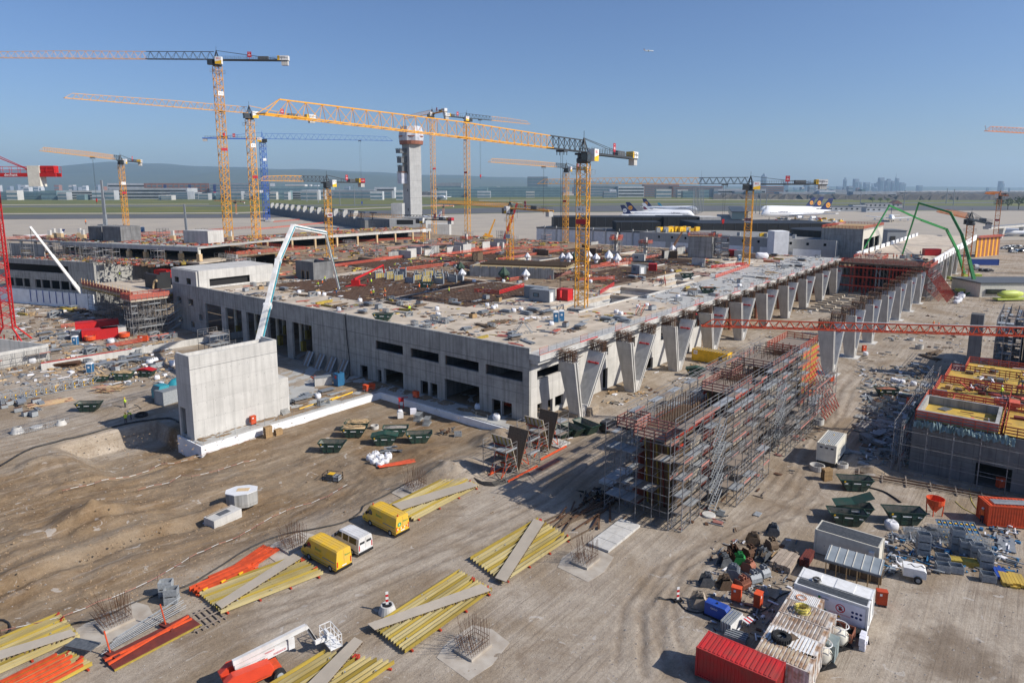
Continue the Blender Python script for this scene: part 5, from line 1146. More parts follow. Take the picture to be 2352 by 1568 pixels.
def pallet_mesh():
 m=MB()
 for y in(-.35,0,.35):m.box(-.6,y-.05,0,.6,y+.05,.1)
 for i in range(6):m.box(-.6+i*.22,-.4,.1,-.46+i*.22,.4,.122)
 return m
PLM=pallet_mesh().mesh('pallet','wood')
def pallets(label,p,n,rz=0,c=None):
 t=thing('pallet_stack',label,'pallets',p,rz)
 for i in range(n):link('pallet',PLM,t,(rnd.uniform(-.03,.03),rnd.uniform(-.03,.03),i*.145),rnd.uniform(-.04,.04))
pallets('tall stack of wooden pallets at the white ledge',gp_('s2',112,800),13,BA);pallets('low stack of wooden pallets beside the taller stack',gp_('s2',205,775),7,BA);pallets('stack of wooden pallets beside the white office box',gp_('s5',535,1425),12,.2)
pallets('wooden pallets leaning at the second V pillar',gp_('s3',1370,170),3,.4);pallets('single wooden pallet by the pillar wall',gp_('s3',1410,150),2,1.0)
def rack(label,p,rz,n=9,group=None):
 t=thing('barrier_rack',label,'rack',p,rz,group);m=MB();m.box(-1.1,-.6,0,1.1,.6,.12);m.ob('rack_base','galv',t)
 for i in range(n):
  m=MB();y=-.5+i/(n-1)
  for z in(.2,1.15):m.bar((-1,y,z),(1,y,z),.04)
  for x in(-1,-.6,-.2,.2,.6,1):m.bar((x,y,.15),(x,y,1.2),.035)
  m.ob('barrier','galv',t)
rack('grey barrier rack nearest the wrapped pallet',gp_('s2',1490,640),1.35);rack('grey barrier rack beside another rack on the sand',gp_('s2',1570,680),1.45)
t=thing('wrapped_pallet','white wrapped pallet of sacks beside the barrier rack','pallet',gp_('s2',1445,590),.2);link('pallet',PLM,t);m=MB();m.box(-.55,-.38,.125,.55,.38,1.1);m.ob('wrapped_goods','cardwhite',t)
t=thing('wrapped_pallet','white box with a sack on top below the ledge','pallet',gp_('s2',1325,625),.3);link('pallet',PLM,t);m=MB();m.box(-.5,-.5,.125,.5,.5,1.2);m.ob('white_box','white',t);link('sack',BGS[1],t,(0,0,1.2)).scale=(.8,.8,.4)
t=thing('red_press','red steel lifting frame standing below the ledge wall','machine',gp_('s2',1335,535),.3)
for x in(-.4,.4):
 m=MB();m.bar((x,0,0),(x,0,2.0),.14);m.ob('post','redp',t)
m=MB();m.bar((-.6,0,2.05),(1.3,0,2.05),.12);m.ob('arm','redp',t);m=MB();m.cbox((0,0,1.6),(.9,.5,.5));m.ob('motor','redp',t)
def ring(label,p,r=.75,h=.8,cone=False,group=None,flat=False):
 t=thing('manhole_ring',label,'concrete ring',p,0,group);m=MB();r2=r*.62 if cone else r
 if flat:m.lathe([(r,0),(r,.2),(r*.95,.24),(.02,.25)],20)
 else:m.lathe([(r,0),(r,.1),(r2,h),(r2-.12,h),(r-.14,.05)],20,cap=False)
 m.ob('ring_wall','conc_new',t,smooth=False);return t
ring('concrete manhole cone behind the site fence at the road',gp_('s1',160,990),.95,1.0,True);ring('concrete manhole cone at the fence end',gp_('s1',565,915),.8,.8,True);ring('flat concrete cover with boards behind the site fence',gp_('s1',335,940),.85,.2,False,None,True)
ring('tapered concrete manhole ring beside the scaffold end',gp_('s5',463,910),.85,.95);ring('low concrete ring beside the yellow red form wall',gp_('s5',505,560),.7,.4);ring('wide concrete ring in front of the white office box',gp_('s5',450,1325),1.0,.7);ring('concrete ring with red writing beside the white office box',gp_('s5',680,1300),.8,.55)
ring('concrete ring beside the lane near the outer pillars',gp_('t3',1310,1402),.9,.6);ring('concrete ring beside the parked machine',gp_('t3',1388,1480),.9,1.0);ring('short concrete ring beside the timber skip',gp_('s2',1090,720),.7,.6);ring('flat round concrete cover beside the scaffold corner',gp_('s3',2265,1290),.8,.2,False,None,True)
def beacon(label,p,rz,base=True):
 t=thing('traffic_beacon',label,'beacon',p,rz)
 if base:m=MB();m.lathe([(.85,0),(.8,.15),(.6,.75),(.45,.75),(.4,.6)],18);m.ob('concrete_base','conc_new',t);m=MB();m.box(-.4,-.25,.6,.4,.25,.8);m.ob('foot','black',t)
 z0=.8 if base else .2
 if not base:m=MB();m.box(-.4,-.2,0,.4,.2,.2);m.ob('foot','black',t)
 for i in range(5):m=MB();m.box(-.13,-.03,z0+i*.25,.13,.03,z0+i*.25+.25);m.ob('stripe','white' if i%2==0 else 'redp',t)
beacon('red and white striped beacon set in a concrete cone',gp_('s7',1262,915),.3);beacon('red and white striped beacon near the blue generator',gp_('s8',255,815),.3,False)
def cabinet(label,p,rz,h=1.5,w=.9):
 t=thing('power_cabinet',label,'cabinet',p,rz);m=MB();m.box(-w/2,-.3,.25,w/2,.3,h);c=m.ob('cabinet_body','orange',t)
 m=MB();m.box(-w/2-.03,-.33,h,w/2+.03,.33,h+.06);m.ob('cabinet_roof','orange',t)
 for x in(-w/2+.06,w/2-.06):m=MB();m.box(x-.04,-.28,0,x+.04,.28,.25);m.ob('leg','dsteel',t)
 m=MB();m.box(-w*.25,-.315,h*.75,-.02,-.301,h*.9);m.ob('label_plate','white',c)
for l,k,x,y,r in[('orange power cabinet beside the coiled cables','s8',790,820,-.5),('orange power cabinet beside the blue generator','s8',990,875,.9),('orange power cabinet behind the white sign container','s8',2120,855,-.3),('orange power cabinet at the foot of the stair block','s1',2325,915,BA),('orange power cabinet beside the yellow red form wall','s5',580,525,.1),('orange power cabinet beside an outer pillar','s5',880,245,.1),('orange power cabinet beside the dark entrance on the right','s5',2130,1500,.1),('orange power cabinet next to debris under the right building','s5',1300,740,.1)]:cabinet(l,gp_(k,x,y),r)
for l,x,y in[('orange power cabinet on the ledge by the yellow tubes',1010,380),('wide orange cabinet on the ledge next to another',1068,365),('small orange cabinet below the ledge doors',1470,440),('orange cabinet at the terminal corner',2315,520)]:cabinet(l,q('s2',x,y,0),BA+pi/2,1.3,1.2)
# ================================================================== container yard at the lower right
def container(label,P,az,L,W,H,c,roofc=None,ribs=True,roof='ribs',n=None,z0=.12,text_=None,group=None,cat='container'):
 t=thing('container',label,cat,P,az,group);roofc=roofc or c
 m=MB();m.box(0,0,z0,L,W,z0+H-.02);m.ob('container_body',c,t)
 m=MB()
 for x in(0,L):
  for y in(0,W):m.cbox((x,y,z0+H/2),(.16,.16,H+.04))
 for y in(0,W):
  for z in(z0+.06,z0+H-.06):m.bar((0,y,z),(L,y,z),.13)
 for x in(0,L):
  for z in(z0+.06,z0+H-.06):m.bar((x,0,z),(x,W,z),.13)
 m.ob('corner_frame',c if roof!='office' else 'cream',t)
 if ribs:
  m=MB();k=int(L/.28)
  for i in range(k):
   x=.14+i*(L-.2)/k
   for y in(-.035,W+.0):m.box(x,y,z0+.15,x+.13,y+.035,z0+H-.15)
  for i in range(int(W/.28)):
   y=.14+i*(W-.2)/int(W/.28);m.box(L,y,z0+.15,L+.035,y+.13,z0+H-.15);m.box(-.035,y,z0+.15,0,y+.13,z0+H-.15)
  struct(m.ob('side_corrugation',c,t),'stuff')
 k=n or int(L/.36)
 for i in range(k):
  m=MB()
  if roof=='ribs':x=.15+i*(L-.3)/k;m.box(x,.12,z0+H-.02,x+(L-.3)/k*.55,W-.12,z0+H+.03)
  else:y=.12+i*(W-.24)/k;m.box(.12,y,z0+H-.02,L-.12,y+(W-.24)/k*.5,z0+H+.05)
  m.ob('roof_rib',roofc,t)
 return t
def place4(pts,z):
 P=[q('s8',*p,z)for p in pts];az=frm(P[3],P[2]);return P[3],az,((P[2]-P[3]).length+(P[1]-P[0]).length)/2,((P[0]-P[3]).length+(P[1]-P[2]).length)/2
mat('white_rust',(.72,.71,.68),(.34,.20,.11),1.4,.7);mat('brown_roof',(.20,.13,.085),(.42,.37,.31),.9,.8);mat('rusty_roof',(.50,.42,.30),(.24,.12,.06),1.1,.8)
P,az,L,W=place4([(555,1092),(1247,1375),(1150,1540),(435,1232)],2.6)
ca=az
rc_=container('bright red corrugated shipping container beside the rusty white ones',(P.x,P.y,0),az,6.06,2.44,2.45,'cont_red')
def at_roof(k,x,y,z):return q(k,x,y,z)
for lab,corner,L_,W_,H_,c,rcl,nn in[('small white rusted container with brown stained roof beside the red one',(970,1268),2.2,2.2,2.3,'white_rust','rusty_roof',6),('white container with a big tyre on its roof',(1030,1160),2.3,2.4,2.3,'white_rust','white',7),('container with brown and grey rusted roof under the yellow hose',(1115,1030),2.3,2.4,2.25,'white_rust','brown_roof',6),('container with dark brown rusted roof carrying a coiled yellow hose',(1190,905),2.3,2.4,2.3,'white_rust','brown_roof',6),('narrow container with white corrugated roof against the sign container',(1265,790),2.3,2.2,2.3,'white_rust','white',8)]:
 p=q('s8',*corner,H_+.1);container(lab,(p.x,p.y,0),ca,4.0 if nn!=8 else 2.6,W_ if nn!=8 else 1.7,H_,c,rcl,True,'ribs',nn*2)
def tyre(label,p,r,w,flat=True,rz=0):
 t=thing('tyre',label,'tyre',p,rz);m=MB();n=20;R=[]
 for i in range(n):
  a=2*pi*i/n;R.append([(cos(a)*(rr_),sin(a)*(rr_),zz)for rr_,zz in((r*.55,0),(r*.9,0),(r,w*.2),(r,w*.8),(r*.9,w),(r*.55,w))])
 m.loft(R+[R[0]],False);o=m.ob('tread','tyre',t)
 m=MB()
 for i in range(26):a=2*pi*i/26;m.cbox((cos(a)*r,sin(a)*r,w/2),(.07,.08,w*.9),a+.3)
 struct(m.ob('tread_lug','tyre',o),'stuff');m=MB();m.lathe([(r*.56,w*.3),(r*.5,w*.42),(.12,w*.42),(.1,w*.6)],14,cap=False);m.ob('rim','dsteel',t)
 if not flat:t.rotation_euler=(pi/2-.25,0,rz)
 return t
tyre('big black tyre lying on a white container roof',q('s8',1205,1165,2.46),.75,.4);tyre('big black truck tyre leaning on the sign container',q('s8',1750,1090,.0),.8,.4,False,.2);tyre('second black truck tyre leaning on the sign container',q('s8',1865,1140,0),.8,.4,False,.2);tyre('black tyre with dusty tread behind the white boxes',q('s8',1960,1160,0),.75,.35,False,1.3)
t=thing('board','dark wet board lying beside the tyre on the container roof','board',q('s8',1295,1150,2.47),.4);m=MB();m.box(-.5,-.35,0,.5,.35,.06);m.ob('board_sheet','wood_dark',t)
def coil(label,p,r,c,n=9,tr=.025,seed=1,cat='hose'):
 rr=random.Random(seed);m=MB()
 for k in range(n):
  rk=r*rr.uniform(.7,1);ox,oy=rr.uniform(-.12,.12)*r,rr.uniform(-.12,.12)*r;pts=[(ox+rk*cos(2*pi*i/16)*1.0,oy+rk*sin(2*pi*i/16),.03+k*tr*1.2+rr.uniform(0,.03))for i in range(17)];m.path(pts,tr,4)
 o=m.ob('hose_coil' if c=='hose_y' else 'cable_coil',c,None,p);return tag(o,label,cat)
coil('coiled yellow hose lying on the brown container roof',q('s8',1395,910,2.43),.62,'hose_y',14,.03);coil('black cable coil on the striped white roof',q('s8',1530,625,2.78),.35,'pipe',7,.025,2,'cable');coil('grey cable coil on the ground behind the orange cabinet',gq('s8',990,740),.9,'steel',9,.03,3,'cable');coil('orange cord tangle on the narrow white roof',q('s8',1390,790,2.44),.5,'cr_orange',6,.015,4,'cable')
P,az,L,W=place4([(1410,535),(2045,752),(1985,860),(1335,645)],2.75)
dc=container('long white container with safety sign and ribbed grey roof',(P.x,P.y,0),az,6.06,1.25,2.6,'white','dsteel',False,'long',9)
p2=P+V((-sin(az),cos(az),0))*1.27
container('smooth white roofed container joined behind the sign container',(p2.x,p2.y,0),az,6.06,1.9,2.6,'white','white',False,'ribs',2)
m=MB();m.box(1.9,-.05,.55,5.9,-.012,2.45);sg=m.ob('sign_panel','cardwhite',dc)
m=MB();R1=[]
for i in range(24):a=2*pi*i/24;R1.append((a,))
m.add([(3.9+cos(a[0])*r,-.056,1.75+sin(a[0])*r)for r in(.40,.31)for a in R1],[(i,(i+1)%24,24+(i+1)%24,24+i)for i in range(24)]);m.add([(3.62,-.057,1.98),(3.68,-.057,2.03),(4.18,-.057,1.52),(4.12,-.057,1.47)],[(0,1,2,3)]);m.ob('stop_symbol','text_r',sg)
m=MB();m.box(3.78,-.0555,1.55,4.0,-.0545,1.8)
for i in range(4):m.box(3.78+i*.06,-.0555,1.8,3.82+i*.06,-.0545,1.95)
m.box(4.0,-.0555,1.62,4.07,-.0545,1.75);m.ob('hand_symbol','text_k',sg)
text('ACHTUNG BAUSTELLE',.17,'text_r',sg,(3.9,-.052,1.2),(1,0,0),(0,-1,0));text('thomas',.24,'text_k',sg,(2.55,-.052,2.2),(1,0,0),(0,-1,0))
m=MB();m.box(2.02,-.056,2.05,2.22,-.051,2.32);m.ob('logo_mark','text_g',sg);text('tth',.2,'text_k',sg,(2.45,-.052,2.0),(1,0,0),(0,-1,0))
for i in range(6):
 m=MB();ngon(m,(4.9+(i%3)*.33,-.056,1.75-(i//3)*.4),.12,14,(1,0,0),(0,0,1));m.ob('mandatory_symbol','text_b',sg)
for i in range(3):
 m=MB();x=3.0+i*.42;m.add([(x-.15,-.056,.85),(x+.15,-.056,.85),(x,-.056,1.1)],[(0,1,2)]);m.ob('warning_triangle','sign_yel',sg)
for i,c in enumerate(('text_r','text_g')):m=MB();m.box(2.1+i*.4,-.058,.95,2.35+i*.4,-.052,1.2);m.ob('square_symbol',c,sg)
P,az,L,W=place4([(1675,275),(2150,400),(2090,545),(1605,405)],2.55)
sh=thing('shed','open timber shed with grey sheet roof and raised seams','shed',(P.x,P.y,0),az)
m=MB();m.prism([(0,0,2.2),(5,0,2.2),(5,2.6,2.55),(0,2.6,2.55)],(0,0,.08));rf=m.ob('roof','dsteel',sh);rf.data.materials[0]=mat('shed_roof',(.20,.23,.25),(.26,.29,.31),1,.5)
for i in range(7):m=MB();m.bar((.2+i*.77,0,2.31),(.2+i*.77,2.6,2.66),.07,.05);m.ob('roof_seam','cream',rf)
m=MB();m.box(0,.02,2.0,5,.06,2.19);m.ob('fascia','dsteel',sh)
for i in range(6):
 for y in(.1,2.4):m=MB();m.cbox((.15+i*.94,y,1.05),(.1,.1,2.1 if y<1 else 2.3));m.ob('post','wood',sh)
m=MB();m.box(.1,2.45,0,4.9,2.5,2.3);m.ob('back_boarding','wood_dark',sh)
P,az,L,W=place4([(1575,70),(2150,240),(2110,325),(1525,150)],2.75)
cc=container('cream office container with ribbed roof and side door',(P.x,P.y,0),az,6.06,2.44,2.6,'cream','dsteel',False,'long',11)
m=MB();m.box(.15,-.03,.15,1.05,-.003,2.2);d_=m.ob('door','cream',cc);m=MB();m.box(.9,-.06,1.1,1.0,-.031,1.16);m.ob('handle','dsteel',d_)
m=MB();m.box(5.2,-.25,1.6,5.7,-.003,2.1);m.ob('air_unit','white',cc)
mat('sleeper',(.40,.33,.26),(.28,.22,.17),2,.85,vary=.25)
def stack(name,label,p,rz,n,m_,d,c,cat,dx=0,jit=.06,group=None):
 t=thing(name+'_stack',label,cat,p,rz,group)
 for i in range(n):
  for j in range(m_):
   m=MB();L=d[0]*(1-rnd.random()*.12);m.cbox((rnd.uniform(-jit,jit)*3,(i-(n-1)/2)*(d[1]*1.06),d[2]*(.5+j)),(L,d[1]*.97,d[2]*.94),rnd.uniform(-.02,.02));m.ob(name,c,t)
 return t
stack('sleeper','wide stack of grey timber sleepers beside the cream container',gq('s8',1240,480),ca+pi/2-.05,6,4,(3.5,.32,.19),'sleeper','timber');stack('sleeper','short stack of pale timbers next to the sleepers',gq('s8',1150,430),ca+pi/2,2,4,(1.4,.25,.15),'wood','timber');stack('sleeper','low pair of grey timbers among the buckets',gq('s8',1085,520),ca+pi/2,3,2,(1.2,.22,.14),'wood_grey','timber');stack('beam','red painted beams stacked at the shed corner',gq('s8',1440,450),ca+pi/2,4,4,(2.8,.2,.2),'redbrown','beams')
def bucket_mesh(kind,w):
 m=MB();pr=[(-.55,1.0),(.25,1.05),(.5,.75),(.55,.35),(.3,.05),(-.15,0),(-.85,.12)]
 for y in(-w/2,w/2-.04):m.prism([(x,y,z)for x,z in pr],(0,.04,0))
 sh=pr[1:]
 if kind=='solid':
  for i in range(len(sh)-1):m.para((sh[i][0],-w/2+.04,sh[i][1]),(sh[i+1][0]-sh[i][0],0,sh[i+1][1]-sh[i][1]),(0,w-.08,0),(-.03,0,.03))
  for i in range(5):m.prism([(-.85,-w/2+.06+i*(w-.2)/4,.12),(-1.05,-w/2+.1+i*(w-.2)/4,.14),(-.85,-w/2+.14+i*(w-.2)/4,.12)],(0,0,.05))
 else:
  k=9
  for j in range(k):
   y=-w/2+.05+j*(w-.1)/(k-1)
   for i in range(len(sh)-1):m.bar((sh[i][0],y,sh[i][1]),(sh[i+1][0],y,sh[i+1][1]),.05,.06)
  m.bar((.5,-w/2,.75),(.5,w/2,.75),.1)
 return m
def ears(w):
 m=MB()
 for s in(-.22,.16):m.prism([(-.45,s,1.0),(.3,s,1.04),(.18,s,1.4),(-.3,s,1.42)],(0,.06,0))
 m.tube((-.2,-.28,1.28),(-.2,.28,1.28),.06);m.tube((.1,-.28,1.25),(.1,.28,1.25),.06);return m
BK={}
for i,(x,y,kd,w,c,r,lab)in enumerate([(1140,205,'solid',1.2,'dsteel',.3,'grey flat edged digger bucket apart from the others'),(955,290,'grid',1.2,'wood_dark',.4,'slatted digger bucket in the back row'),(1120,340,'solid',.9,'wood_dark',-.7,'brown digger bucket beside the short timbers'),(700,460,'solid',1.3,'rust',2.5,'rusty digger bucket lying on its side'),(760,395,'solid',.9,'rust',2.2,'rusty narrow digger bucket with green lip'),(920,410,'solid',1.2,'rust',-.5,'rust brown digger bucket in the middle of the bucket field'),(830,480,'solid',1.0,'green',.4,'digger bucket with light green paint'),(910,540,'solid',.9,'rust_brown',-.2,'red brown digger bucket in front of the green one'),(770,590,'grid',1.3,'steel',.2,'grey slatted digger bucket lying face up'),(950,650,'solid',1.3,'steel',-.6,'polished grey digger bucket beside the slatted one'),(1040,600,'solid',1.0,'steel',-.5,'grey digger bucket nearest the sleepers'),(530,670,'solid',1.0,'dsteel',.5,'worn digger bucket at the lane side'),(700,690,'solid',1.2,'wood_dark',.6,'dark digger bucket before the orange cabinets'),(850,700,'grid',1.2,'rust_brown',-.4,'brown slatted digger bucket behind the orange cabinet'),(460,850,'solid',1.5,'sandbag',.5,'large dusty digger bucket behind the blue generator'),(1040,430,'grid',1.1,'dsteel',1.3,'open steel frame bucket beside timbers'),(690,490,'solid',.8,'dsteel',.9,'small black digger bucket between rusty ones')]):
 t=thing('excavator_bucket',lab,'bucket',gq('s8',x,y),r-.6);me=bucket_mesh(kd,w).mesh('bucket_shell',c);link('bucket_shell',me,t);link('hanger',ears(w).mesh('hanger',c),t)
t=thing('generator','blue site generator on a skid beside the orange cabinet','generator',gq('s8',620,965),ca-.05)
m=MB();m.prism([(-1.1,-.45,.2),(1.0,-.45,.2),(1.0,-.45,1.15),(.8,-.45,1.35),(-1.1,-.45,1.35)],(0,.9,0));m.ob('hood','box_blue',t);m=MB();m.box(-1.2,-.5,0,1.3,.5,.2);m.ob('skid','black',t);m=MB();m.tube((-.1,0,1.35),(-.1,0,1.45),.09);m.ob('exhaust','black',t);m=MB();m.box(1.0,-.35,.3,1.4,.35,1.0);m.ob('panel_box','box_blue',t);text('GEKO',.25,'text_w',t,(-.2,-.46,1.0),(1,0,0),(0,-1,0))
t=thing('barrier_stack','stack of grey and striped barrier boards behind the red container','barriers',gq('s8',745,1050),ca+pi/2-.1)
for i in range(12):m=MB();m.box(-1.2,-.5+i*.085,.05,1.2,-.46+i*.085,.95+.04*(i%3));m.ob('barrier_board','galv' if i%3 else 'white',t)
t=thing('barrier_stack','second grey barrier stack against the red container','barriers',gq('s8',790,1170),ca+.1)
for i in range(8):m=MB();m.box(-.9,-.6+i*.15,.05,.9,-.54+i*.15,.6+.05*(i%2));m.ob('barrier_board','galv',t)
t=thing('warning_board','round edged red and white striped warning board lying on the barriers','sign',gq('s8',900,1060),.5)
for i in range(5):m=MB();m.box(-.5+i*.2,-.35,.75,-.3+i*.2,.35,.8);m.ob('stripe','redp' if i%2 else 'white',t)
for lab,x,y in[('white pressure vessel with ring guard and black hoses on a skid',1575,1390),('white pressure vessel with ring guard beside the grey steel cabinet',1730,1220)]:
 t=thing('pressure_vessel',lab,'vessel',gq('s8',x,y),.3);m=MB();m.lathe([(.1,.2),(.6,.35),(.72,.6),(.72,1.2),(.55,1.42),(.1,1.5)],18);m.ob('tank','cream',t,smooth=True);m=MB();m.path([(.68*cos(2*pi*i/20),.68*sin(2*pi*i/20),1.95)for i in range(21)],.045,5);m.ob('guard_ring','white',t)
 for a in(0,1.6,3.1,4.7):m=MB();m.bar((.68*cos(a),.68*sin(a),1.2),(.68*cos(a),.68*sin(a),1.95),.05);m.ob('guard_post','white',t)
 m=MB();m.box(-.85,-.75,0,.85,.75,.18);m.ob('skid','black',t);m=MB();m.path([(.2,-.6,1.5),(.5,-.75,1.0),(-.2,-.75,.5),(-.6,-.8,.2)],.04,5);m.ob('hose','pipe',t)
t=thing('steel_cabinet','grey green steel cabinet between the pressure vessels','cabinet',gq('s8',1650,1330),ca+pi/2);m=MB();m.box(-.8,-.5,.1,.8,.5,1.6);m.ob('cabinet_body',mat('cab_green',(.22,.27,.27),(.17,.21,.21),2,.6).name,t);m=MB();m.box(-.83,-.53,1.6,.83,.53,1.66);m.ob('cabinet_top','cab_green',t);m=MB();m.bar((-.2,-.51,.15),(-.2,-.51,1.55),.04);m.ob('door_seam','dsteel',t)
t=thing('rusty_trailer','rust red open trailer with hoses beside the truck tyres','trailer',gq('s8',1740,1150),ca);m=MB()
for a_ in((-1.1,-.7,1.1,-.64),(-1.1,.64,1.1,.7),(-1.1,-.64,-1.04,.64),(1.04,-.64,1.1,.64)):m.box(a_[0],a_[1],.3,a_[2],a_[3],1.1)
m.box(-1.04,-.64,.3,1.04,.64,.36);m.ob('trailer_box','rust_brown',t);m=MB();m.path([(-.8,0,.9),(-.2,.3,1.2),(.3,-.2,1.0),(.8,.2,1.1)],.06,5);m.ob('hose','pipe',t)
stack('carton','white boxes stacked on a pallet beside the sign container',gq('s8',1955,1235),ca,3,3,(.5,.42,.38),'cardwhite','boxes',0,.03)
for i,(x,y,n,lab)in enumerate([(1415,740,3,'three high stack of grey crates beside the steel racks'),(1725,690,3,'three high stack of grey crates in front of the yellow frame panel'),(1810,730,2,'grey crate pair in the middle of the crate row'),(1905,770,2,'grey crate pair beside the yellow girder stack'),(1600,800,1,'single grey crate behind the front row'),(1600,880,1,'open grey crate at the front beside the compressor'),(1720,890,1,'open grey crate next to the front crate'),(1990,850,2,'grey crate pair at the far end of the crate row'),(2015,970,1,'lone grey crate at the far end in front')]):
 crate(lab,gq('t1',x,y),-.32,n,'galv',None,(1.25,.95,.85))
t=thing('steel_form','blue grey steel frame panel with yellow inlays propped among the crates','formwork',gq('t1',1750,560),-.2)
for i in range(8):m=MB();m.bar((-2+i*.57,-1.4,.2),(-2+i*.57,1.3,1.2),.07);m.ob('frame_bar','steel',t)
for i in range(4):m=MB();m.bar((-2,-1.4+i*.9,.22+i*.333),(2,-1.4+i*.9,.22+i*.333),.09);m.ob('frame_bar','steel',t)
m=MB();m.prism([(-2,-1.4,.1),(2,-1.4,.1),(2,1.3,1.1),(-2,1.3,1.1)],(0,0,.05));m.ob('ply','blue_pl',t)
for i in range(7):
 for j in range(4):m=MB();m.cbox((-1.72+i*.57,-1.1+j*.68,.33+j*.25),(.2,.3,.05));m.ob('yellow_inlay','sign_yel',t)
stack('girder','stack of yellow girders lying between the grey crates',gq('t1',1800,820),-.3,8,3,(3.4,.12,.2),'girder','timber');stack('tube','bundle of yellow pipes with a blue rack at the right',gq('t1',2240,980),1.15,7,2,(2.4,.28,.22),'ply_yellow','pipes');stack('tube','blue steel frames stacked beside the yellow pipes',gq('t1',2130,920),1.15,4,3,(2.2,.25,.15),'box_blue','frames')
for i in range(6):rack(['steel frame rack with uprights behind the tall crate stack','steel rack of grey tubes beside the white sack','grey rack of frames under the yellow panel','grey rack near the blue debris','galvanised rack beyond the crate row','galvanised rack with frames at the row end'][i],gq('t1',[1480,1560,1640,1330,1850,1960][i],[620,560,600,580,640,690][i]),-.3+.1*i,5)
t=thing('compressor','white wheeled compressor trailer with a black hose on top','compressor',gq('t1',1335,950),-.45)
m=MB();m.prism([(-1,-.7,.5),(1,-.7,.5),(1,-.7,1.2),(.8,-.7,1.4),(-1,-.7,1.4)],(0,1.4,0));m.ob('hood','white',t);wheel(t,.3,-.85,.38,.2);wheel(t,.3,.85,.38,.2);m=MB();m.bar((-1,0,.45),(-2.0,0,.4),.1);m.ob('tow_bar','dsteel',t);m=MB();m.path([(-.6+.3*i,.3*sin(i*2),1.43)for i in range(6)],.03,5);m.ob('hose','pipe',t)
t=thing('concrete_bucket','bright orange concrete pouring bucket on legs','bucket',gq('t1',1525,360),.3);m=MB();m.lathe([(.25,.5),(.3,.55),(.95,1.5),(1.0,2.1),(.95,2.1),(.88,1.5),(.2,.6)],18,cap=False);m.ob('hopper','orange',t)
for a in(.5,2.1,3.7,5.3):m=MB();m.bar((.9*cos(a),.9*sin(a),1.45),(.8*cos(a),.8*sin(a),0),.09);m.ob('leg','orange',t)
oc=container('orange steel container with boards and pipes on top at the right edge',gq('t1',2015,470),-.16,6.06,2.44,2.5,'orange','orange')
for i in range(4):m=MB();m.tube((.6,.4+i*.3,2.75),(5.8,.5+i*.3,2.8),.1);m.ob('pipe','steel',oc)
P=[q('s5',*p,3.35)for p in((565,962),(727,997),(620,1105),(457,1070))];az=frm(P[3],P[2])
ob_=container('white office box with corrugated roof and three small windows',(P[3].x,P[3].y,0),az,2.44,6.06,2.6,'cream','steel',False,'ribs',9,.7)
m=MB();m.box(.05,.05,0,2.4,6,.7);m.ob('base_frame','black',ob_)
for i in range(3):m=MB();m.box(.25+i*.72,-.03,2.55,.75+i*.72,-.003,2.9);w_=m.ob('window','white',ob_);m=MB();m.box(.3+i*.72,-.04,2.6,.7+i*.72,-.031,2.85);m.ob('pane','glass',w_)
m=MB();m.lathe([(.09,0),(.09,.2)],8,(1.0,-.1,3.1));m.ob('lamp','white',ob_)
for i in range(2):m=MB();m.lathe([(.1,3.36),(.06,3.5)],8,(1.2,1.2+i*3,0));m.ob('roof_vent','sign_yel',ob_)
P=[q('r8',*p,2.7)for p in((905,1115),(1190,1165),(1165,1185),(850,1135))];az=frm(P[3],P[2])
yc=container('long yellow site container with grey roof between the two pillar rows',(P[3].x,P[3].y,0),az,8.2,2.5,2.6,'sign_yel','dsteel',False,'ribs',12)
m=MB();m.box(.3,-.03,1.6,1.2,-.003,2.5);b_=m.ob('logo_plate','white',yc);text('db',.6,'text_r',b_,(.75,-.03,2.0),(1,0,0),(0,-1,0));m=MB();m.box(6.2,-.03,1.0,7.0,-.003,1.9);m.ob('window','glass',yc);m=MB();m.box(8.24,.5,.15,8.28,1.6,2.2);m.ob('door','wood_dark',yc)
t=thing('concrete_chamber','eight sided white topped concrete chamber with a wooden cover','chamber',gq('t2',2225,470),.3);m=MB();m.prism([(1.75*cos(a)*1.15,1.45*sin(a),-.3)for a in[pi/8+i*pi/4 for i in range(8)]],(0,0,1.75));m.ob('chamber_wall','conc',t);m=MB();m.prism([(1.8*cos(a)*1.15,1.5*sin(a),1.46)for a in[pi/8+i*pi/4 for i in range(8)]],(0,0,.12));m.ob('cover_slab','insul',t);m=MB();m.cbox((.2,0,1.61),(1.5,.8,.05),-.2);m.ob('wooden_cover','wood_pale',t)
t=thing('concrete_chamber','low rectangular concrete chamber with a dark hatch','chamber',gq('t2',2050,630),frm(gq('t2',1960,660),gq('t2',2200,575)));m=MB();m.box(-1.9,-1.0,-.3,1.9,1.0,.8);m.ob('chamber_wall','conc_new',t);m=MB();m.box(-.7,-.45,.8,.8,.45,.83);m.ob('hatch','dsteel',t);m=MB();m.bar((-1.7,.7,.86),(1.5,.7,.86),.1);m.ob('rail','wood_grey',t)
t=thing('litter_heap','small heap of white wrapping beside the rectangular chamber','litter',gq('t2',1860,660),0);m=MB()
for _ in range(7):m.cbox((rnd.uniform(-.6,.6),rnd.uniform(-.4,.4),.12),(rnd.uniform(.2,.6),rnd.uniform(.2,.5),.12),rnd.random()*3)
struct(m.ob('wrapping','bag',t),'stuff')
t=thing('tool_crate','black mesh crate with grey machine and yellow sheet on the sand','crate',gq('s2',705,1190),-.25)
m=MB()
for x in(-1.2,1.2):
 for y in(-.7,.7):m.bar((x,y,0),(x,y,1.0),.07)
for z in(.1,.55,1.0):
 for y in(-.7,.7):m.bar((-1.2,y,z),(1.2,y,z),.05)
 for x in(-1.2,1.2):m.bar((x,-.7,z),(x,.7,z),.05)
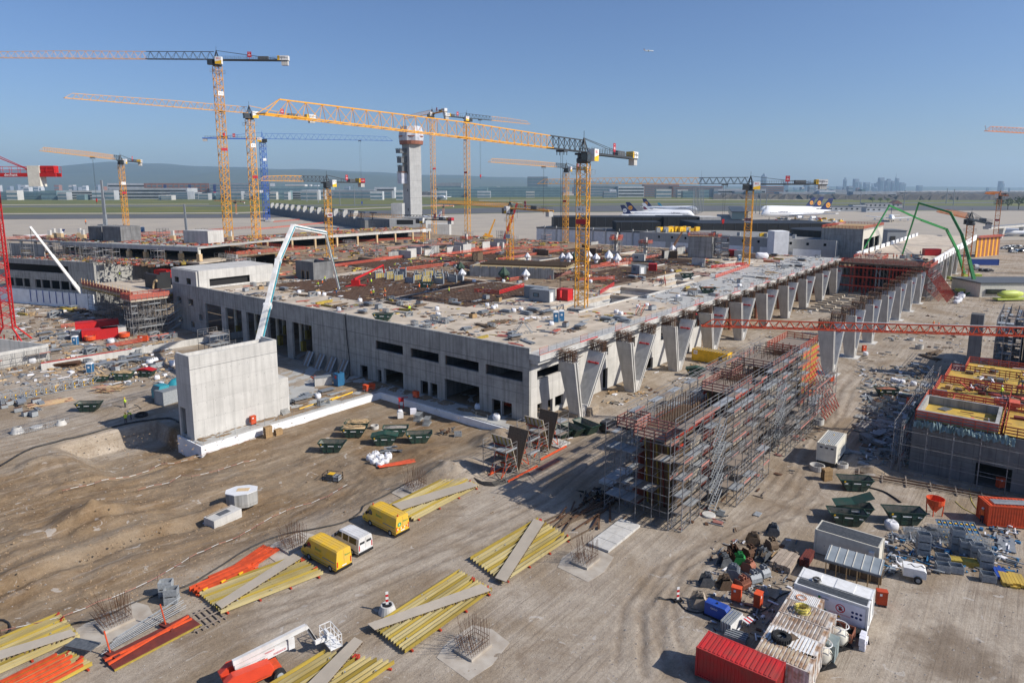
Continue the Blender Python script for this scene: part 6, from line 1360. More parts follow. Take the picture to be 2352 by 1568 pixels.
m.ob('crate_frame','black',t);m=MB();m.box(-.8,-.5,.1,.2,.5,.9);m.ob('machine','dsteel',t);m=MB();m.box(-.6,-.4,.905,.3,.4,.95);m.ob('yellow_sheet','sign_yel',t);m=MB();m.box(.3,-.5,.1,1.1,.5,.7);m.ob('frames','galv',t)
t=thing('tube_bundle','long orange tubular props lying fanned on the sand','props',gq('s2',1330,1045),frm(gq('s2',1130,1095),gq('s2',1530,1000)))
for i in range(7):m=MB();m.tube((-3.4+rnd.random()*.3,-.3+i*.1,.15+.05*(i%2)),(3.3+rnd.random()*.5,-.7+i*.24,.2),.09);m.ob('prop','orange',t)
t=thing('steel_heap','dark steel sheets and brackets beside the big bags','steel',gq('s2',1250,935),.2)
for i in range(14):m=MB();m.cbox((rnd.uniform(-1.4,1.4),rnd.uniform(-.8,.8),.15+.05*i),(rnd.uniform(.8,2),.3,.08),rnd.uniform(-.8,.5));m.ob('bracket','dsteel' if i%3 else 'galv',t)
t=thing('steel_heap','rusty formwork clamps heaped beside the grey bin','steel',gq('s2',1755,770),.2)
for i in range(18):m=MB();m.cbox((rnd.uniform(-1.2,1.2),rnd.uniform(-.8,.8),.15+.04*i),(rnd.uniform(.4,1.0),.18,.15),rnd.random()*3);m.ob('clamp','rust' if i%2 else 'dsteel',t)
crate('grey steel bin of scrap beside the rusty clamps',gq('s2',1855,790),.1,1)
def line(name,label,cat,pts,r,c,k=None,n=6,zoff=None,sub=4):
 P=[]
 for p in pts:
  w=gq(p[0],p[1],p[2])if isinstance(p[0],str)else gq(None,*p)
  P.append(w)
 Q=[]
 for i in range(len(P)-1):
  for j in range(sub):
   f=j/sub;a,b,c_,d=P[max(i-1,0)],P[i],P[i+1],P[min(i+2,len(P)-1)]
   v=.5*((2*b)+(c_-a)*f+(2*a-5*b+4*c_-d)*f*f+(3*b-a-3*c_+d)*f**3);Q.append(V((v.x,v.y,hg(v.x,v.y)+(r if zoff is None else zoff))))
 Q.append(P[-1]+V((0,0,r)));m=MB();m.path(Q,r,n);o=m.ob(name,c);return tag(o,label,cat)
line('drain_pipe','long black flexible drain pipe winding past the vans and pads','pipe',[('s6',0,1415),('s6',160,1340),('s6',330,1170),('s6',640,1040),('s6',820,1005),('s6',1040,930),('s6',1250,830),('s6',1470,750),('s6',1800,640),('s7',0,330),('s7',300,212),('s7',540,168),('s7',850,100),('s7',1010,5),('s2',1000,1425),('s2',1200,1330),('s2',1380,1230),('s2',1560,1140),('s2',1700,1040)],.09,'pipe')
line('drain_pipe','black pipe looping out at the corner of the site','pipe',[('s6',-40,985),('s6',60,1010),('s6',95,1070),('s6',60,1150),('s6',0,1190)],.09,'pipe')
line('drain_pipe','black pipe along the road edge above the pit','pipe',[('s1',0,1300),('s1',220,1170),('s1',450,1090),('s1',760,1020),('s1',1080,930),('s1',1350,880),('s1',1560,860),('s1',1640,900)],.14,'pipe')
line('cable','thick black cable loop beside the blue generator','cable',[('s8',80,795),('s8',230,810),('s8',330,900),('s8',470,925),('s8',600,860),('s8',760,880),('s8',930,930),('s8',1070,890),('s8',1180,780),('s8',1300,730)],.07,'pipe')
line('cable','thin black cable from the cabinet to the white container','cable',[('s8',1040,700),('s8',1180,660),('s8',1330,690)],.03,'pipe');line('cable','black pipe running behind the shed to the skip','pipe',[('t1',900,110),('t1',1050,150),('t1',1150,205),('t1',1220,255)],.1,'pipe');line('cable','thick black hoses behind the shed','cable',[('t1',1060,800),('t1',1120,860),('t1',1080,900),('t1',1010,960),('t1',1230,870)],.1,'pipe');line('cable','yellow brown hose lines by the orange container','hose',[('t1',1720,240),('t1',1800,310),('t1',1950,370),('t1',1870,240),('t1',1850,120)],.04,'hose_y')
t=thing('cable_bundle','thick bundle of black cables bent at the small V formwork','cables',(0,0,0))
for i in range(6):
 P=[gq('s3',x+i*6,y+i*7)for x,y in((110,945),(180,980),(270,985),(420,940),(600,880))];m=MB();m.path([p+V((0,0,.06))for p in P],.06,5);m.ob('cable','pipe',t)
def tape(label,pts,seg=.9):
 P=[gq(*p)for p in pts];t=thing('barrier_tape',label,'tape',(0,0,0));m=MB();r_=MB();pos=MB()
 for i in range(len(P)-1):
  n=max(1,int((P[i+1]-P[i]).length/seg))
  for j in range(n):
   a=P[i].lerp(P[i+1],j/n);b=P[i].lerp(P[i+1],(j+1)/n);za,zb=[hg(x.x,x.y)+.45 for x in(a,b)];(m if j%2 else r_).bar((a.x,a.y,za),(b.x,b.y,zb),.015,.05)
  pos.bar((P[i].x,P[i].y,hg(P[i].x,P[i].y)),(P[i].x,P[i].y,hg(P[i].x,P[i].y)+.55),.03)
 struct(m.ob('white_segments','tape',t),'stuff');struct(r_.ob('red_segments','railpink',t),'stuff');struct(pos.ob('stakes','rust',t),'stuff')
tape('red and white barrier tape along the upper sand track',[('t2',575,400),('t2',870,330),('t2',1480,165),('t2',1900,50),('s1',2351,1060)]);tape('red and white barrier tape along the chamber trench',[('t2',1270,395),('t2',1560,320),('t2',1665,255),('t2',1760,265),('t2',2000,210),('t2',2351,110)]);tape('red and white barrier tape along the lane behind the pads',[('s6',10,1130),('s6',560,1000),('s6',900,860),('s6',1150,770),('s6',1450,630),('s6',1740,450),('s6',2200,250),('s7',60,150),('s2',280,1500),('s2',660,1370),('s2',840,1260)])
t=thing('beam_heap','rusty steel beams and rebar scattered before the big scaffold','scrap',gq('s3',1150,1270),BA)
for i in range(30):
 a=rnd.gauss(.05,.25);L=rnd.uniform(2,6.5);x,y=rnd.uniform(-5,5),rnd.uniform(-2.6,2.6);m=MB();m.cbox((x,y,.1+rnd.random()*.25),(L,.12+rnd.random()*.14,.12),a);m.ob('beam','rust' if i%3 else 'wood_dark',t)
t=thing('film_heap','heap of crumpled black plastic film at the scaffold foot','film',gq('s3',1290,1130),.4);m=MB();rr=random.Random(8)
for i in range(60):
 x,y=rr.gauss(0,1.4),rr.gauss(0,.9);a=rr.random()*3;m.add([(x+rr.uniform(-.5,.5),y+rr.uniform(-.5,.5),rr.uniform(.02,.75))for _ in range(4)],[(0,1,2),(0,2,3)])
struct(m.ob('film',mat('film',(.008,.008,.009),(.02,.02,.02),3,.25).name,t),'stuff')
# ================================================================== clutter on the decks and in the yards, workers
rk=random.Random(33)
def proto_parts(items,name,c,n=None):
 0
 return[(name,c,d,o,r)for d,o,r in items]
PR={}
def proto(kind,seed=0):
 0
 key=(kind,seed)
 if key in PR:return PR[key]
 rr=random.Random(hash(key)%9999 if False else seed*31+len(kind));L=[]
 def b(nm,c,d,o,r=0):L.append((nm,c,d,o,r))
 if kind=='panel_stack':
  for i in range(4+seed):b('panel',('galv','steel','wood_grey')[rr.randrange(3)],(2.5-rr.random()*.6,1.2-rr.random()*.4,.09),(rr.uniform(-.2,.2),rr.uniform(-.2,.2),.07+i*.15),rr.uniform(-.16,.16))
 elif kind=='plank_stack':
  for i in range(8):b('plank',('wood','wood_pale','wood_grey')[rr.randrange(3)],(3.4-rr.random(),.24,.06),(rr.uniform(-.3,.3),(i%4)*.27-.4,.05+(i//4)*.08),rr.uniform(-.12,.12))
 elif kind=='dark_timber':
  for i in range(8):b('beam','wood_dark',(4-rr.random()*1.2,.2,.14),(rr.uniform(-.4,.4),(i%4)*.28-.4,.08+(i//4)*.16),rr.uniform(-.15,.15))
 elif kind=='tube_bundle':
  for i in range(8):b('tube','galv',(3.2-rr.random()*.8,.09,.09),(rr.uniform(-.2,.2),(i%4)*.14-.2,.06+(i//4)*.11),rr.uniform(-.1,.1))
 elif kind=='rebar_bundle':
  for i in range(7):b('rebar','rust',(5.5-rr.random(),.07,.07),(rr.uniform(-.4,.4),i*.11-.35,.05+.02*(i%2)),rr.uniform(-.07,.07))
 elif kind=='girder_stack':
  for i in range(6):b('girder','girder',(3.2,.12,.2),(rr.uniform(-.15,.15),(i%3)*.17-.2,.11+(i//3)*.22),rr.uniform(-.04,.04))
 elif kind=='rail_stack':
  for i in range(7):b('rail','railred' if i%3 else 'railpink',(3.0-rr.random()*.8,.16,.05),(rr.uniform(-.3,.3),(i%4)*.2-.3,.05+(i//4)*.07),rr.uniform(-.25,.25))
 elif kind=='frame_stack':
  for i in range(6):b('frame','galv',(1.6,.08,.9),(rr.uniform(-.05,.05),i*.16-.4,.47),rr.uniform(-.04,.04))
 elif kind=='pallet_crate':
  b('crate','galv',(1.2,.8,.7),(0,0,.42));b('crate_load','rust' if seed else 'dsteel',(1.05,.66,.1),(0,0,.8));b('foot','dsteel',(1.2,.8,.1),(0,0,.05))
 elif kind=='cable_drum':
  b('drum','wood',(.9,.9,.6),(0,0,.32));b('spindle','black',(.5,.5,.2),(0,0,.72))
 out=[]
 for nm,c,d,o,r in L:
  m=MB()
  if nm=='frame':
   x,z=d[0]/2,d[2]/2
   for k in(-1,1):m.bar((-x,0,k*z),(x,0,k*z),.07);m.bar((k*x,0,-z),(k*x,0,z),.07)
   m.bar((-x,0,-z),(x,0,z),.05)
  else:m.cbox((0,0,0),d)
  me=m.mesh(nm,c);out.append((nm,me,o,r))
 PR[key]=out;return out
LAB=dict(panel_stack='stack of grey steel formwork panels',plank_stack='loose stack of wooden planks',dark_timber='pile of dark weathered timber beams',tube_bundle='bundle of galvanised tubes',rebar_bundle='bundle of long rusty rebar',girder_stack='stack of yellow timber girders',rail_stack='scatter of red guard rail boards',frame_stack='row of upright galvanised frames',pallet_crate='small grey crate of fittings',cable_drum='wooden crate with dark lid')
CATS=dict(panel_stack='panels',plank_stack='planks',dark_timber='timber',tube_bundle='tubes',rebar_bundle='rebar',girder_stack='girders',rail_stack='rails',frame_stack='frames',pallet_crate='crate',cable_drum='crate')
def drop(kind,p,rz,where,s=1.,seed=None):
 seed=rk.randrange(2)if seed is None else seed
 t=thing(kind,LAB[kind]+' '+where,CATS[kind],p,rz,LAB[kind]+' '+where);t.scale=(s,)*3
 for nm,me,o,r in proto(kind,seed):link(nm,me,t,o,r)
 return t
def scatter(n,a0,a1,b0,b1,z,kinds,where,avoid=HOLES,s=(.8,1.25)):
 for _ in range(n):
  for _try in range(20):
   a,b=rk.uniform(a0,a1),rk.uniform(b0,b1)
   if not any(h[0]-2.5<a<h[1]+2.5 and h[2]-2.5<b<h[3]+2.5 for h in avoid):break
  drop(rk.choice(kinds),AB(a,b,z),BA+rk.choice((0,pi/2))+rk.uniform(-.25,.25),where,rk.uniform(*s))
D2=DZ+.02
DK=bthing('rear_deck','cluttered rear roof deck carrying walls, stairs and red rails','deck')
m=MB();m.rects(23,200,112.3,232,[(62,84,118,150),(120,150,150,190)],lambda a,b,c,d:m.box(a,c,10.8,b,d,DZ-.1));m.ob('deck_slab','deck_brown',DK)
m=MB();m.box(62,118,6,84,150,6.3);m.box(120,150,6,150,190,6.3);m.ob('lower_floor','deck_grey',DK)
for i in range(9):m=MB();m.box(86+i*7.5,134-(i%3)*2.2,DZ-.08,91+i*7.5,134.4-(i%3)*2.2,DZ+2.6+(i%2)*.8);m.ob('cross_wall','conc_new' if i%3 else 'conc',DK)
for i in range(6):m=MB();m.box(92+i*14,128+(i%2)*9,DZ-.08,92.4+i*14,136+(i%2)*9,DZ+3);m.ob('cross_wall','conc_new',DK)
for i in range(10):m=MB();m.box(60+i*12,196,DZ-.08,60.8+i*12,196.8,DZ+4.2);m.ob('column','wood_pale',DK)
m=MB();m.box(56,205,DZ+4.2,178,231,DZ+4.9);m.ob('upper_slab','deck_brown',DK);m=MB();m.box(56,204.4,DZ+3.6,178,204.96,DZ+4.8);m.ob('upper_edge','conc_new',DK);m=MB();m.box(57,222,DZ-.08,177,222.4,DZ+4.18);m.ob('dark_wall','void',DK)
t=bthing('concrete_block','dark grey concrete lift block with timber door frames on the roof','block',31,104,D2)
m=MB();m.box(0,0,0,.4,9,5.4);m.box(.4,0,0,7,.35,5.2);m.box(6.6,.35,0,7,9,5.2);m.box(.4,8.6,0,6.6,9,5.3);m.ob('block_wall','conc_dark',t)
for y in(2.2,4.6):m=MB();m.box(-.06,y,.05,-.005,y+.12,2.6);m.box(-.06,y+1.3,.05,-.005,y+1.42,2.6);m.box(-.06,y+.12,2.48,-.005,y+1.3,2.6);m.ob('door_frame','wood',t);m=MB();m.box(-.03,y+.12,.05,-.004,y+1.3,2.48);m.ob('door_opening','void',t)
for i,(a0,a1,b0,b1)in enumerate([(16,62,62,106),(26,62,38,61),(63,92,103,130),(78,120,30,50),(100,140,104,128),(82,99,76,102),(113,140,58,82),(99,115,80,104),(140,170,76,104),(136,158,30,58),(176,196,20,60)]):
 t=bthing('rebar_mat',['wide brown rebar mat around the red pump boom','brown rebar mat in front of the grey roof cabin','dark rebar mat beside the red railing of the rear deck','brown rebar mat behind the roof openings','dark rebar mat beyond the wall forms','brown rebar mat behind the long upstand wall','brown rebar mat between the wrapped column heads','dark rebar mat beside the deep middle shaft','brown rebar mat in front of the cream cabin','brown rebar mat near the red container of crane K 2','brown rebar mat at the end of the far roof'][i],'rebar',a0,b0,D2)
 m=MB();m.box(0,0,0,a1-a0,b1-b0,.03);m.ob('mesh_sheet','rebar_mat',t);m=MB()
 for k in range(int((a1-a0)/1.2)):m.bar((k*1.2+.3,.3,.09),(k*1.2+.3,b1-b0-.3,.09),.05)
 for k in range(int((b1-b0)/1.2)):m.bar((.3,k*1.2+.3,.13),(a1-a0-.3,k*1.2+.3,.13),.05)
 struct(m.ob('bars','rust',t),'stuff')
for i in range(26):
 a,b=rk.uniform(92,190),rk.uniform(28,108)
 if any(h[0]-3<a<h[1]+3 and h[2]-3<b<h[3]+3 for h in HOLES):continue
 t=bthing('wall_stub','low new concrete wall with starter bars standing on the middle roof','wall',a,b,D2,'wall stubs on the roof',rk.choice((0,pi/2)));L=rk.uniform(3,8);h=rk.uniform(1.2,3)
 m=MB();m.box(0,0,0,L,.3,h);m.ob('wall_body',rk.choice(('conc_new','conc','wood_dark')),t);m=MB()
 for j in range(int(L/.5)):m.bar((.2+j*.5,.15,h),(.2+j*.5,.15,h+.8),.05)
 struct(m.ob('starter_bars','rust',t),'stuff')
for i in range(4):
 for j in range(7):
  if rk.random()<.12:continue
  t=bthing('wall_form','upright yellow wall form with grey posts in the field of forms on the roof','formwork',45+i*4.2+rk.uniform(-.5,.5),68+j*4.1+rk.uniform(-.5,.5),D2,'wall forms on the roof',rk.choice((0,pi/2)))
  m=MB();m.box(0,-.08,.1,3.2,.08,1.7);m.ob('form_panel','galv',t)
  for k in range(5):m=MB();m.box(.1+k*.65,-.16,.2,.5+k*.65,-.085,1.6);m.ob('yellow_rib','girder',t)
  for x in(-.2,3.1):m=MB();m.box(x,-.2,0,x+.3,.2,2.3);m.ob('post','steel',t)
P1,P2=q('r7',870,470,D2),q('r7',1640,500,D2)
t=thing('upstand_wall','long grey concrete upstand wall with yellow formwork deck and dark beams behind it','wall',P1,frm(P1,P2));Lw=(P2-P1).length
m=MB();m.box(0,0,0,Lw,.4,3.3);m.box(0,.4,0,.4,14,3.3);m.ob('wall_face','conc',t);m=MB();m.box(.4,.4,3.0,Lw+4,16,3.2);m.ob('yellow_deck',mat('deck_ply',(.46,.36,.18),(.38,.28,.14),.6,.8).name,t)
for i in range(5):m=MB();m.box(2,4+i*2.4,3.2,Lw+3,4.7+i*2.4,3.9);m.ob('dark_beam','wood_dark',t)
for i in range(12):m=MB();m.box(1+i*2.5,-.2,2.9,1.3+i*2.5,-.02,3.5);m.ob('bracket','wood_pale',t)
def tent(label,p,c='bag',s=1.):
 t=thing('wrapped_column',label,'column',p,rk.random(),'wrapped column heads');t.scale=(s,)*3;m=MB();R=[];n=14
 for z,r in((0,.55),(.9,.6),(1.5,1.25),(1.9,1.2),(2.7,.55),(3.2,.2)):R.append([(r*cos(2*pi*i/n)*(1.08 if i%2 else .92),r*sin(2*pi*i/n)*(1.08 if i%2 else .92),z)for i in range(n)])
 m.loft(R);m.ob('wrap_sheet',c,t)
 m=MB();m.lathe([(.5,-.2),(.5,.6)],12);m.ob('column_shaft','cream',t)
for x,y,c,s in[(1385,505,'bag',1),(1720,345,'bag',1.1),(1780,350,'bag',1.2),(1960,330,'bag',1.2),(2030,350,'bag',1.1),(2145,345,'bag',1.2),(2225,360,'bag',1.1),(800,495,'bag',.95),(1185,515,'tarp_green',1.3),(785,440,'tarp_green',1.1),(1400,325,'bag',.9),(1830,330,'tarp_green',1)]:
 tent('column head wrapped in white sheeting on the roof deck' if c=='bag' else 'column head wrapped in dark green sheeting on the roof deck',q('r7',x,y,D2),c,s)
for x,y in[(665,270),(80,325),(155,358)]:tent('column head wrapped in white sheeting on the roof deck',q('r8',x,y,D2),'bag',1.2)
def cabin(label,p,rz,L,W,H,c,win=True):
 t=thing('site_cabin',label,'cabin',p,rz);m=MB();m.box(0,0,.05,L,W,H);m.ob('cabin_body',c,t);m=MB();m.box(-.05,-.05,H,L+.05,W+.05,H+.12);m.ob('cabin_roof','steel' if c!='redp' else 'redp',t)
 for x in(0,L):
  for y in(0,W):m=MB();m.cbox((x,y,H/2),(.14,.14,H));m.ob('corner_post',c,t)
 if win:
  m=MB();m.box(L*.18,-.03,H*.4,L*.48,-.003,H*.75);w=m.ob('window','dkgrey',t);m=MB();m.box(L*.22,-.035,H*.45,L*.42,-.031,H*.7);m.ob('pane','glassblue',w);m=MB();m.box(L+.003,W*.2,.1,L+.04,W*.7,H*.82);m.ob('door','white',t)
 return t
cabin('grey site cabin with dark window beside a red container on the roof',q('r7',1420,695,D2),frm(q('r7',1420,695,D2),q('r7',1600,715,D2)),5.5,2.6,2.8,'steel');cabin('second grey cabin behind the windowed roof cabin',q('r7',1372,665,D2),frm(q('r7',1420,695,D2),q('r7',1600,715,D2)),5.5,2.4,2.8,'steel',False)
cabin('red roof container beside the grey cabin',q('r7',1670,690,D2),frm(q('r7',1420,695,D2),q('r7',1600,715,D2)),3.0,2.5,2.7,'redp',False)
cabin('pale grey site cabin with white window near the second roof opening',q('r8',290,445,D2),frm(q('r8',290,445,D2),q('r8',380,460,D2)),3.8,2.6,2.7,'galv');cabin('small red container behind the pale grey cabin',q('r8',445,420,D2),-.3,2.5,2.2,2.2,'redp',False);cabin('red container with grey side beside crane K 2',q('r8',1175,290,D2),-.35,3.2,2.4,2.6,'redp',False);cabin('light grey container joined to the red one near crane K 2',q('r8',1232,296,D2),-.35,3.6,2.4,2.6,'galv',False);cabin('cream cabin before the white panel wall',q('r8',295,330,D2),-.35,4.5,2.5,2.5,'cream');cabin('red container on the platform before the left wing',q('r5',1420,715,9.9),-.3,5,2.5,2.6,'redp',False)
def toilet(label,p,rz=0):
 t=thing('portable_toilet',label,'toilet',p,rz);m=MB();m.box(-.55,-.55,.1,.55,.55,2.05);m.ob('booth','blue_pl',t);m=MB();m.loft([[(-.58,-.58,2.05),(.58,-.58,2.05),(.58,.58,2.05),(-.58,.58,2.05)],[(-.45,-.5,2.3),(.45,-.5,2.3),(.45,.5,2.3),(-.45,.5,2.3)]]);m.ob('roof','white',t);m=MB();m.box(-.4,-.58,.15,.4,-.553,1.95);d=m.ob('door','blue_pl',t);m=MB();m.box(-.2,-.59,1.2,.2,-.581,1.6);m.ob('notice','white',d)
 for x in(-.57,.53):m=MB();m.box(x,-.57,.1,x+.05,-.52,2.05);m.ob('corner_trim','white',t)
 m=MB();m.box(-.6,-.6,0,.6,.6,.1);m.ob('base','galv',t)
for l,k,x,y,z in[('blue and white toilet booth at the roof opening of crane K 1','r7',1660,890,D2),('blue and white toilet booth standing behind another on the roof','r7',1712,880,D2),('blue toilet booth beside crane K 2','r8',1278,330,D2),('blue toilet booth on the left platform','r5',1515,780,9.9),('white toilet booth on the left wing deck','r5',1312,295,uz+.02)]:toilet(l,q(k,x,y,z),BA-.9)
toilet('blue and white toilet booth beside the timber skips in the left yard',q('s1',832,440),.1);toilet('white toilet booth beside the mixing tub in the left yard',q('s1',695,180),.1)
for l,k,x,y,z in[('green skip hanging over the shaded parapet of the roof','r7',75,880,D2),('dark green skip between the workers on the roof','r7',465,575,D2),('dark green skip at the middle roof opening','r8',795,490,D2),('dark green skip of brown waste near the slab edge','r8',985,625,D2),('dark green skip on the left wing deck','r5',1005,330,uz+.02),('dark green skip on the rear deck beside a red machine','r6',1490,150,D2)]:skip(l,q(k,x,y,z),-.1,'rust_brown' if 'waste' in l else None)
t=thing('stair','small timber stair with orange rails on the roof','stair',q('r8',375,835,D2),BA)
for i in range(6):m=MB();m.box(i*.3,0,.25*i,i*.3+.3,1.2,.25*i+.05);m.ob('step','wood_dark',t)
for y in(0,1.2):
 m=MB();m.bar((0,y,.9),(1.8,y,2.4),.07,.12);m.ob('handrail','orange',t);m=MB();m.bar((0,y,0),(1.8,y,1.5),.06,.2);m.ob('stringer','wood_dark',t)
 for x in(0,1.8):m=MB();m.bar((x,y,x*.8),(x,y,x*.8+1),.07);m.ob('post','orange',t)
t=thing('ladder_tower','aluminium stepped ladder platform on the bare roof corner','ladder',q('r7',1365,1000,D2),.2)
for s in(-1,1):
 for y in(0,.8):m=MB();m.bar((s*1.7,y,0),(s*.2,y,2),.05,.1);m.ob('side_rail','galv',t);m=MB();m.bar((s*1.7,y,.9),(s*.2,y,2.9),.04);m.ob('handrail','galv',t)
 for i in range(7):m=MB();m.box(s*(1.7-i*.22)-.08,0,.2+i*.27,s*(1.7-i*.22)+.08,.8,.24+i*.27);m.ob('tread','galv',t)
t=thing('concrete_core','grey concrete core with red railed top and stair scaffold on the far roof','core',q('r8',805,300,D2),frm(q('r8',805,300,D2),q('r8',935,305,D2)))
m=MB();m.box(0,0,0,9,6,8.5);m.ob('core_wall','conc',t);railbox(t,-.3,9.3,-.3,6.3,8.5,'railred','wood');scaffold(t,9.5,15,0,4,0,8,2.7,2,.1,rows=[0,2,4],prob=.6)
for k in range(4):stair_flight(t,10,-.6,.1+k*2,2.1+k*2,4.5)
for lab,k,x,y,h in[('concrete column in a red railed scaffold before the white wall','r8',150,235,6.5),('concrete column in a grey scaffold beside the cream cabin','r8',415,300,6.5),('dark column in a stair scaffold behind the grey core','r8',1050,270,8),('concrete column with red railed scaffold near the wrapped heads','r7',2210,250,6),('pale column pair in scaffold on the rear deck','r7',840,215,5)]:
 t=thing('column_scaffold',lab,'column',q(k,x,y,D2),BA);m=MB();m.box(-.5,-.5,0,.5,.5,h+1.5);m.ob('column_shaft','conc_dark' if 'dark' in lab else 'conc_new',t);scaffold(t,-1.8,1.8,-1.8,1.8,0,h-1,1.8,2,.09,rows=[-1.8,1.8],prob=.5);railbox(t,-2,2,-2,2,h-.8,'railred','wood')
def rail(P,Q,c='railred',h=1.1,boards=3,where='on the roof deck'):
 L=(Q-P).length
 if L<1:return
 t=thing('guard_railing',('red' if c=='railred' else 'pale red')+' guard railing of boards and posts '+where,'railing',P,frm(P,Q),'guard railings '+where);sl=math.atan2(Q.z-P.z,L)
 for k in range(boards):m=MB();m.box(0,-.03,h*(k+1)/boards-.17,L,.03,h*(k+1)/boards+.04);m.ob('rail_board',c,t)
 m=MB();n=max(1,int(L/2.2))
 for i in range(n+1):m.bar((L*i/n,.08,0),(L*i/n,.08,h+.1),.08)
 struct(m.ob('rail_posts','rust_brown',t),'stuff')
for k,a,b,c in[('r6',(1600,400),(2351,300),'railred'),('r6',(430,350),(680,330),'railred'),('r6',(430,310),(700,270),'railred'),('r6',(700,310),(1105,300),'railpink'),('r7',(200,430),(780,360),'railred'),('r7',(960,360),(1110,345),'railred'),('r7',(1130,330),(1730,240),'railred'),('r7',(0,330),(270,300),'railred'),('r7',(820,300),(1160,250),'railred'),('r7',(1110,515),(1240,520),'railred'),('r7',(1240,520),(1370,500),'railred'),('r7',(910,620),(1140,640),'redp'),('r7',(1140,640),(1370,570),'redp'),('r7',(1610,500),(1800,450),'railpink'),('r7',(1980,400),(2351,360),'railred'),('r7',(1880,520),(2200,500),'railred'),('r8',(240,340),(800,250),'railred'),('r8',(0,380),(240,330),'railred'),('r8',(1060,490),(1370,385),'railred'),('r8',(590,500),(600,560),'redp'),('r8',(855,460),(1000,475),'railred'),('r8',(1020,400),(1350,370),'redp'),('r8',(0,640),(130,560),'redp'),('r8',(1500,340),(1650,350),'redp'),('r2',(700,1430),(1540,1390),'railred'),('r2',(720,1400),(1160,1360),'railpink'),('r2',(0,1310),(620,1250),'railred'),('r2',(160,1240),(400,1220),'railred'),('r2',(1100,1340),(1600,1350),'railred'),('r2',(750,1340),(1100,1300),'railred'),('r2',(1190,1310),(1260,1295),'redp'),('r2',(1600,1560),(2250,1480),'railred'),('r2',(1200,1490),(1800,1440),'railpink'),('r2',(1950,1500),(2350,1450),'railred'),('r7',(1180,230),(1700,215),'railred'),('r7',(1230,265),(1720,235),'railpink')]:
 rail(q(k,*a,D2),q(k,*b,D2),c)
for k,a,b in[('r5',(700,345),(1600,330)),('r5',(20,370),(560,340)),('r5',(1250,320),(2050,290)),('r5',(1680,310),(2351,260)),('r5',(860,330),(1250,360)),('r5',(120,345),(700,385))]:rail(q(k,*a,uz+.02),q(k,*b,uz+.02),rk.choice(('railred','railpink')),where='on the left wing deck')
for k,a,b in[('s1',(1060,200),(1610,100)),('s1',(980,215),(1350,150)),('s1',(560,30),(700,15))]:rail(q(k,*a),q(k,*b),'railred',where='in the left yard')
A_=['panel_stack','plank_stack','tube_bundle','frame_stack','rail_stack','rebar_bundle','pallet_crate','dark_timber','girder_stack','cable_drum']
W1='on the roof deck'
for k,x,y,kd,s in[('r7',560,880,'frame_stack',1.3),('r7',640,900,'frame_stack',1.1),('r7',400,930,'tube_bundle',1.2),('r7',480,950,'frame_stack',1.1),('r7',840,960,'panel_stack',1.0),('r7',900,850,'cable_drum',1.4),('r7',1000,930,'dark_timber',1.1),('r7',1130,900,'dark_timber',1.2),('r7',1050,960,'dark_timber',1),('r7',1200,1025,'rail_stack',1.3),('r7',1400,1075,'tube_bundle',1.3),('r7',1655,975,'rail_stack',1.4),('r7',1750,935,'pallet_crate',1.2),('r7',1880,950,'panel_stack',1.3),('r7',1590,985,'tube_bundle',1.1),('r7',2120,880,'panel_stack',1.1),('r7',2200,900,'tube_bundle',1.3),('r7',2300,890,'panel_stack',1.2),('r7',1450,800,'panel_stack',1.4),('r7',1560,820,'panel_stack',1.2),('r7',1100,790,'plank_stack',1.2),('r7',1020,680,'pallet_crate',1.3),('r7',1130,700,'cable_drum',1.5),('r7',1050,740,'rebar_bundle',1),('r7',200,700,'rebar_bundle',1.3),('r7',300,760,'rebar_bundle',1.4),('r7',150,720,'dark_timber',1.2),('r7',420,740,'dark_timber',1.1),('r7',980,1040,'girder_stack',1),('r7',1290,1100,'rail_stack',1.2),('r6',1600,720,'girder_stack',1.5),('r6',1500,740,'rail_stack',1.3),('r6',1400,700,'rail_stack',1.2),('r6',1230,600,'panel_stack',1.2),('r6',1130,540,'panel_stack',1.3),('r6',1020,590,'cable_drum',1.4),('r6',880,610,'pallet_crate',1.2),('r6',950,560,'frame_stack',1.1),('r6',1700,760,'rebar_bundle',1.2),('r6',2000,740,'panel_stack',1.1),('r6',2100,770,'pallet_crate',1.3),('r6',1750,740,'dark_timber',1.1),('r6',1950,810,'panel_stack',1),('r8',180,870,'panel_stack',1.3),('r8',100,880,'tube_bundle',1.3),('r8',240,860,'dark_timber',1),('r8',480,780,'pallet_crate',1.3),('r8',575,765,'plank_stack',.8),('r8',850,650,'frame_stack',1.4),('r8',900,655,'plank_stack',1),('r8',830,600,'dark_timber',1.4),('r8',800,580,'girder_stack',1.1),('r8',1100,590,'tube_bundle',1.4),('r8',1050,650,'panel_stack',1.1),('r8',720,700,'frame_stack',1.1),('r8',1490,490,'dark_timber',1.2),('r8',1550,500,'plank_stack',1.1),('r8',1280,530,'pallet_crate',1.4),('r8',1700,400,'frame_stack',1.5),('r8',1800,350,'tube_bundle',1.5),('r8',1650,380,'frame_stack',1.3),('r8',1850,330,'panel_stack',1.4),('r8',1950,330,'tube_bundle',1.4),('r8',2000,300,'frame_stack',1.2),('r8',1750,270,'frame_stack',1.3),('r8',1600,280,'panel_stack',1.2),('r8',300,490,'panel_stack',1.3),('r8',380,490,'panel_stack',1.2),('r8',100,480,'rebar_bundle',1.4),('r8',430,670,'pallet_crate',.9),('r8',60,700,'tube_bundle',1)]:
 drop(kd,q(k,x,y,D2),BA+rk.choice((0,pi/2))+rk.uniform(-.3,.3),W1,s)
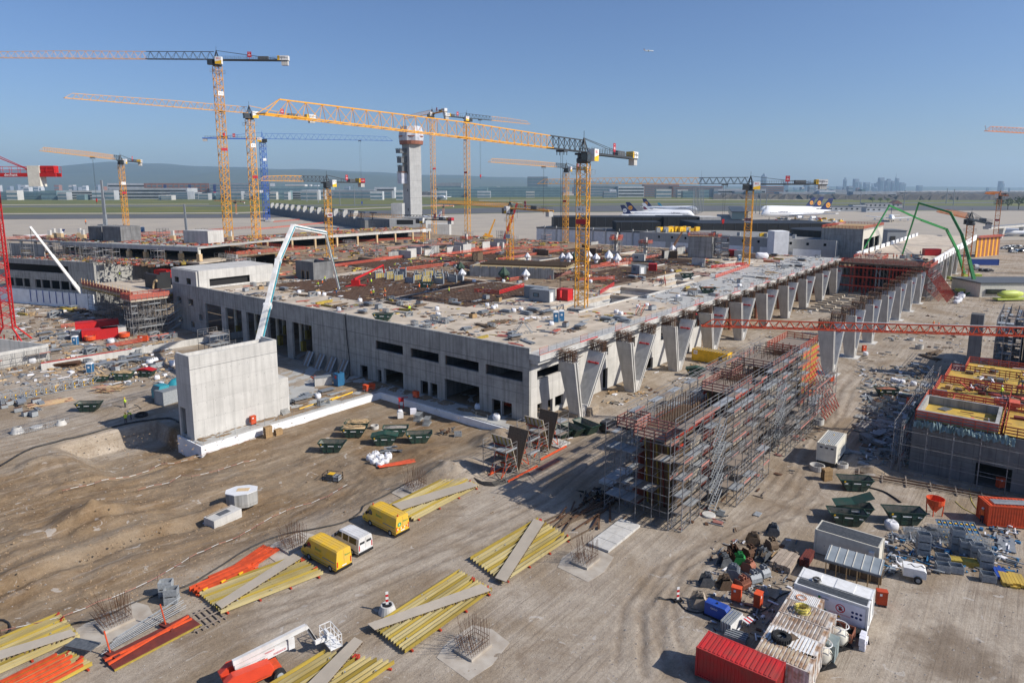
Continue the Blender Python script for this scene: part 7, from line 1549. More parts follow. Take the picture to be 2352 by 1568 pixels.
scatter(26,4,34,5,45,D2,['frame_stack','tube_bundle','panel_stack','plank_stack'],W1);scatter(24,3,22,45,108,D2,A_,W1);scatter(60,62,140,28,105,D2,A_,W1);scatter(30,140,195,12,100,D2,A_,W1);scatter(14,60,190,1.5,12,D2,['panel_stack','tube_bundle','plank_stack'],W1)
scatter(70,60,196,108,190,D2-.1,A_+['rail_stack']*4+['girder_stack']*3,'on the rear deck',[],(1,1.5));scatter(40,60,175,205,230,DZ+4.92,['rail_stack','girder_stack','tube_bundle','rail_stack'],'on the upper rear slab',[],(1.1,1.7));scatter(30,26,60,115,165,D2-.1,['rail_stack','girder_stack','frame_stack','panel_stack','rail_stack'],'on the rear deck',[],(1,1.4))
for k,x,y in[('r7',1275,800),('r7',1085,770),('r7',1110,760),('r7',1030,750),('r7',570,785),('r7',580,830),('r7',1620,920),('r7',910,525),('r7',1340,785),('r7',800,510),('r7',1180,525),('r6',1930,705),('r6',1735,790),('r6',1370,625),('r6',1550,640),('r6',1600,650),('r8',430,745),('r8',715,670),('r8',190,825),('r8',350,760),('r8',150,810),('r8',660,430),('r8',1280,565),('r7',1960,480),('r7',1980,530)]:bag('white big bag among the material on the roof deck',q(k,x,y,D2),'big bags on the roof deck',s=.95)
t=thing('white_sheet','large white sheeted heap far out on the roof near crane K 2','sheeting',q('r8',1485,310,D2),0);link('sheet',BGS[2],t).scale=(4.5,3,2.6)
t=thing('foil_heap','crumpled white foil spread beside the toilet booths on the roof','foil',q('r7',1530,860,D2),.1);m=MB()
for i in range(40):x,y=rk.uniform(-3.6,3.6),rk.uniform(-1,1);m.add([(x+rk.uniform(-.6,.6),y+rk.uniform(-.5,.5),rk.uniform(.02,.5))for _ in range(4)],[(0,1,2),(0,2,3)])
struct(m.ob('foil','bag',t),'stuff')
W2='in the left storage yard'
def ydrop(n,k,pts,kinds,s=(1,1.6)):
 (x0,y0),(x1,y1)=pts
 for _ in range(n):x,y=rk.uniform(x0,x1),rk.uniform(y0,y1);drop(rk.choice(kinds),gq(k,x,y),BA+rk.choice((0,pi/2))+rk.uniform(-.3,.3),W2,rk.uniform(*s))
ydrop(26,'s1',((300,60),(1100,300)),['panel_stack']*4+['tube_bundle','pallet_crate','frame_stack','plank_stack']);ydrop(26,'s1',((780,210),(1560,420)),['panel_stack']*3+['frame_stack','frame_stack','tube_bundle','pallet_crate','dark_timber']);ydrop(12,'s1',((520,330),(1000,430)),['panel_stack','plank_stack','dark_timber']);ydrop(14,'s1',((0,660),(400,840)),['panel_stack','frame_stack','tube_bundle','pallet_crate'],(.8,1.2));ydrop(10,'s1',((1100,60),(1600,170)),['frame_stack','panel_stack','tube_bundle']);ydrop(12,'r5',((150,960),(780,1080)),['plank_stack','dark_timber','girder_stack','frame_stack'],(1.2,2))
t=thing('plank_pile','wide pile of pale planks beside the empty skip on the sand','planks',gq('s1',500,710),frm(gq('s1',300,730),gq('s1',720,650)))
for i in range(34):link('plank',board(5.2,.2,('wood_pale','wood_pale','railpink')[i%3],.06),t,(-3+rk.uniform(-1.4,1.0),(i%11)*.24-1.3,.03+(i//11)*.08+rk.uniform(0,.05)),rk.uniform(-.08,.08))
t=thing('plank_pile','splintered heap of broken pale timber behind the skip','planks',gq('s1',960,610),.2)
for i in range(44):link('plank',board(2.6,.16,('wood_pale','wood_pale','railpink','wood')[i%4],.06),t,(rk.uniform(-2.6,1.4),rk.uniform(-1.1,1.0),.05+rk.random()*.7),rk.uniform(-.6,.9))
t=thing('steel_sheets','rust brown steel sheets stacked by the pale wall','sheets',gq('s1',610,380),.3)
for i in range(7):link('sheet',board(5,2.2,'rust',.1),t,(-2.5+rk.uniform(-.3,.3),-1+rk.uniform(-.2,.2),.1+i*.14),rk.uniform(-.08,.08))
cabin('red container with white front in the left yard',q('s1',760,150),frm(q('s1',760,150),q('s1',860,140)),8,3.2,2.6,'redp',False);cabin('second red container carrying crates in the left yard',q('s1',700,90),frm(q('s1',760,150),q('s1',860,140)),10,3.0,3.0,'redp',False);cabin('white concrete box in the left yard beside orange tubs',q('s1',945,130),frm(q('s1',945,130),q('s1',1100,110)),5.5,3.0,2.6,'conc_new',False);cabin('grey container beside the white toilet in the left yard',q('s1',655,140),-.2,2.6,2.4,2.3,'steel',False)
for l,x,y in[('orange round mixing tub beside the red container',830,150),('orange round mixing tub beside the white concrete box',1145,120)]:
 t=thing('mixing_tub',l,'tub',q('s1',x,y),0);m=MB();m.lathe([(1.0,.3),(1.25,.5),(1.3,1.5),(1.2,1.5),(1.1,.6)],18,cap=False);m.ob('tub','orange',t);m=MB();m.lathe([(1.2,1.2),(.02,1.25)],18);m.ob('mix','rubble',t)
cabinet('orange box beside the shoring towers',q('s1',1315,155),.1,1.6,2.4)
for k,x,y in[('s1',1420,345),('s1',1380,360),('s1',1590,375),('s1',1020,170),('s1',300,350)]:bag('white big bag in the left storage yard',gq(k,x,y),'big bags in the left yard',s=1.4)
ydrop_=[(1200,430),(1300,450),(1400,470),(1480,400),(1350,380),(1240,470),(950,690),(1050,710),(1150,720),(1000,750),(1100,690),(950,800),(1000,1030),(1100,1050),(900,1080),(1000,1110),(950,1150),(1060,1190),(1480,300),(1540,260),(700,1170),(820,1180)]
for x,y in ydrop_:drop(rk.choice(['frame_stack','tube_bundle','panel_stack','dark_timber','pallet_crate']),gq('s5',x,y),rk.random()*3,'on the lane beside the right building',rk.uniform(.9,1.5))
t=thing('slab','long pale concrete slab lying beside the grey rubble on the lane','slab',gq('s5',1100,900),frm(gq('s5',880,850),gq('s5',1340,940)));m=MB();m.box(-5,-.9,0,5,.9,.25);m.ob('slab_body','conc',t)
t=thing('rubble_heap','grey lumps of waste concrete on the lane beside the slab','rubble',gq('s5',930,935),.2);m=MB()
for i in range(16):m.lathe([(.02,.5+rk.random()*.3),(.6+rk.random()*.4,.3),(.9,0)],7,(rk.uniform(-2.5,3),rk.uniform(-1,1),0))
struct(m.ob('lumps','rubble',t),'stuff')
for i in range(3):
 t=thing('slab',['grey board leaning in the shaded debris','dark sheet lying in the shaded debris','flat grey sheet beside the crates'][i],'slab',gq(*[('s5',1150,1070),('s5',1030,1040),('t1',2185,640)][i]),.2+i*.4);m=MB();m.box(-1.8,-.8,.1,1.8,.8,.2);m.ob('sheet_body',['conc_dark','dsteel','steel'][i],t)
t=thing('rail_fence','fallen timber and rail fence lying along the shaded building','fence',gq('t1',1500,110),frm(gq('t1',1000,30),gq('t1',1900,190)))
for i in range(5):m=MB();m.bar((-9,-1+i*.45,.15+.1*(i%2)),(9,-1.2+i*.5,.2),.12,.1);m.ob('rail','rust' if i%2 else 'wood_grey',t)
for i in range(7):m=MB();m.bar((-8.5+i*2.8,-1.6,.1),(-8.5+i*2.8,1.6,.35),.14,.1);m.ob('cross_piece','wood_grey',t)
nb=0
for i in range(11):
 for j in range(5):
  if rk.random()<.2:continue
  t=bthing('beam_block','pale precast beam lying in the rows under the red scaffold portal','beam',140+i*4.6+rk.uniform(-.4,.4),-9-j*3.6+rk.uniform(-.3,.3),0,'precast beams between the pillar rows',rk.uniform(-.06,.06));link('beam_body',board(1.2,3.2,'cream',.5),t,(0,0,.0));link('beam_body',board(1.0,3.0,'sandbag',.4),t,(.1,.1,.52))
# ================================================================== workers (one continuous body each), pumps
def body_mesh(pose):
 V_,E_,R_=[],[],[]
 def v(p,r,par=None):
  V_.append(p);R_.append(r)
  if par is not None:E_.append((par,len(V_)-1))
  return len(V_)-1
 b=pose=='bend';f=.38 if b else 0;dz=-.25 if b else 0
 pel=v((0,0,.95),.16);ch=v((f*.6,0,1.3+dz*.4),.19,pel);nk=v((f,0,1.5+dz),.08,ch);hd=v((f*1.15,0,1.66+dz),.115,nk);v((f*1.2,0,1.74+dz),.09,hd)
 for s in(-1,1):
  k=(.18 if pose=='walk' else .03)*s
  h=v((0,s*.10,.88),.11,pel);kn=v((k*.6+(.08 if b else .02),s*.11,.5),.075,h);an=v((k,s*.12,.1),.055,kn);v((k+.16,s*.13,.05),.05,an)
  sh=v((f*.85,s*.2,1.43+dz*.8),.075,ch);el=v((f+.05+(.1 if pose!='walk' else-k*.6),s*.27,1.15+dz),.055,sh);wr=v((f+(.34 if pose!='walk' else .1-k),s*.22,1.0+dz),.04,el);v((f+(.43 if pose!='walk' else .15-k),s*.2,.96+dz),.035,wr)
 me=bpy.data.meshes.new('body');me.from_pydata(V_,E_,[]);o=bpy.data.objects.new('tmp',me);COL.objects.link(o);md=o.modifiers.new('s','SKIN');o.modifiers.new('d','SUBSURF').levels=1
 for i,r in enumerate(R_):me.skin_vertices[0].data[i].radius=(r,r)
 me.skin_vertices[0].data[0].use_root=True
 bpy.context.view_layer.update();out=bpy.data.meshes.new_from_object(o.evaluated_get(bpy.context.evaluated_depsgraph_get()));bpy.data.objects.remove(o);return out
BM_={p:body_mesh(p)for p in('stand','walk','bend')}
PB={}
def person(label,p,rz,vest='hivis_y',pose='stand',group=None,legs='cloth',helm='white'):
 key=(pose,vest,legs)
 if key not in PB:
  me=BM_[pose].copy();me.materials.clear()
  for k in(legs,vest,'skin'):me.materials.append(MT[k])
  for pl in me.polygons:
   c=pl.center;pl.material_index=2 if(c.z>(1.52 if pose!='bend' else 1.28)and abs(c.y)<.14)or(abs(c.y)>.12 and c.z<1.06 and c.x>.3)else 1 if c.z>.92 else 0;pl.use_smooth=True
  PB[key]=me
 t=thing('person',label,'person',p,rz,group);link('body',PB[key],t)
 m=MB();hx=0 if pose!='bend' else .45;hz=1.70 if pose!='bend' else 1.45;m.lathe([(.155,0),(.15,.06),(.11,.14),(.03,.17)],12,(hx,0,hz));m.ob('helmet',helm,t);return t
wd_=[('s1',1150,755,None,'hivis_y','stand','worker in yellow vest standing alone on the sunny road by the cable'),('s1',1157,900,None,'hivis_y','stand','worker in yellow vest in the shade above the pit'),('s1',1208,865,None,'hivis_y','bend','worker in orange and yellow vest bending in the shade above the pit'),('r6',1545,575,D2,'hivis_y','stand','worker in yellow vest at the pump hose on the roof'),('r6',1585,560,D2,'hivis_o','stand','worker in orange vest behind a yellow vest on the roof'),('r6',1605,520,D2,'hivis_y','bend','worker bending behind the pair at the pump hose'),('r6',1712,650,D2,'blue_pl','stand','worker in blue at the end of the white pump boom'),('r6',2030,660,D2,'hivis_o','stand','worker in orange beside a yellow vest on the roof'),('r6',2053,655,D2,'hivis_y','stand','worker in yellow vest beside an orange one on the roof'),('r6',2158,645,D2,'hivis_o','stand','worker in orange standing by the grey screed'),('r6',2155,685,D2,'hivis_o','bend','worker in orange kneeling on the rebar'),('r6',2000,555,D2,'redp','stand','worker in red beside the red pump boom'),('r6',2033,550,D2,'hivis_y','stand','worker in yellow vest beside the red pump boom'),('r6',2022,480,D2,'hivis_y','bend','worker in yellow vest on the wall forms'),('r6',2210,430,D2,'hivis_o','bend','worker in orange behind the wall forms'),('r6',2297,415,D2,'blue_pl','stand','worker in blue behind the wall forms'),('r6',2242,390,D2,'hivis_y','bend','worker in yellow bending behind the wall forms'),('r7',408,600,D2,'hivis_o','stand','worker in orange vest left of the roof skip'),('r7',482,605,D2,'hivis_o','walk','worker in orange vest right of the roof skip'),('r7',680,635,D2,'hivis_y','walk','worker in yellow vest walking along the rebar edge'),('r7',318,805,D2,'hivis_y','walk','worker in yellow vest carrying timber across the dark rebar'),('r7',330,365,D2,'hivis_y','stand','worker in yellow vest on the far rebar mat'),('r7',605,340,D2,'hivis_y','stand','worker in yellow vest by the red railing'),('r7',1225,525,D2,'hivis_y','bend','worker in yellow vest by the green wrapped column'),('r6',1130,185,D2,'hivis_o','stand','worker in orange on the rear deck'),('r6',1205,180,D2,'blue_pl','bend','worker in dark clothes bending on the rear deck'),('t3',1518,1282,None,'hivis_o','stand','worker in orange overalls on the lane beyond the orange jib'),('t3',1565,1290,None,'hivis_o','stand','worker in orange overalls next to another on the lane'),('r8',1170,1280,None,'hivis_o','stand','worker in orange at the yellow container door'),('r8',1213,1285,None,'hivis_o','bend','worker in orange before the yellow container'),('r8',1285,1275,None,'hivis_o','stand','worker in orange between yellow container and scaffold'),('t1',1960,430,None,'hivis_o','walk','worker with orange vest and yellow helmet at the orange container'),('s5',2140,660,7.5,'hivis_y','stand','worker in yellow vest on the yellow formwork deck'),('t3',850,650,D2,'hivis_o','stand','worker in orange on the dark far deck'),('t3',895,640,D2,'hivis_o','stand','worker in orange beside others on the dark far deck'),('t3',932,615,D2,'hivis_o','bend','worker in orange bending on the dark far deck'),('t3',1150,655,D2,'hivis_o','stand','worker in orange at the green hose end'),('t3',1180,655,D2,'hivis_o','stand','worker in red and orange at the green hose end'),('t3',1225,650,D2,'redp','bend','worker in red bending at the green hose'),('t3',1312,655,D2,'hivis_o','stand','worker in orange alone on the dark far deck'),('t3',1398,620,D2,'cloth','stand','worker in dark clothes beside the red container on the far deck'),('r5',1020,705,9.9,'hivis_y','bend','worker in yellow vest on the left timber platform'),('r5',1100,705,9.9,'hivis_y','stand','second worker in yellow vest on the left timber platform'),('r5',1350,705,9.9,'hivis_y','bend','worker in yellow vest by the yellow pipe'),('r5',790,225,None,'hivis_o','stand','worker in orange high on the left wing core')]
for k,x,y,z,vst,ps,lab in wd_:
 if lab.endswith('wing core'):p=q(k,x,y,uz+5.3)
 else:p=gq(k,x,y)if z is None else q(k,x,y,z)
 person(lab,p,rnd.random()*6,vst,ps,helm=rnd.choice(['white','white','sign_yel','redp']))
def boom(t,base,end,pts,w0,w1,c,org):
 0
 n=(end-base).cross(V((0,0,1))).normalized();P=[base]
 for k,x,y in pts:
  d=ray(*zp(k,x,y));o=V((0,0,CH));P.append(o+d*((base-o).dot(n)/d.dot(n)))
 P.append(end);N_=len(P)-1
 for i in range(N_):
  w=w0+(w1-w0)*i/N_;m=MB();a,b=P[i]-org,P[i+1]-org
  m.bar(a,b,w*.62,w);m.ob('boom_section',c,t)
  m=MB();off=V((0,0,w*.7));m.tube(a+n*w*.42,b+n*w*.42,w*.1,w*.1,6);m.ob('delivery_pipe','cyan' if c=='van_white' else c,t)
  if i:m=MB();m.tube(a-n*w*.5,a+n*w*.5,w*.55,w*.55,10);m.ob('boom_joint',c,t)
 return P
def hose(t,a,b,org,r=.1):m=MB();m.tube(a-org,b-org,r);m.ob('end_hose','pipe',t)
e_=q('r6',1737,585,D2+.6);b_=AB(-24,46,3)
t=thing('concrete_pump','white concrete pump boom arching over the shaded facade onto the roof','pump',(b_.x,b_.y,0),BA);t.rotation_euler[2]=0;org=t.location.copy()
boom(t,b_,e_,[('r6',1080,742),('r6',1178,330),('r6',1315,12),('r6',1612,72)],1.5,.5,'van_white',org);m=MB();m.cbox((0,0,1.2),(9,2.5,1.6),BA);m.ob('truck_bed','van_white',t);m=MB();m.cbox(UU*5.6+V((0,0,1.6)),(2,2.5,2.6),BA);m.ob('truck_cab','cyan',t)
for s in(-3.5,0,3.5):
 for y in(-1,1):p=UU*s+WW*y*1.1;m=MB();m.tube(p-WW*.15+V((0,0,.5)),p+WW*.15+V((0,0,.5)),.5,.5,14);m.ob('wheel','tyre',t)
t=thing('pump_boom','red concrete placing boom standing among the wall forms','pump',q('r6',1890,560,D2),0);org=t.location.copy();m=MB();m.cbox((0,0,.9),(2.2,1.6,1.8));m.ob('pedestal','redp',t)
boom(t,org+V((0,0,2)),q('r6',2150,440,D2+2.2),[('r6',1880,495),('r6',2050,415),('r6',2140,368)],.6,.28,'redp',org)
for dx,dy in((3,-1.5),(-2.5,-1.5),(3,1.5)):m=MB();m.bar((0,0,.4),(dx,dy,.1),.3,.25);m.ob('outrigger','redp',t)
def pumptruck(label,base,end,pts,w0=1.15):
 t=thing('concrete_pump',label,'pump',(base.x,base.y,0),0);org=t.location.copy();boom(t,base,end,pts,w0,.36,'green',org)
 m=MB();m.cbox((-1,0,1.3),(11,2.6,1.0),-.2);m.ob('truck_bed','lime',t);m=MB();m.cbox((4.9,-1,1.9),(2.2,2.5,2.6),-.2);cb=m.ob('truck_cab','lime',t);m=MB();m.cbox((6.02,-1.22,2.5),(.06,2.1,.9),-.2);m.ob('windscreen','glass',cb)
 for i in range(4):
  for s in(-1,1):p=V((-4+i*2.3,.8-i*.46+s*1.15,.52));m=MB();m.tube(p-V((.03,.15,0)),p+V((.03,.15,0)),.52,.52,14);m.ob('wheel','tyre',t)
 for s in(-1,1):
  m=MB();m.bar((-1,s*1,1.2),(-7,s*5,.5),.35,.4);m.ob('outrigger','green',t);m=MB();m.bar((2,s*1,1.2),(7,s*6,.5),.35,.4);m.ob('outrigger','lime',t)
 m=MB();m.box(-.9,-.9,1.8,.9,.9,3);m.ob('turret','lime',t)
 return t
B1=q('t3',1900,975,0);pumptruck('green concrete pump with its boom arched high and down to the far deck',B1+V((0,0,2.6)),q('t3',1232,620,D2+.6),[('t3',1845,650),('t3',1780,430),('t3',1675,230),('t3',1385,143)])
B2=q('t3',1800,860,0);pumptruck('green concrete pump behind with boom reaching over the grey gable',B2+V((0,0,2.6)),q('t3',880,560,D2+4),[('t3',1740,580),('t3',1640,385),('t3',1410,300),('t3',1115,165)])
t=thing('mixer_truck','turquoise concrete mixer truck partly hidden by the stair block','truck',gq('s1',1440,700),frm(gq('s1',1700,640),gq('s1',1440,700)))
m=MB();m.loft([[(x,-1.25,.6),(x,1.25,.6),(x,1.25,2.2),(x,1.1,zt_),(x,-1.1,zt_),(x,-1.25,2.2)]for x,zt_ in((-1.9,2.9),(-.2,2.95),(.15,2.2),(.2,1.0))]);m.ob('cab','cyan',t)
m=MB();m.prism([(-.12,-1.0,2.85),(-.12,1.0,2.85),(.2,1.1,1.95),(.2,-1.1,1.95)],(.05,0,.02));m.ob('windscreen','glass',t);m=MB();m.box(-1.5,-1.28,1.7,-.5,-1.255,2.5);m.ob('side_window','glass',t)
m=MB();m.box(-8.5,-1,.8,-1.9,1,1.2);m.ob('chassis','dsteel',t);m=MB();R_=[]
for x,r,z in((-2.3,.5,2.1),(-3.2,1.1,2.25),(-5,1.3,2.5),(-7,1.0,2.85),(-8.2,.5,3.1)):R_.append([(x,r*cos(a),z+r*sin(a))for a in[2*pi*i/16 for i in range(16)]])
m.loft(R_);m.ob('drum','cyan',t,smooth=True)
for x in(-1,-4.6,-6,-7.4):
 for s in(-1,1):wheel(t,x,s*1.05,.5,.32)
text('WEBER',.5,'text_w',t,(-1.2,0,1.2),(1,0,0),(0,-1,0),d=1.27)
cabin('pale grey container at the edge of the pit beside the stair block',q('s1',1505,745),frm(q('s1',1505,745),q('s1',1650,700)),6,2.4,2.5,'galv',False)
L0=lambda x,y:q('s2',x,y,0)
drop('panel_stack',L0(400,480),BA,'on the ledge',1.3,1);drop('panel_stack',L0(470,430),BA+1.5,'on the ledge',1.1,0);drop('panel_stack',L0(640,400),BA,'on the ledge',1.3,1);drop('frame_stack',L0(620,500),BA,'on the ledge',1.2);drop('plank_stack',L0(820,375),BA,'on the ledge',1.2);drop('tube_bundle',L0(740,400),BA,'on the ledge',1.2)
t=thing('pipe_bundle','bright yellow pipes lying along the ledge edge','pipes',L0(650,470),frm(L0(450,530),L0(890,395)))
for i in range(3):m=MB();m.tube((-6+i*3.4,-.2*i,.15),(-1+i*3.6,.15,.2),.13);m.ob('pipe','sign_yel',t)
cabin('open topped white concrete trough on the ledge',L0(545,335),frm(L0(545,335),L0(680,320)),3.2,1.6,1.6,'conc_new',False)
t=thing('tank','blue steel tank standing before the shaded facade','tank',L0(765,325),BA);m=MB();m.box(-.8,-.7,.1,.8,.7,2.6);m.ob('tank_body','blue_pl',t);m=MB();m.tube((0,0,2.6),(0,0,2.95),.2);m.ob('cap','black',t);m=MB();m.box(-.82,-.25,1.6,-.805,.25,2.2);m.ob('notice','redp',t)
t=thing('rack','red steel frame rack beside the blue tank','rack',L0(620,290),BA+pi/2)
for i in range(6):m=MB();m.bar((-2.2,i*.3,.3+.3*(i%3)),(2.2,i*.3,.3+.35*(i%3)),.18,.14);m.ob('rack_beam','formred',t)
for i,(x,y)in enumerate([(555,170),(655,190),(855,260),(690,200)]):
 t=thing('leaning_panels','row of grey form panels leaning on the shaded facade','panels',AB(-.9,60-i*4.1,0),BA,'form panels leaning on the facade')
 for k in range(4):m=MB();m.prism([(-.9,k*.62,.02),(-.9,k*.62+.5,.02),(.75,k*.62+.5,2.9),(.75,k*.62,2.9)],(-.1,0,.06));m.ob('panel','wood_grey' if k%2 else 'galv',t)
line('hose','black hose hanging down the shaded facade','hose',[('s2',0,0),('s2',5,5)],.01,'pipe');bpy.data.objects.remove(COL.objects[-1])
m=MB();m.path([AB(.3,48.5,12.9),AB(-.15,48.4,12.7),AB(-.2,48.0,8),AB(-.3,47.2,3),AB(-1.2,46.2,.3),AB(-3,45,.1)],.1);tag(m.ob('hose','pipe'),'black hose hanging down the shaded facade from the roof','hose')
m=MB();m.path([gq('s1',x,y)+V((0,0,.05))for x,y in((1180,715),(1260,740),(1300,770),(1230,790),(1190,770),(1260,755))],.05);tag(m.ob('hose','pipe'),'looped dark hose on the road beside the worker','hose')
coil('black hose coil in the shade above the pit',gq('s1',1300,835),1.0,'pipe',8,.06,5)
t=thing('site_fence','low wire site fence in front of the concrete cones','fence',(0,0,0))
F=[gq('s1',x,y)for x,y in((190,1010),(420,955),(635,900))]
for i in range(2):
 m=MB();a,b=F[i],F[i+1]
 for z in(.3,1.0):m.bar(a+V((0,0,z)),b+V((0,0,z)),.05)
 for j in range(12):p=a.lerp(b,j/11);m.bar(p+V((0,0,.05)),p+V((0,0,1.0)),.03)
 m.ob('fence_panel','galv',t)
# ================================================================== behind the roof: far deck, hangars, tower, pier, airfield, city
ro=random.Random(5)
FD=bthing('far_deck','pale finished deck on V pillars beyond the red scaffold portal','deck',184,-31.5,0)
m=MB();m.box(24,0,10.9,192,27,11.9);m.ob('deck_slab','deck',FD);m=MB();m.box(0,0,11.2,23.9,27,11.85);m.ob('rebar_field','rebar_mat',FD)
m=MB();m.box(24,-.6,10.2,192,-.02,12.9);m.ob('outer_parapet','insul',FD)
for i in range(13):m=MB();m.box(26+i*12,26.4,11.92,34+i*12,26.9,13.6);m.ob('parapet_panel','insul',FD)
railbox(FD,.2,5,.3,26.5,11.86,'railred','rebar_mat');railbox(FD,18,30,16,26,11.95,'railred','deck');railbox(FD,5,24,-1.6,.2,11.2,'railred','railpink')
for i in range(4):
 for j in range(7):
  m=MB();a,b=1+i*7,.8+j*4.2
  for dx in(0,1.2):
   for dy in(0,1.2):m.bar((a+dx,b+dy,0),(a+dx,b+dy,11),.16)
  for z in range(0,11,2):m.bar((a,b,z),(a+1.2,b,z+1.6),.1);m.bar((a,b,z),(a,b+1.2,z+1.6),.1);m.bar((a,b,z),(a+1.2,b,z),.1)
  m.ob('shoring_tower','formred' if j%3 else 'galv',FD)
for j in range(3):m=MB();m.box(.3,0,3.2+j*3.4,.6,27,3.7+j*3.4);m.ob('portal_beam','formred',FD)
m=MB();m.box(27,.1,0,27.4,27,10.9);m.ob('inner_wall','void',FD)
for i in range(14):m=MB();m.bar((1+i*1.7,-.5,10.5),(1+i*1.7,-8,.2),.12,.2);m.bar((1+i*1.7,-.5,5),(1+i*1.7,-5.5,.2),.1);m.ob('raking_frame','formred',FD)
scaffold(FD,1,25,-3,-1.4,.1,10,2.4,2,.09,rows=[-3,-1.6],prob=.4)
for i in range(14):bag('white big bag at the foot of the red raking frames',AB(185+i*1.8,-41-ro.random()*1.5,0),'big bags under the red raking frames',s=1.3)
scatter(26,206,240,-29,-8,11.93,['rail_stack','pallet_crate','dark_timber','frame_stack','plank_stack'],'on the far deck',[],(1,1.6));cabin('red container on the far deck edge',q('t3',1440,625,11.93),-.15,6,2.5,2.6,'redp',False)
GB=bthing('gable_block','tall grey concrete block with cream glazed side and railed roof at the far deck','building',236,-1.5,0)
def ztop(P,y):
 lo,hi=0.,80.
 for _ in range(40):
  mi=(lo+hi)/2;d=V((P.x,P.y,mi-CH));dep=d.y*CP-d.z*SP;yy=PP+FOC*(-d.y*SP-d.z*CP)/dep
  lo,hi=(lo,mi)if yy<y else(mi,hi)
 return lo
zg=ztop(AB(236,-1.5),zp('t3',908,382)[1])
m=MB();m.box(0,0,8,.6,17,zg);m.box(.6,16.4,8,44,17,zg);m.box(43.4,0,8,44,16.4,zg);m.box(.6,0,zg-.8,44,17,zg-.02);m.ob('end_wall','conc',GB)
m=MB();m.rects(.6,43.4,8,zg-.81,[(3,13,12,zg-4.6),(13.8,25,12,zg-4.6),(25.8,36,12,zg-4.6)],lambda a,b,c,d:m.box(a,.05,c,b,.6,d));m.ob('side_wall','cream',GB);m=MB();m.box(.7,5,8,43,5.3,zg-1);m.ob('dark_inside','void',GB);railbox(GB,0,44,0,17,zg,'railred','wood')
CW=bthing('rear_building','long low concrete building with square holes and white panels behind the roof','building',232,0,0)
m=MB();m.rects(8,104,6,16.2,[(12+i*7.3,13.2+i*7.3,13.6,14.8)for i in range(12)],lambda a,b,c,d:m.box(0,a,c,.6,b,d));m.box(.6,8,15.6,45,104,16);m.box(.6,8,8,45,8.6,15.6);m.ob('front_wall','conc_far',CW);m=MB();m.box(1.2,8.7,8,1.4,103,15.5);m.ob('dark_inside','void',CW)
for i in range(6):m=MB();m.box(-.12,14+i*15,6,-.02,26+i*15,11.8);m.ob('white_panel','insul',CW)
for i in range(7):m=MB();m.box(6,14+i*13,16,7.2,15.4+i*13,17.8);m.ob('roof_cowl','galv',CW)
PW=bthing('panel_wall','long white panelled wall with dark roof edge beyond the wrapped columns','building',262,104,0)
for i in range(11):m=MB();m.box(0,i*8.2,2,.5,i*8.2+8,13.6);m.ob('wall_panel','insul',PW)
m=MB();m.box(-.3,0,13.62,40,90,14.4);m.ob('roof','dsteel',PW)
for i in range(10):m=MB();m.box(-.5,2+i*9,2,-.02,2.7+i*9,15.5);m.ob('column','conc_new',PW)
def pbox(name,label,cat,x0,x1,yt,Y,D,m_,zb=0,k=None,part='body',roof=None,group=None):
 0
 A,B=(zp(k,x0,yt),zp(k,x1,yt))if k else((x0,yt),(x1,yt));a,b=AY(*A,Y),AY(*B,Y);t=thing(name,label,cat,(a.x,Y,0),0,group);w,z=b.x-a.x,a.z
 m=MB();m.box(0,0,zb,w,D,z);m.ob(part,m_,t)
 if roof:m=MB();m.box(-.3,-.3,z,w+.3,D+.3,z+roof);m.ob('roof_edge','dsteel',t)
 return t,w,z
hangs=[('long black clad hangar behind the white panel wall',385,1395,1190,430,26,'black_clad','r3'),('black clad hangar section with higher roof next to the concrete end',1395,1725,1187,428,26,'black_clad','r3'),('bare concrete end of the black hangar',1727,1920,1190,426,24,'conc_new','r3'),('small black clad block before the long hangar',960,1368,1236,395,16,'black_clad','r3'),('wide black clad hangar behind the low concrete building',1705,2990,1248,372,40,'black_clad','r3'),('white plant room on the low concrete building',1605,1740,632,300,8,'insul','t4')]
for lab,x0,x1,yt,Y,D,c,k in hangs:
 t,w,z=pbox('hangar',lab,'building',x0,x1,yt,Y,D,c,6,k)
 if c=='black_clad':
  for i in range(int(w/6)):m=MB();m.box(i*6+2.9,-.12,8,i*6+3.0,-.01,z);m.ob('cladding_seam','dsteel',t)
for i,(x,y,r)in enumerate([(2098,668,17),(2170,650,17)]):
 p=AY(*zp('t4',x,y),330+i*45);t=thing('storage_tank',['round black storage tank beside the wide hangar','round black storage tank behind another tank'][i],'tank',(p.x,p.y,0));m=MB();m.lathe([(r,6),(r,p.z+2.5),(r+.4,p.z+2.6),(r+.4,p.z+3),(.1,p.z+3.3)],32);m.ob('tank_shell','black_clad',t)
for i in range(46):
 x=ro.uniform(520,890);p=q('r8',x,62-(x-520)*.03+ro.uniform(-4,6),16.3);t=thing('yellow_bundle','yellow wrapped bundle in the long pile on the low concrete roof','bundle',p,ro.random(),'yellow bundles on the roof');link('bundle',board(1.8+ro.random(),1.4,'sign_yel' if ro.random()<.85 else 'galv',1.0+ro.random()*1.6),t)
for x,y in[(1470,105),(1530,105),(1485,100)]:t=thing('yellow_bundle','yellow wrapped bundle apart from the long pile','bundle',q('r8',x,y,16.3),0,'single yellow bundles');link('bundle',board(2.5,1.4,'sign_yel',1.4),t)
Yt=640;b0=AY(*zp('r2',1432,1180),Yt);zt_=AY(*zp('r2',1440,365),Yt).z;zs=AY(*zp('r2',1440,515),Yt).z
TW=thing('control_tower','tall unfinished concrete control tower with white wrapped bulging head','tower',(b0.x+1,Yt,0),rad(38))
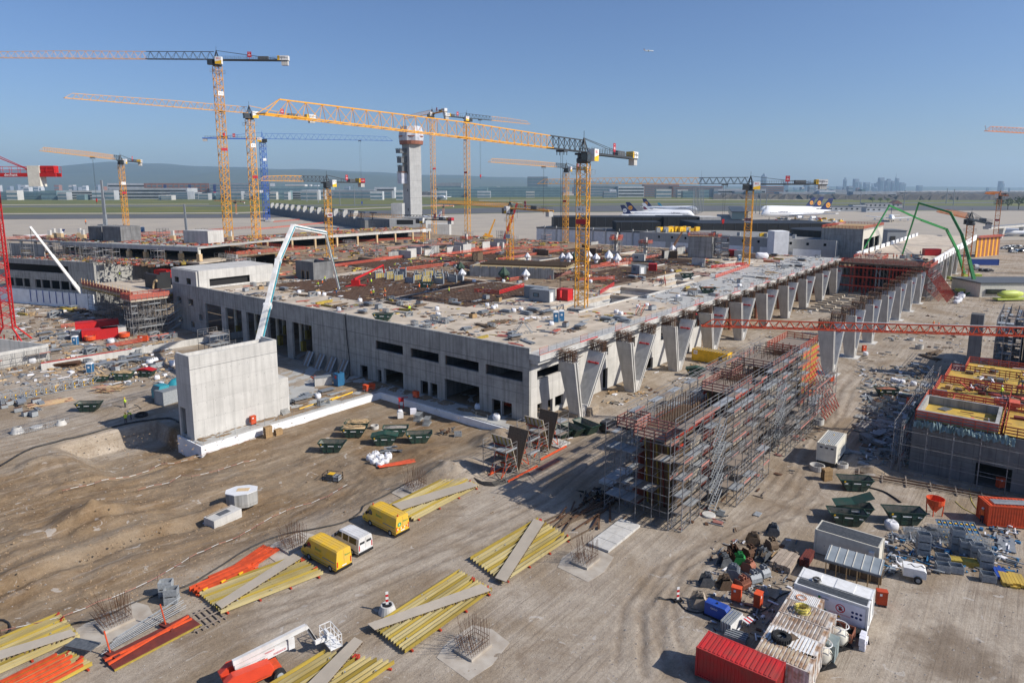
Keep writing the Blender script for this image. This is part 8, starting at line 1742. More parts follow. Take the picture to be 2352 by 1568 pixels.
m=MB();m.box(-6.2,-6.8,0,6.2,6.8,zs);m.ob('shaft','conc_far',TW)
m=MB();R_=[]
for z,r in((zs-1,8.6),(zs+1,10.6),(zs+6,11.2),(zs+10,10.6),(zs+13,9.6),(zt_,9.2)):R_.append([(r*cos(a)*(1.05 if i%3 else .96),r*sin(a)*(1.05 if i%3 else .96),z+(ro.random()*.8 if z>zs+12 else 0))for i,a in enumerate([2*pi*j/18 for j in range(18)])])
m.loft(R_);m.ob('wrapped_head','wrap',TW);m=MB();m.lathe([(10.9,zs-1),(11.3,zs+2.2)],18);m.ob('rust_skirt','rust_brown',TW)
m=MB();m.lathe([(11.4,zs+5.6),(11.7,zs+6.6)],18);m.ob('rust_band','rust_brown',TW)
for dz,w,h in((-9,7,3),(-18,6,5),(-26,5.5,5),(-37,6,10)):
 m=MB();m.box(-6.2-w,-2,zs+dz,-6.25,6,zs+dz+h);m.ob('climbing_form','wrap' if dz==-37 else 'dsteel',TW);railbox(TW,-6.4-w,-6.3,-2.4,6.4,zs+dz+h,'dsteel' if dz>-30 else 'rust_brown','wood')
for z in(18,36,52):m=MB();m.box(-6.26,-3,z,-6.21,-1.6,z+2.4);m.ob('window_slot','void',TW)
for i in range(3):m=MB();m.box(-6.22,-6.83,14+i*16,6.22,-6.805,14.15+i*16);m.ob('pour_joint','conc_dark',TW)
A_,B_p=q('r2',165,1105,9),q('r2',1040,1215,9);az=frm(A_,B_p);Lp=(B_p-A_).length
PI=thing('concrete_pier','long pier with a row of pale concrete frames and dark lattice between','building',A_,az)
m=MB();m.box(-20,-6,-9,Lp+5,22,0);m.ob('pier_base','conc_dark',PI)
for i in range(14):m=MB();x=Lp*i/13;m.prism([(x-1.2,-5,0),(x-1.2,0,0),(x-1.2,0,7.6),(x-1.2,-3.4,7.6),(x-1.2,-5,5)],(2.6,0,0));m.ob('concrete_frame','conc_new',PI)
m=MB()
for i in range(40):x=Lp*i/39;m.bar((x,3,0),(x+3,3,6),.5);m.bar((x+3,3,0),(x,3,6),.5)
m.box(-2,2.5,6,Lp,8,7);m.ob('lattice','dsteel',PI)
t,w,z=pbox('pier_head','low concrete pier head with dark opening at the control tower foot','building',1225,1560,1205,520,40,'conc_far',3,'r2');m=MB();m.box(w*.2,-.1,z-4.4,w*.65,-.02,z-.9);m.ob('opening','void',t)
pbox('pier_head','concrete stair head block of the pier beside the tower','building',1240,1340,1065,560,14,'conc_far',3,'r2');pbox('pier_head','white framed hall shell beside the two crane masts','building',1575,1775,1255,440,14,'conc_new',3,'r2')
def plane(label,P,az,L=70,jumbo=False,tail=('lh_blue','lh_orange'),name=None,group=None,parts=True):
 t=thing('aircraft',label,'aircraft',P,az,group);R=L*.046;z=R*1.75;m=MB();Rg=[]
 for x,s,dz in((.5,.05,-.25),(.485,.35,-.2),(.455,.72,-.08),(.41,.95,0),(.3,1,0),(-.18,1,0),(-.32,.82,.14),(-.44,.42,.42),(-.5,.1,.62)):
  Rg.append([(x*L,s*R*cos(a),z+dz*R+s*R*sin(a)*(1.28 if jumbo and x>.12 and sin(a)>.2 and x<.46 else 1))for a in[2*pi*i/14 for i in range(14)]])
 m.loft(Rg);m.ob('fuselage','plane_white',t,smooth=True)
 for s in(-1,1):
  m=MB();m.prism([(.12*L,s*R*.7,z-R*.55),(-.06*L,s*R*.7,z-R*.55),(-.23*L,s*L*.45,z+R*.1),(-.19*L,s*L*.45,z+R*.1)],(0,0,R*.2));m.ob('wing','plane_white',t)
  m=MB();m.prism([(-.38*L,s*R*.3,z+R*.4),(-.47*L,s*R*.3,z+R*.4),(-.52*L,s*L*.15,z+R*.6),(-.48*L,s*L*.15,z+R*.6)],(0,0,R*.12));m.ob('tailplane','plane_white',t)
  for k,d in((.15,.0),(.28,-.09)):
   if not jumbo and k>.2:continue
   m=MB();m.tube(((.10+d)*L,s*k*L,z-R*.95),((.02+d)*L,s*k*L,z-R*.9),R*.42,R*.3,12);m.ob('engine','plane_white',t)
 if not parts:
  m=MB();m.prism([(-.36*L,-.1,z+R*.9),(-.48*L,-.1,z+R*.9),(-.53*L,-.1,z+R*3.6),(-.47*L,-.1,z+R*3.6)],(0,.2,0));m.ob('fin',tail[0],t);return t
 m=MB();m.prism([(-.34*L,-.25,z+R*.85),(-.475*L,-.25,z+R*.9),(-.53*L,-.25,z+R*3.9),(-.465*L,-.25,z+R*3.9)],(0,.5,0));f=m.ob('fin',tail[0],t)
 for s in(-1,1):
  m=MB()
  if tail[1]=='lh_orange' or tail[1]=='text_w':
   ngon(m,(-.455*L,s*.27,z+R*2.05),R*.72,18,(1,0,0),(0,0,1));m.ob('fin_disc',tail[1],f)
   m=MB();m.add([(-.455*L-R*.5,s*.29,z+R*2.15),(-.455*L,s*.29,z+R*1.95),(-.455*L+R*.5,s*.29,z+R*2.35),(-.455*L,s*.29,z+R*1.75)],[(0,1,2,3)]);m.ob('bird_emblem','lh_blue',f)
  else:
   m.add([(-.40*L,s*.27,z+R*.95),(-.475*L,s*.27,z+R*.95),(-.505*L,s*.27,z+R*2.4),(-.46*L,s*.27,z+R*2.2)],[(0,1,2,3)]);m.ob('fin_stripe',tail[1],f)
  m=MB()
  for i in range(34):x=-.27*L+i*L*.02;m.box(x,s*R*.985-.03,z+R*.18,x+L*.008,s*R*.985+.03,z+R*.34)
  struct(m.ob('cabin_windows','glass',t),'stuff')
  if name:text(name,R*.75,'text_b',t,(.22*L,s*R*.99,z+R*.5),(-s,0,0),(0,s,0))
 m=MB()
 for x,y in((.38,0),(-.02,R*.8),(-.02,-R*.8)):m.bar((x*L,y,z-R*.6),(x*L,y,.6),.5);m.tube((x*L,y-.5,.65),(x*L,y+.5,.65),.65,.65,10)
 m.ob('landing_gear','dsteel',t);return t
def park(label,tailpx,nosepx,k,z=4,**kw):
 A,B=q(k,*tailpx,z),q(k,*nosepx,z);c=(A+B)/2;L=(B-A).length;return plane(label,(c.x,c.y,0),frm(A,B),L,**kw)
LHd=('lh_blue','text_w');EW=('plane_white','ew_red')
park('white airliner with round white crane emblem on its dark fin, behind the hangar',(200,512),(800,520),'t4',tail=LHd);park('white jumbo with orange disc on blue fin and Lufthansa lettering nearest the hangar',(250,492),(868,498),'t4',jumbo=True,name='Lufthansa');park('white airliner with red and turquoise fin between two blue finned jumbos',(395,462),(850,466),'t4',tail=EW);park('white jumbo with orange disc on blue fin behind the red finned airliner',(400,440),(905,448),'t4',jumbo=True,name='Lufthansa');park('white airliner with red and turquoise fin at the back of the row',(535,428),(850,430),'t4',tail=('ew_cyan','ew_red'))
park('white jumbo with blue fin and Lufthansa lettering, foremost of three facing left',(2115,492),(1475,500),'t4',jumbo=True,name='Lufthansa');park('white jumbo with blue fin, middle of three facing left',(2030,462),(1490,470),'t4',jumbo=True);park('white jumbo with blue fin, rearmost of three facing left',(1958,448),(1470,454),'t4',jumbo=True)
p=q('t3',1130,310,0);plane('white jumbo taxiing towards the site with wide swept wings',(p.x,p.y,0),rad(-118),62,True);park('white airliner with dark blue fin parked beyond the left wing',(590,652),(185,662),'t5',tail=LHd);park('white airliner with red striped fin behind the pier head',(1700,1195),(1500,1185),'r2',tail=('plane_white','text_r'));park('white airliner rolling on the runway behind the tower',(1640,1018),(1735,1022),'r2',parts=False,tail=('plane_white',0))
park('white airliner parked beyond the bridge at the right',(2560,385),(2125,372),'t3',parts=False,tail=LHd);park('second white airliner beyond the bridge at the right',(2650,410),(2160,405),'t3',parts=False,tail=LHd)
p=AY(1490,119,2300);plane('small airliner flying in the clear sky',p,rad(8),34,False)
for i in range(26):
 k,x,y=('t5',ro.choice([480,560,690,760,980,1060,1150,1300,1380,1620]),326)if i<9 else('r3',ro.uniform(20,1250),972)if i<19 else('r2',ro.choice([120,330,800,1560,1700,1800,2050,2200]),968+ro.uniform(-4,4));p=q(k,x+ro.uniform(-20,20),y,0)
 if p.y<4500:plane('distant white airliner parked at the far terminal',(p.x,p.y,0),ro.choice((rad(200),rad(-30),rad(70),rad(160))),38*min(1.4,p.y/1900),False,('lh_blue',0),None,'airliners at the far terminal',False)
def far(label,x0,x1,yt,Y,D,c,bands=3,wm='glassblue',vert=0,zb=0):
 t,w,z=pbox('far_building',label,'building',x0,x1,yt,Y,D,c,zb,None,'wall')
 for i in range(bands):m=MB();h=(z-zb)/(bands+.4);m.box(w*.02,-.6,zb+(i+.35)*h,w*.98,-.05,zb+(i+.8)*h);m.ob('window_band',wm,t)
 for i in range(vert):m=MB();m.box(w*(i+.3)/vert,-.9,zb,w*(i+.55)/vert,-.62,z*1.0);m.ob('pilaster',c,t)
 return t
FT=[('glass fronted terminal block with a low control tower at the far left',-40,140,440,2350,60,'bldg_teal',4),('pale terminal hall with stepped front',130,250,438,2400,60,'bldg_pale',3),('long terminal hall with white roof line',250,430,432,2480,80,'bldg_white',3),('brown brick terminal block with vertical piers',330,480,421,2900,60,'brick',4),('white office slab above the far terminal',246,340,421,2950,50,'bldg_white',4),('grey terminal block with banner panels',480,620,421,2850,60,'bldg_grey',5),('teal glass terminal wing',620,760,428,2800,60,'bldg_teal',3),('white terminal wing with dark bands',560,700,440,2450,60,'bldg_white',3),('dark grey hall beside the brick block',390,430,440,2420,50,'bldg_grey',3),('low white hall left of the tower',700,860,436,2700,60,'bldg_white',3),('pale apartment slab in front of the forest',655,700,424,3100,40,'bldg_pale',5),('grey cargo hall left of the tower',760,900,438,2650,60,'bldg_grey',2),('low pale pier building left of the tower',860,905,430,2750,50,'bldg_white',3),('teal glass terminal right of the tower',1000,1120,431,3000,70,'bldg_teal',3),('long glass terminal with white roof',1100,1290,429,3050,80,'bldg_teal',4),('dark tower block behind the glass terminal',1212,1258,406,3600,60,'skyline',6),('pale block beside the dark tower',1258,1290,430,3300,50,'bldg_pale',4),('grey office block near the brick rows',1350,1420,425,3200,50,'bldg_grey',4),('white hall with slanted roof',1420,1480,428,3150,60,'bldg_white',3),('brick office row with many windows',1480,1560,424,3150,60,'brick',6),('second brick office row',1545,1660,428,3100,60,'brick',5),('long white cargo hall',1640,1760,434,3000,70,'bldg_white',2),('brown office block before the forest',1745,1800,428,3100,50,'brick',5),('white low cargo hall near the forest',1790,1970,441,2900,60,'bldg_white',1),('white fuel hall at the forest edge',1960,2060,440,2700,50,'bldg_white',1),('dark twin slab behind the crane',1320,1345,412,3700,40,'skyline',6),('flat dark hall on the terminal ridge',990,1060,420,3500,60,'bldg_grey',2)]
for lab,x0,x1,yt,Y,D,c,b in FT:far(lab,x0,x1,yt,Y,D,c,b,'glass' if c in('bldg_white','bldg_pale')else 'glassblue',12 if 'piers' in lab else 0)
for i in range(3):t,w,z=pbox('banner','tall blue and red banner on the grey terminal block','banner',650/1*.0+[655,712,750][i]*.0+[372.5*0+(0+[0,1,2][i])*57+375][0]+0,[0,57,114][i]+381,424,2840,2,'text_b',6,None,'banner_sheet',None,'banners on the terminal');m=MB();m.box(0,-.5,6,w,-.02,z*.45);m.ob('red_field','redp',t)
for i in range(60):
 x=ro.uniform(-20,2000);far('small distant building in the town below the hills',x,x+ro.uniform(3,12),433-ro.uniform(2,9)if x<1000 else 433-ro.uniform(1,6),ro.uniform(4200,7000),40,ro.choice(['bldg_white','bldg_pale','bldg_grey','skyline','brick']),2)['group']='small distant buildings'
SKY=[(1752,1762,399,'point'),(1803,1812,418,'flat'),(1851,1862,416,'flat'),(1825,1833,430,'flat'),(1873,1881,424,'step'),(1900,1910,430,'flat'),(1940,1946,408,'step'),(1964,1974,411,'flat'),(1976,1980,418,'flat'),(1988,1999,419,'flat'),(2003,2005,421,'flat'),(2008,2016,430,'flat'),(2015,2030,418,'step'),(2022,2032,408,'flat'),(2038,2051,411,'step'),(2050,2055,416,'flat'),(2058,2061,401,'spire'),(2062,2066,410,'flat'),(2068,2082,419,'step'),(2110,2120,426,'flat'),(2298,2310,416,'round'),(2268,2273,430,'flat'),(2318,2321,431,'flat'),(1925,1934,428,'flat'),(1990,1994,427,'flat'),(2034,2040,428,'flat'),(1880,1888,430,'flat'),(1953,1960,427,'flat')]
for i,(x0,x1,yt,k)in enumerate(SKY):
 Y=9200+ro.uniform(-600,900);a,b=AY(x0,yt,Y),AY(x1,yt,Y);w,z=b.x-a.x,a.z;t=thing('skyscraper',{'point':'slim skyscraper with pyramid point in the hazy skyline','flat':'flat topped high-rise in the hazy skyline','step':'stepped skyscraper in the hazy skyline','spire':'tallest skyscraper with thin spire in the hazy skyline','round':'single rounded tower standing apart from the skyline'}[k],'skyscraper',(a.x,Y,0),0,'skyline high-rises');m=MB()
 if k=='round':m.lathe([(w/2,0),(w/2,z*.97),(w*.4,z)],16,(w/2,w/2,0))
 else:m.box(0,0,0,w,w,z*(.86 if k in('point','step')else .8 if k=='spire' else 1))
 m.ob('shaft','skyline',t)
 if k=='point':m=MB();m.lathe([(w*.6,z*.86),(.5,z*1.04)],4,(w/2,w/2,0));m.ob('roof_pyramid','skyline',t)
 if k=='step':m=MB();m.box(w*.3,w*.2,z*.86,w*.8,w*.8,z);m.ob('upper_step','skyline',t)
 if k=='spire':m=MB();m.tube((w*.5,w*.5,z*.8),(w*.5,w*.5,z*1.12),w*.25,w*.05,6);m.ob('spire','skyline',t)
 for j in range(3):m=MB();m.box(w*(.12+j*.3),-3,z*.05,w*(.25+j*.3),-.2,z*.76);m.ob('window_strip','glassblue',t)
p=AY(1610,433,9000);t=thing('tv_tower','slender television tower with bulging platform far away','tower',(p.x,9000,0));zt=AY(1610,398,9000).z;m=MB();m.lathe([(11,0),(7,zt*.62),(5,zt*.66)],10);m.ob('shaft','skyline',t);m=MB();m.lathe([(6,zt*.62),(22,zt*.67),(24,zt*.70),(14,zt*.74),(5,zt*.76)],16);m.ob('platform','skyline',t);m=MB();m.lathe([(4,zt*.74),(1,zt*1.15)],8);m.ob('antenna','skyline',t)
m=MB();vs=[];nx_,ny_=150,26
for j in range(ny_):
 for i in range(nx_):Y=2300+j*110+ro.uniform(-40,40);x=Y*(.30+.95*i/nx_)+ro.uniform(-14,14);e=1 if Y>2300+900*max(0,.35-i/nx_)else 0;vs.append((x,Y,e*(13+ro.uniform(-5,5)+4*mnoise.noise(V((x*.01,Y*.01,0))))if 0<j else 0))
m.add(vs,[(j*nx_+i,j*nx_+i+1,(j+1)*nx_+i+1,(j+1)*nx_+i)for j in range(ny_-1)for i in range(nx_-1)]);struct(m.ob('forest','twig'),'stuff')
for lo,hi,Y,n in((-60,1300,3900,240),):
 m=MB();vs=[]
 for i in range(n):
  for j in range(3):p=AY(lo+(hi-lo)*i/n,433,Y+j*120);vs.append((p.x,p.y,0 if j==0 else 17+ro.uniform(-6,6)))
 m.add(vs,[(i*3+j,(i+1)*3+j,(i+1)*3+j+1,i*3+j+1)for i in range(n-1)for j in range(2)]);struct(m.ob('forest','twig'),'stuff')
def tree(label,p,h,c,group):
 t=thing('tree',label,'tree',p,0,group);m=MB();m.tube((0,0,0),(0,0,h*.45),h*.03,h*.02,6)
 for a in range(4):m.tube((0,0,h*.3),(h*.2*cos(a*1.6),h*.2*sin(a*1.6),h*.6),h*.015,h*.008,5)
 m.ob('trunk','twig',t);m=MB()
 for i in range(420):
  a,u=ro.random()*6.28,ro.random()**.5;el=ro.uniform(-.6,1);r=h*.40*u*(1-.35*el*el)*(1+.25*sin(a*3));c_=V((r*cos(a),r*sin(a),h*(.62+.36*el*(.6+.4*ro.random()))));s=h*.045;m.add([c_+V((ro.uniform(-s,s),ro.uniform(-s,s),ro.uniform(-s,s)))for _ in range(4)],[(0,1,2),(0,2,3)])
 m.ob('crown',c,t)
for i,(x,y,h)in enumerate([(960,140,15),(1030,142,15),(1100,140,13),(2120,200,20),(2200,205,22),(2300,200,24),(2400,205,22)]):tree(['fresh green tree behind the flat barracks','rounded fresh green tree next to the barracks roof','smaller fresh green tree by the red roof'][i]if i<3 else 'dark green tree in the clump at the right edge',q('t3',x,y,0),h,'leaf_fresh' if i<3 else 'leaf','trees by the barracks' if i<3 else 'trees at the right edge')
for lab,x0,x1,yt,Y,c in[('flat white barracks row on the airfield',560,910,178,1150,'bldg_white'),('two storey white barracks on the airfield',780,905,160,1180,'bldg_white'),('long pale roofed shed behind the barracks',890,1140,145,1350,'bldg_pale'),('white barracks at the runway end',905,1090,188,1120,'bldg_white'),('small hall with red tiled roof',1140,1235,150,1400,'bldg_pale'),('grey sheeted hall behind the gable block',1100,1275,400,420,'galv')]:
 t,w,z=pbox('barracks',lab,'building',x0,x1,yt,Y,16,c,0,'t3','wall',.4)
 for i in range(int(w/9)):m=MB();m.box(2+i*9,-.3,z*.45,5+i*9,-.05,z*.75);m.ob('window','glass',t)
 if 'red' in lab:m=MB();m.prism([(-1,-1,z),(w+1,-1,z),(w/2,-1,z+7)],(0,18,0));m.ob('red_roof','brick',t)
for i,(k,x,yb,yt)in enumerate([('t4',850+i*13.5,492-i*5,228)for i in range(8)]+[('t4',1430,470,235),('t4',1465,480,230),('t4',1520,500,225),('r2',468,1050,945),('r2',573,1060,895),('r2',772,1082,890),('r2',907,1092,900),('r2',1662,1370,930),('t3',845,180,45),('t3',1245,195,30),('t3',1635,150,10),('t3',1700,165,20)]):
 p=q(k,x,yb,0);t=thing('light_mast','tall slim floodlight mast on the airfield','mast',p,0,'floodlight masts');h=ztop(p,zp(k,x,yt)[1]);m=MB();m.tube((0,0,0),(0,0,h),.45*p.y/900+.12,.3*p.y/900+.08,6);m.ob('pole','steel',t);m=MB();m.cbox((0,0,h),(3,.5,.6));m.ob('lamp_bar','dsteel',t)
def mobile(label,k,base,tip,z,c,w=.7,Y=None,foot=True,zt=None):
 B=q(k,*base,z);d=ray(*zp(k,*tip));T=V((0,0,CH))+d*((Y or B.y)/d.y);t=thing('mobile_crane',label,'crane',(B.x,B.y,z),0);o=V((B.x,B.y,z));v=T-o
 for i,s in enumerate((1,.8,.62)):m=MB();m.bar(v*(i/3),v*((i+1)/3),w*s,w*s*1.2);m.ob('boom_section',c,t)
 m=MB();m.tube(v,v+V((0,0,-min(8,v.z*.4))),.06);m.ob('hoist_rope','black',t)
 if foot:m=MB();m.cbox((0,0,.9),(8,2.6,1.4));m.ob('carrier',c,t);m=MB();m.cbox((-1.5,0,2.4),(2.5,2.4,1.6));m.ob('crane_cab',c,t)
mobile('white telescopic crane boom leaning over the left wing','r5',(850,985),(275,245),0,'white',.85,205);mobile('light blue mast boom on the left wing deck','r5',(975,290),(930,-180),uz,'steel',1.1);mobile('light blue mast boom behind the stair tower','r5',(1727,430),(1690,40),14,'steel',.9);mobile('yellow mobile crane with raised boom on the apron','r2',(2130,1375),(2195,1210),0,'yellow',1.4);mobile('red telescopic crane boom leaning beside crane K17','r2',(2255,1465),(2400,1060),8,'redp',1.5);mobile('dark brown raking boom at the low concrete building','r8',(640,250),(755,65),D2,'rust',.9,300,False);mobile('small yellow excavator arm before the hangar','r3',(350,1360),(310,1300),6,'yellow',1.1)
mobile('red telehandler arm behind the white pump boom','r2',(760,1290),(715,1350),D2,'redp',.7,None,False)
BR=thing('guideway','pale elevated guideway on a flared pier at the right edge','bridge',q('t3',2090,470,0),frm(q('t3',2090,470,0),q('t3',2500,430,0)));zb_=8
m=MB();m.box(-20,-2,zb_,160,2,zb_+1.8);m.ob('deck_beam','conc_new',BR);m=MB();m.box(-20,-2.2,zb_+1.82,160,2.2,zb_+2.1);m.ob('track','steel',BR)
for x in(10,50,90):m=MB();m.loft([[(x-1,-.8,0),(x+1,-.8,0),(x+1,.8,0),(x-1,.8,0)],[(x-2.2,-2,zb_),(x+2.2,-2,zb_),(x+2.2,2,zb_),(x-2.2,2,zb_)]]);m.ob('pier','conc_new',BR)
t=thing('form_wall','brown formwork wall with red railing under the far orange cranes','formwork',q('t3',1905,640,0),frm(q('t3',1905,640,0),q('t3',2060,625,0)))
for i in range(12):m=MB();m.box(i*2.2,0,0,i*2.2+1.9,.5,11);m.ob('form_girder','rust_brown' if i%2 else 'yellow',t)
railbox(t,0,27,-1.4,0,11,'railred','railpink')
def carbox(label,p,rz,c,L=4.4,H=1.5,W=1.8,cat='car',group=None):
 t=thing(cat.replace(' ','_'),label,cat,p,rz,group);m=MB();rg=lambda x,zb,zt,wt:[(x,-W/2,zb),(x,W/2,zb),(x,W/2,zb+.6*(zt-zb)),(x,wt/2,zt),(x,-wt/2,zt),(x,-W/2,zb+.6*(zt-zb))]
 m.loft([rg(-L/2,.35,H*.6,W*.9),rg(-L*.42,.3,H*.95,W*.75),rg(L*.1,.3,H,W*.75),rg(L*.28,.3,H*.62,W*.9),rg(L/2,.35,H*.5,W*.85)]);m.ob('body',c,t);m=MB();m.box(-L*.3,-W/2-.01,H*.66,L*.12,W/2+.01,H*.86);m.ob('side_glass','glass',t)
 for x in(-L*.3,L*.3):
  for s in(-1,1):m=MB();m.tube((x,s*W/2-.1,.32),(x,s*W/2+.1,.32),.32,.32,10);m.ob('wheel','tyre',t)
for i in range(16):carbox('dark parked car under the guideway',q('t3',2150+ro.uniform(0,260),545+ro.uniform(0,60),0),ro.choice((.2,1.7)),ro.choice(['car_dark','dkgrey','blue_pl','galv']),group='cars under the guideway')
carbox('white delivery van on the lane below the far cranes',q('t3',1905,755,0),1.2,'van_white',6,2.6,2,'van');carbox('dark car beside the white delivery van',q('t3',1975,770,0),.3,'car_dark');carbox('second dark car beside the white delivery van',q('t3',2030,772,0),.3,'car_dark');carbox('white van parked behind crane K17',q('r7',1340,160,0),.1,'van_white',5.5,2.3,2,'van');carbox('white van beside another behind crane K17',q('r7',1310,158,0),.1,'van_white',5.5,2.3,2,'van')
cabin('blue trailer box behind the white delivery van',q('t3',1870,712,0),-.1,13,2.6,3,'box_blue',False)
t,w,z=pbox('site_hut','beige flat roofed site building with dark roof beside the green pumps','building',1955,2700,885,q('t3',2100,1000,0).y-2,16,'cream',0,'t3','wall',.5);m=MB();m.box(2,-.4,1.2,9,-.02,3);m.ob('window','glass',t)
t=thing('mixer_truck','lime green mixer truck drum showing beside the right core','truck',q('t3',2230,1040,0),.1);m=MB();m.loft([[(x,r*cos(a),2.4+r*sin(a))for a in[2*pi*i/12 for i in range(12)]]for x,r in((-5,.6),(-3,1.3),(1,1.4),(4,.7))]);m.ob('drum','lime',t,smooth=True);m=MB();m.box(-6,-1.2,.5,6,1.2,1.1);m.ob('chassis','lime',t)
for i in range(34):
 p=q('t3',ro.uniform(0,720),ro.uniform(285,345),0);carbox('ground vehicle on the apron behind the black hangars',p,ro.random()*3,ro.choice(['van_white','galv','van_white','redp','sign_yel']),ro.uniform(4,8),ro.uniform(1.8,3),2.2,'vehicle','ground vehicles on the apron')
for i in range(22):x=ro.uniform(0,700);p=q('t3',x,ro.uniform(330,420),6);t=thing('roof_unit','pale roof unit among the plant behind the black hangars','unit',p,.3,'roof units behind the hangars');link('unit_box',board(ro.uniform(2,9),ro.uniform(2,5),ro.choice(['insul','galv','insul']),ro.uniform(1,3)),t)
JB=thing('jet_bridge','dark glazed jet bridge running out to the parked jumbos','bridge',q('t4',1280,545,0),frm(q('t4',1300,540,0),q('t4',1200,410,0)))
m=MB();m.box(0,-9,3,230,9,11);m.ob('bridge_hall','bldg_teal',JB);m=MB();m.box(-2,-9.5,11.02,232,9.5,12);m.ob('bridge_roof','dkgrey',JB)
# ================================================================== loose litter that nobody could count, stones
def debris(name,label,cat,n,pos,mats,lo=.25,hi=1.6,h=.12,seed=1):
 rr=random.Random(seed);m=MB()
 for i in range(n):
  p=pos(rr);m.mi=rr.randrange(len(mats));a=(BA+rr.choice((0,pi/2))if rr.random()<.6 else rr.random()*3)+rr.uniform(-.2,.2);L=lo+(hi-lo)*rr.random()**2
  if rr.random()<.6:m.cbox((p.x,p.y,p.z+h*rr.random()+.04),(L*1.6,.06+rr.random()*.14,.05+rr.random()*.08),a)
  else:m.cbox((p.x,p.y,p.z+.06),(L*.8,L*.5,.05+h*2*rr.random()),a)
 o=m.ob(name,mats);tag(o,label,cat);return struct(o,'stuff')
def inab(a0,a1,b0,b1,z,av=HOLES):
 cs=[(ro.uniform(a0,a1),ro.uniform(b0,b1))for _ in range(max(6,int((a1-a0)*(b1-b0)/60)))]
 def f(r):
  for _ in range(9):
   a,b=r.uniform(a0,a1),r.uniform(b0,b1)
   if r.random()<.8:c=r.choice(cs);a,b=min(a1,max(a0,r.gauss(c[0],1.6))),min(b1,max(b0,r.gauss(c[1],1.1)))
   if not any(h[0]-.6<a<h[1]+.6 and h[2]-.6<b<h[3]+.6 for h in av):break
  return AB(a,b,z)
 return f
CM=['wood_dark','rust','dsteel','wood','rust','wood_dark','galv','railred','steel','girder','wood_grey']
debris('loose_material','scattered boards, tubes and offcuts over the front roof deck','litter',900,inab(3,60,4,60,DZ),CM,.2,1.6);debris('loose_material','scattered boards and steel over the roof beside the stair tower','litter',700,inab(3,62,60,110,DZ+.05),['wood_dark','rust','galv','wood','bag','dsteel'],.2,1.8,seed=2)
debris('loose_material','dense litter of formwork and timber over the middle roof','litter',2200,inab(62,142,16,111,DZ),CM+['railred','rust','wood_dark'],.3,2.2,.25,3);debris('loose_material','litter of steel and boards along the slab edge','litter',520,inab(60,196,0,14,DZ),['galv','dsteel','wood','bag','steel'],.2,1.6,seed=4);debris('loose_material','litter over the far roof near crane K 2','litter',900,inab(142,196,14,105,DZ),CM,.3,2.4,.25,5)
debris('loose_material','thick litter of red rails and timber over the rear deck','litter',2600,inab(24,198,113,200,DZ-.08,[(62,84,118,150),(120,150,150,190)]),CM+['railred']*3+['wood_pale','rust'],.5,3,.5,6);debris('loose_material','litter of rails over the upper rear slab','litter',900,inab(57,177,206,230,DZ+4.92),['railred','railpink','girder','wood','galv'],.5,3,.5,7)
def inlt(x0,x1,y0,y1,z):
 M_=Matrix.Translation(LA)@Matrix.Rotation(LAZ,4,'Z')
 return lambda r:M_@V((r.uniform(x0,x1),ly(r.uniform(y0,y1)),z))
debris('loose_material','litter of rails and planks over the left wing upper slab','litter',1500,inlt(-33,LW+8,17,51,uz),CM+['railred']*4,.5,3,.5,8);debris('loose_material','litter on the lower deck of the left wing','litter',1100,inlt(-34,LW-2,1,16,zt-.2 if 0 else LTZ),CM+['railred']*2,.4,2.4,.4,9)
for i in range(16):
 p=inlt(-30,LW,3,13,LTZ)(ro)if i<10 else inlt(-30,LW,18,45,uz)(ro);t=thing('shoring_tower','small grey shoring tower on the left wing decks','shoring',p,LAZ,'shoring towers on the left wing');scaffold(t,0,3,0,2.6,0,3.6,1.5,1.8,.09,rows=[0,2.6],prob=.3)
for i in range(12):
 p=inlt(-30,LW,18,50,uz)(ro);t=thing('column_stub','pale column stub with timber collar on the left wing roof','column',p,0,'column stubs on the left wing');m=MB();m.box(-.5,-.5,0,.5,.5,3.6);m.ob('column_shaft','conc_new',t);m=MB();m.box(-.8,-.8,0,.8,.8,1.8);m.ob('collar','wood_pale',t)
for i in range(9):
 p=AB(ro.uniform(70,190),ro.uniform(110,195),DZ-.08);t=thing('shoring_tower','grey shoring tower on the rear deck','shoring',p,BA,'shoring towers on the rear deck');scaffold(t,0,4.5,0,3,0,3.8,1.5,1.9,.1,rows=[0,3],prob=.35)
def inpx(k,x0,x1,y0,y1):return lambda r:gq(k,r.uniform(x0,x1),r.uniform(y0,y1))
debris('loose_material','scattered scrap and fittings over the left storage yard','litter',1100,inpx('s1',0,1600,60,560),['galv','steel','wood','dsteel','bag','wood_pale','rust'],.2,1.8,.3,10);debris('loose_material','scrap in the shade under the left wing','litter',400,inpx('r5',130,1150,960,1250),['wood_dark','rust','dsteel','bag','wood'],.4,2.6,.3,11)
debris('loose_material','dark scrap, netting and sheets along the right building','litter',900,inpx('s5',850,1450,380,1300),['dsteel','steel','wood_dark','net','bag','galv','conc'],.2,1.8,.3,12);debris('loose_material','blue and grey scraps around the crates','litter',500,inpx('t1',1080,2300,480,900),['galv','dsteel','steel','blue_pl','bag','wood_grey'],.15,1.1,.3,13);debris('loose_material','small scraps around the buckets and cabinets','litter',260,inpx('s8',560,1350,250,1200),['dsteel','rust','wood_grey','bag','steel'],.1,.8,.1,14)
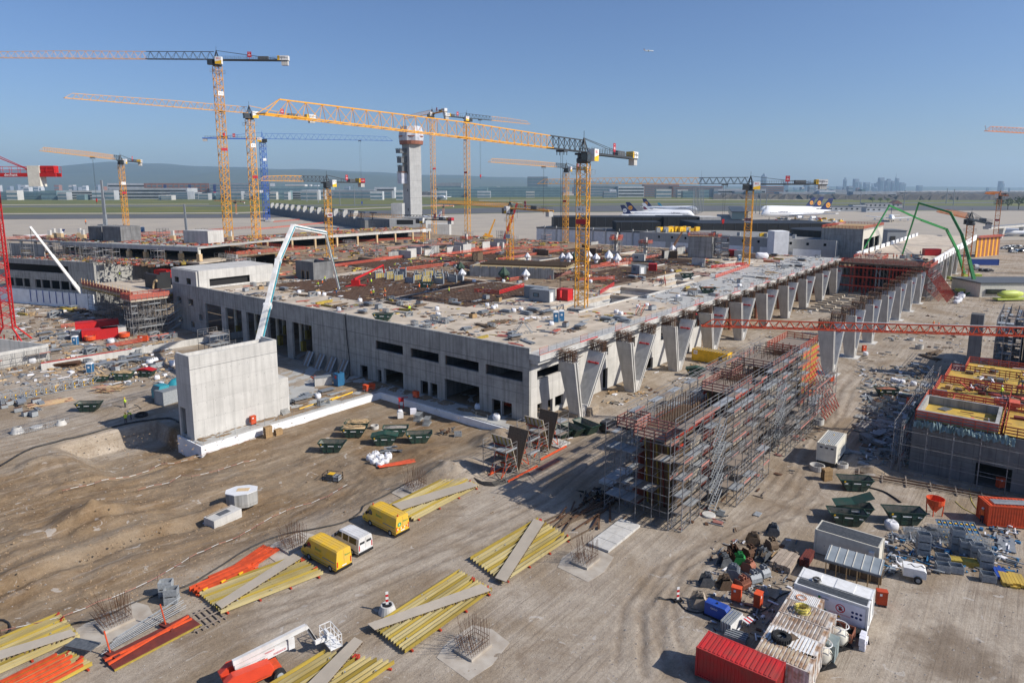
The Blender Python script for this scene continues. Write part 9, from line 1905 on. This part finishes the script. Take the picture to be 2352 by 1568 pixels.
debris('loose_material','timber and rails over the yellow decks','litter',420,inab(20,60,-90,-54,7.42,[]),['redbrown','wood_dark','railred','dsteel','wood','bag'],.4,3,.6,15);debris('loose_material','boards and scrap at the scaffold feet','litter',420,inab(-20,34,-41,-23,.02,[]),['wood_grey','railpink','dsteel','galv','rust'],.3,2,.1,16);debris('loose_material','scraps along the terminal wall below the pillars','litter',300,inab(-4,140,-10,-1,.02,[]),['wood','dsteel','wood_pale','bag','rust'],.2,1.5,.1,17);debris('loose_material','scraps on the lane by the outer pillars','litter',420,inab(40,230,-62,-34,.02,[]),['wood_grey','dsteel','wood_pale','bag','galv','rust'],.2,1.6,.15,18)
debris('loose_material','litter over the apron edge behind the roof','litter',500,inab(200,300,110,210,.2,[]),CM,1,4,1.2,19)
def stones(label,n,pos,c,s0,s1,seed):
 rr=random.Random(seed);m=MB()
 for _ in range(n):
  p=pos(rr);s=s0+(s1-s0)*rr.random()**4
  m.add([p+V((-s,-s*.6,-.02)),p+V((s*.9,-s*.7,-.02)),p+V((s*.5,s,-.02)),p+V((-s*.7,s*.8,-.02)),p+V((rr.uniform(-.4,.4)*s,rr.uniform(-.4,.4)*s,s*rr.uniform(.5,1)))],[(0,1,4),(1,2,4),(2,3,4),(3,0,4)])
 o=m.ob('stones',c);tag(o,label,'stones');struct(o,'stuff')
stones('clods and stones strewn over the sandy dig',5200,lambda r:gq('t2',r.uniform(-60,2500),r.uniform(-150,1400)),'soil',.02,.17,1);stones('pale stones strewn along the lane',3800,lambda r:gq(None,r.uniform(0,2340),r.uniform(1130,1560)),'rubble',.02,.12,2);stones('clods around the skips',2400,lambda r:gq('s2',r.uniform(0,2300),r.uniform(480,1500)),'soil',.02,.15,3);stones('gravel in the container yard',2200,lambda r:gq(None,r.uniform(1300,2350),r.uniform(950,1560)),'rubble',.02,.12,4)
for i in range(34):x=ro.uniform(-10,1000);far('white gate building along the far terminal front',x,x+ro.uniform(8,40),ro.uniform(437,449)if x<640 else ro.uniform(436,443),ro.uniform(2280,2420),30,ro.choice(['bldg_white','bldg_white','bldg_pale','bldg_teal']),2)['group']='gate buildings of the far terminal'
for i in range(20):x=ro.uniform(1000,2000);far('white gate building along the far right terminal front',x,x+ro.uniform(8,40),ro.uniform(434,441),ro.uniform(2750,3000),30,ro.choice(['bldg_white','bldg_grey','bldg_pale','bldg_teal']),2)['group']='gate buildings of the far right terminal'
MS=bthing('mid_deck','raised bare slab on columns with red rails behind the stair tower','deck',33,150,DZ-.1)
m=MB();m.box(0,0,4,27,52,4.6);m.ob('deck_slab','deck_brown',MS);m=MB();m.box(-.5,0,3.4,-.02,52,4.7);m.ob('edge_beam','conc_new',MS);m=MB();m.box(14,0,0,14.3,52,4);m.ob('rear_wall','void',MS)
for i in range(8):m=MB();m.tube((1,2+i*7,0),(1,2+i*7,4),.5,.5,10);m.ob('column','cream',MS);m=MB();m.cbox((1,2+i*7,.9),(1.3,1.3,1.8));m.ob('column_wrap','wood_pale',MS)
railbox(MS,-.4,27,.1,52,4.6,'railred','deck_brown');debris('loose_material','litter of rails and boards on the raised slab','litter',420,inab(33,60,150,201,DZ+4.55,[]),CM+['railred']*3,.5,2.6,.5,20)
for i in range(5):t=bthing('shoring_tower','grey shoring tower below the raised slab behind the stair tower','shoring',25+i*1.5,132+i*8,DZ-.08,'shoring towers behind the stair tower');scaffold(t,0,4,0,3,0,4,2,2,.1,rows=[0,3],prob=.4)
hz_=MB();hz_.box(-17000,-600,-12,17000,17500,720)
hm=bpy.data.materials.new('haze_air');hm.use_nodes=True;ht=hm.node_tree;ht.nodes.remove(ht.nodes['Principled BSDF'])
pv=ht.nodes.new('ShaderNodeVolumePrincipled');pv.inputs['Color'].default_value=(.52,.76,1,1);pv.inputs['Density'].default_value=4.8e-5;pv.inputs['Anisotropy'].default_value=.25
ht.links.new(pv.outputs[0],ht.nodes['Material Output'].inputs['Volume']);MT['haze_air']=hm
struct(hz_.ob('haze','haze_air'),'stuff')
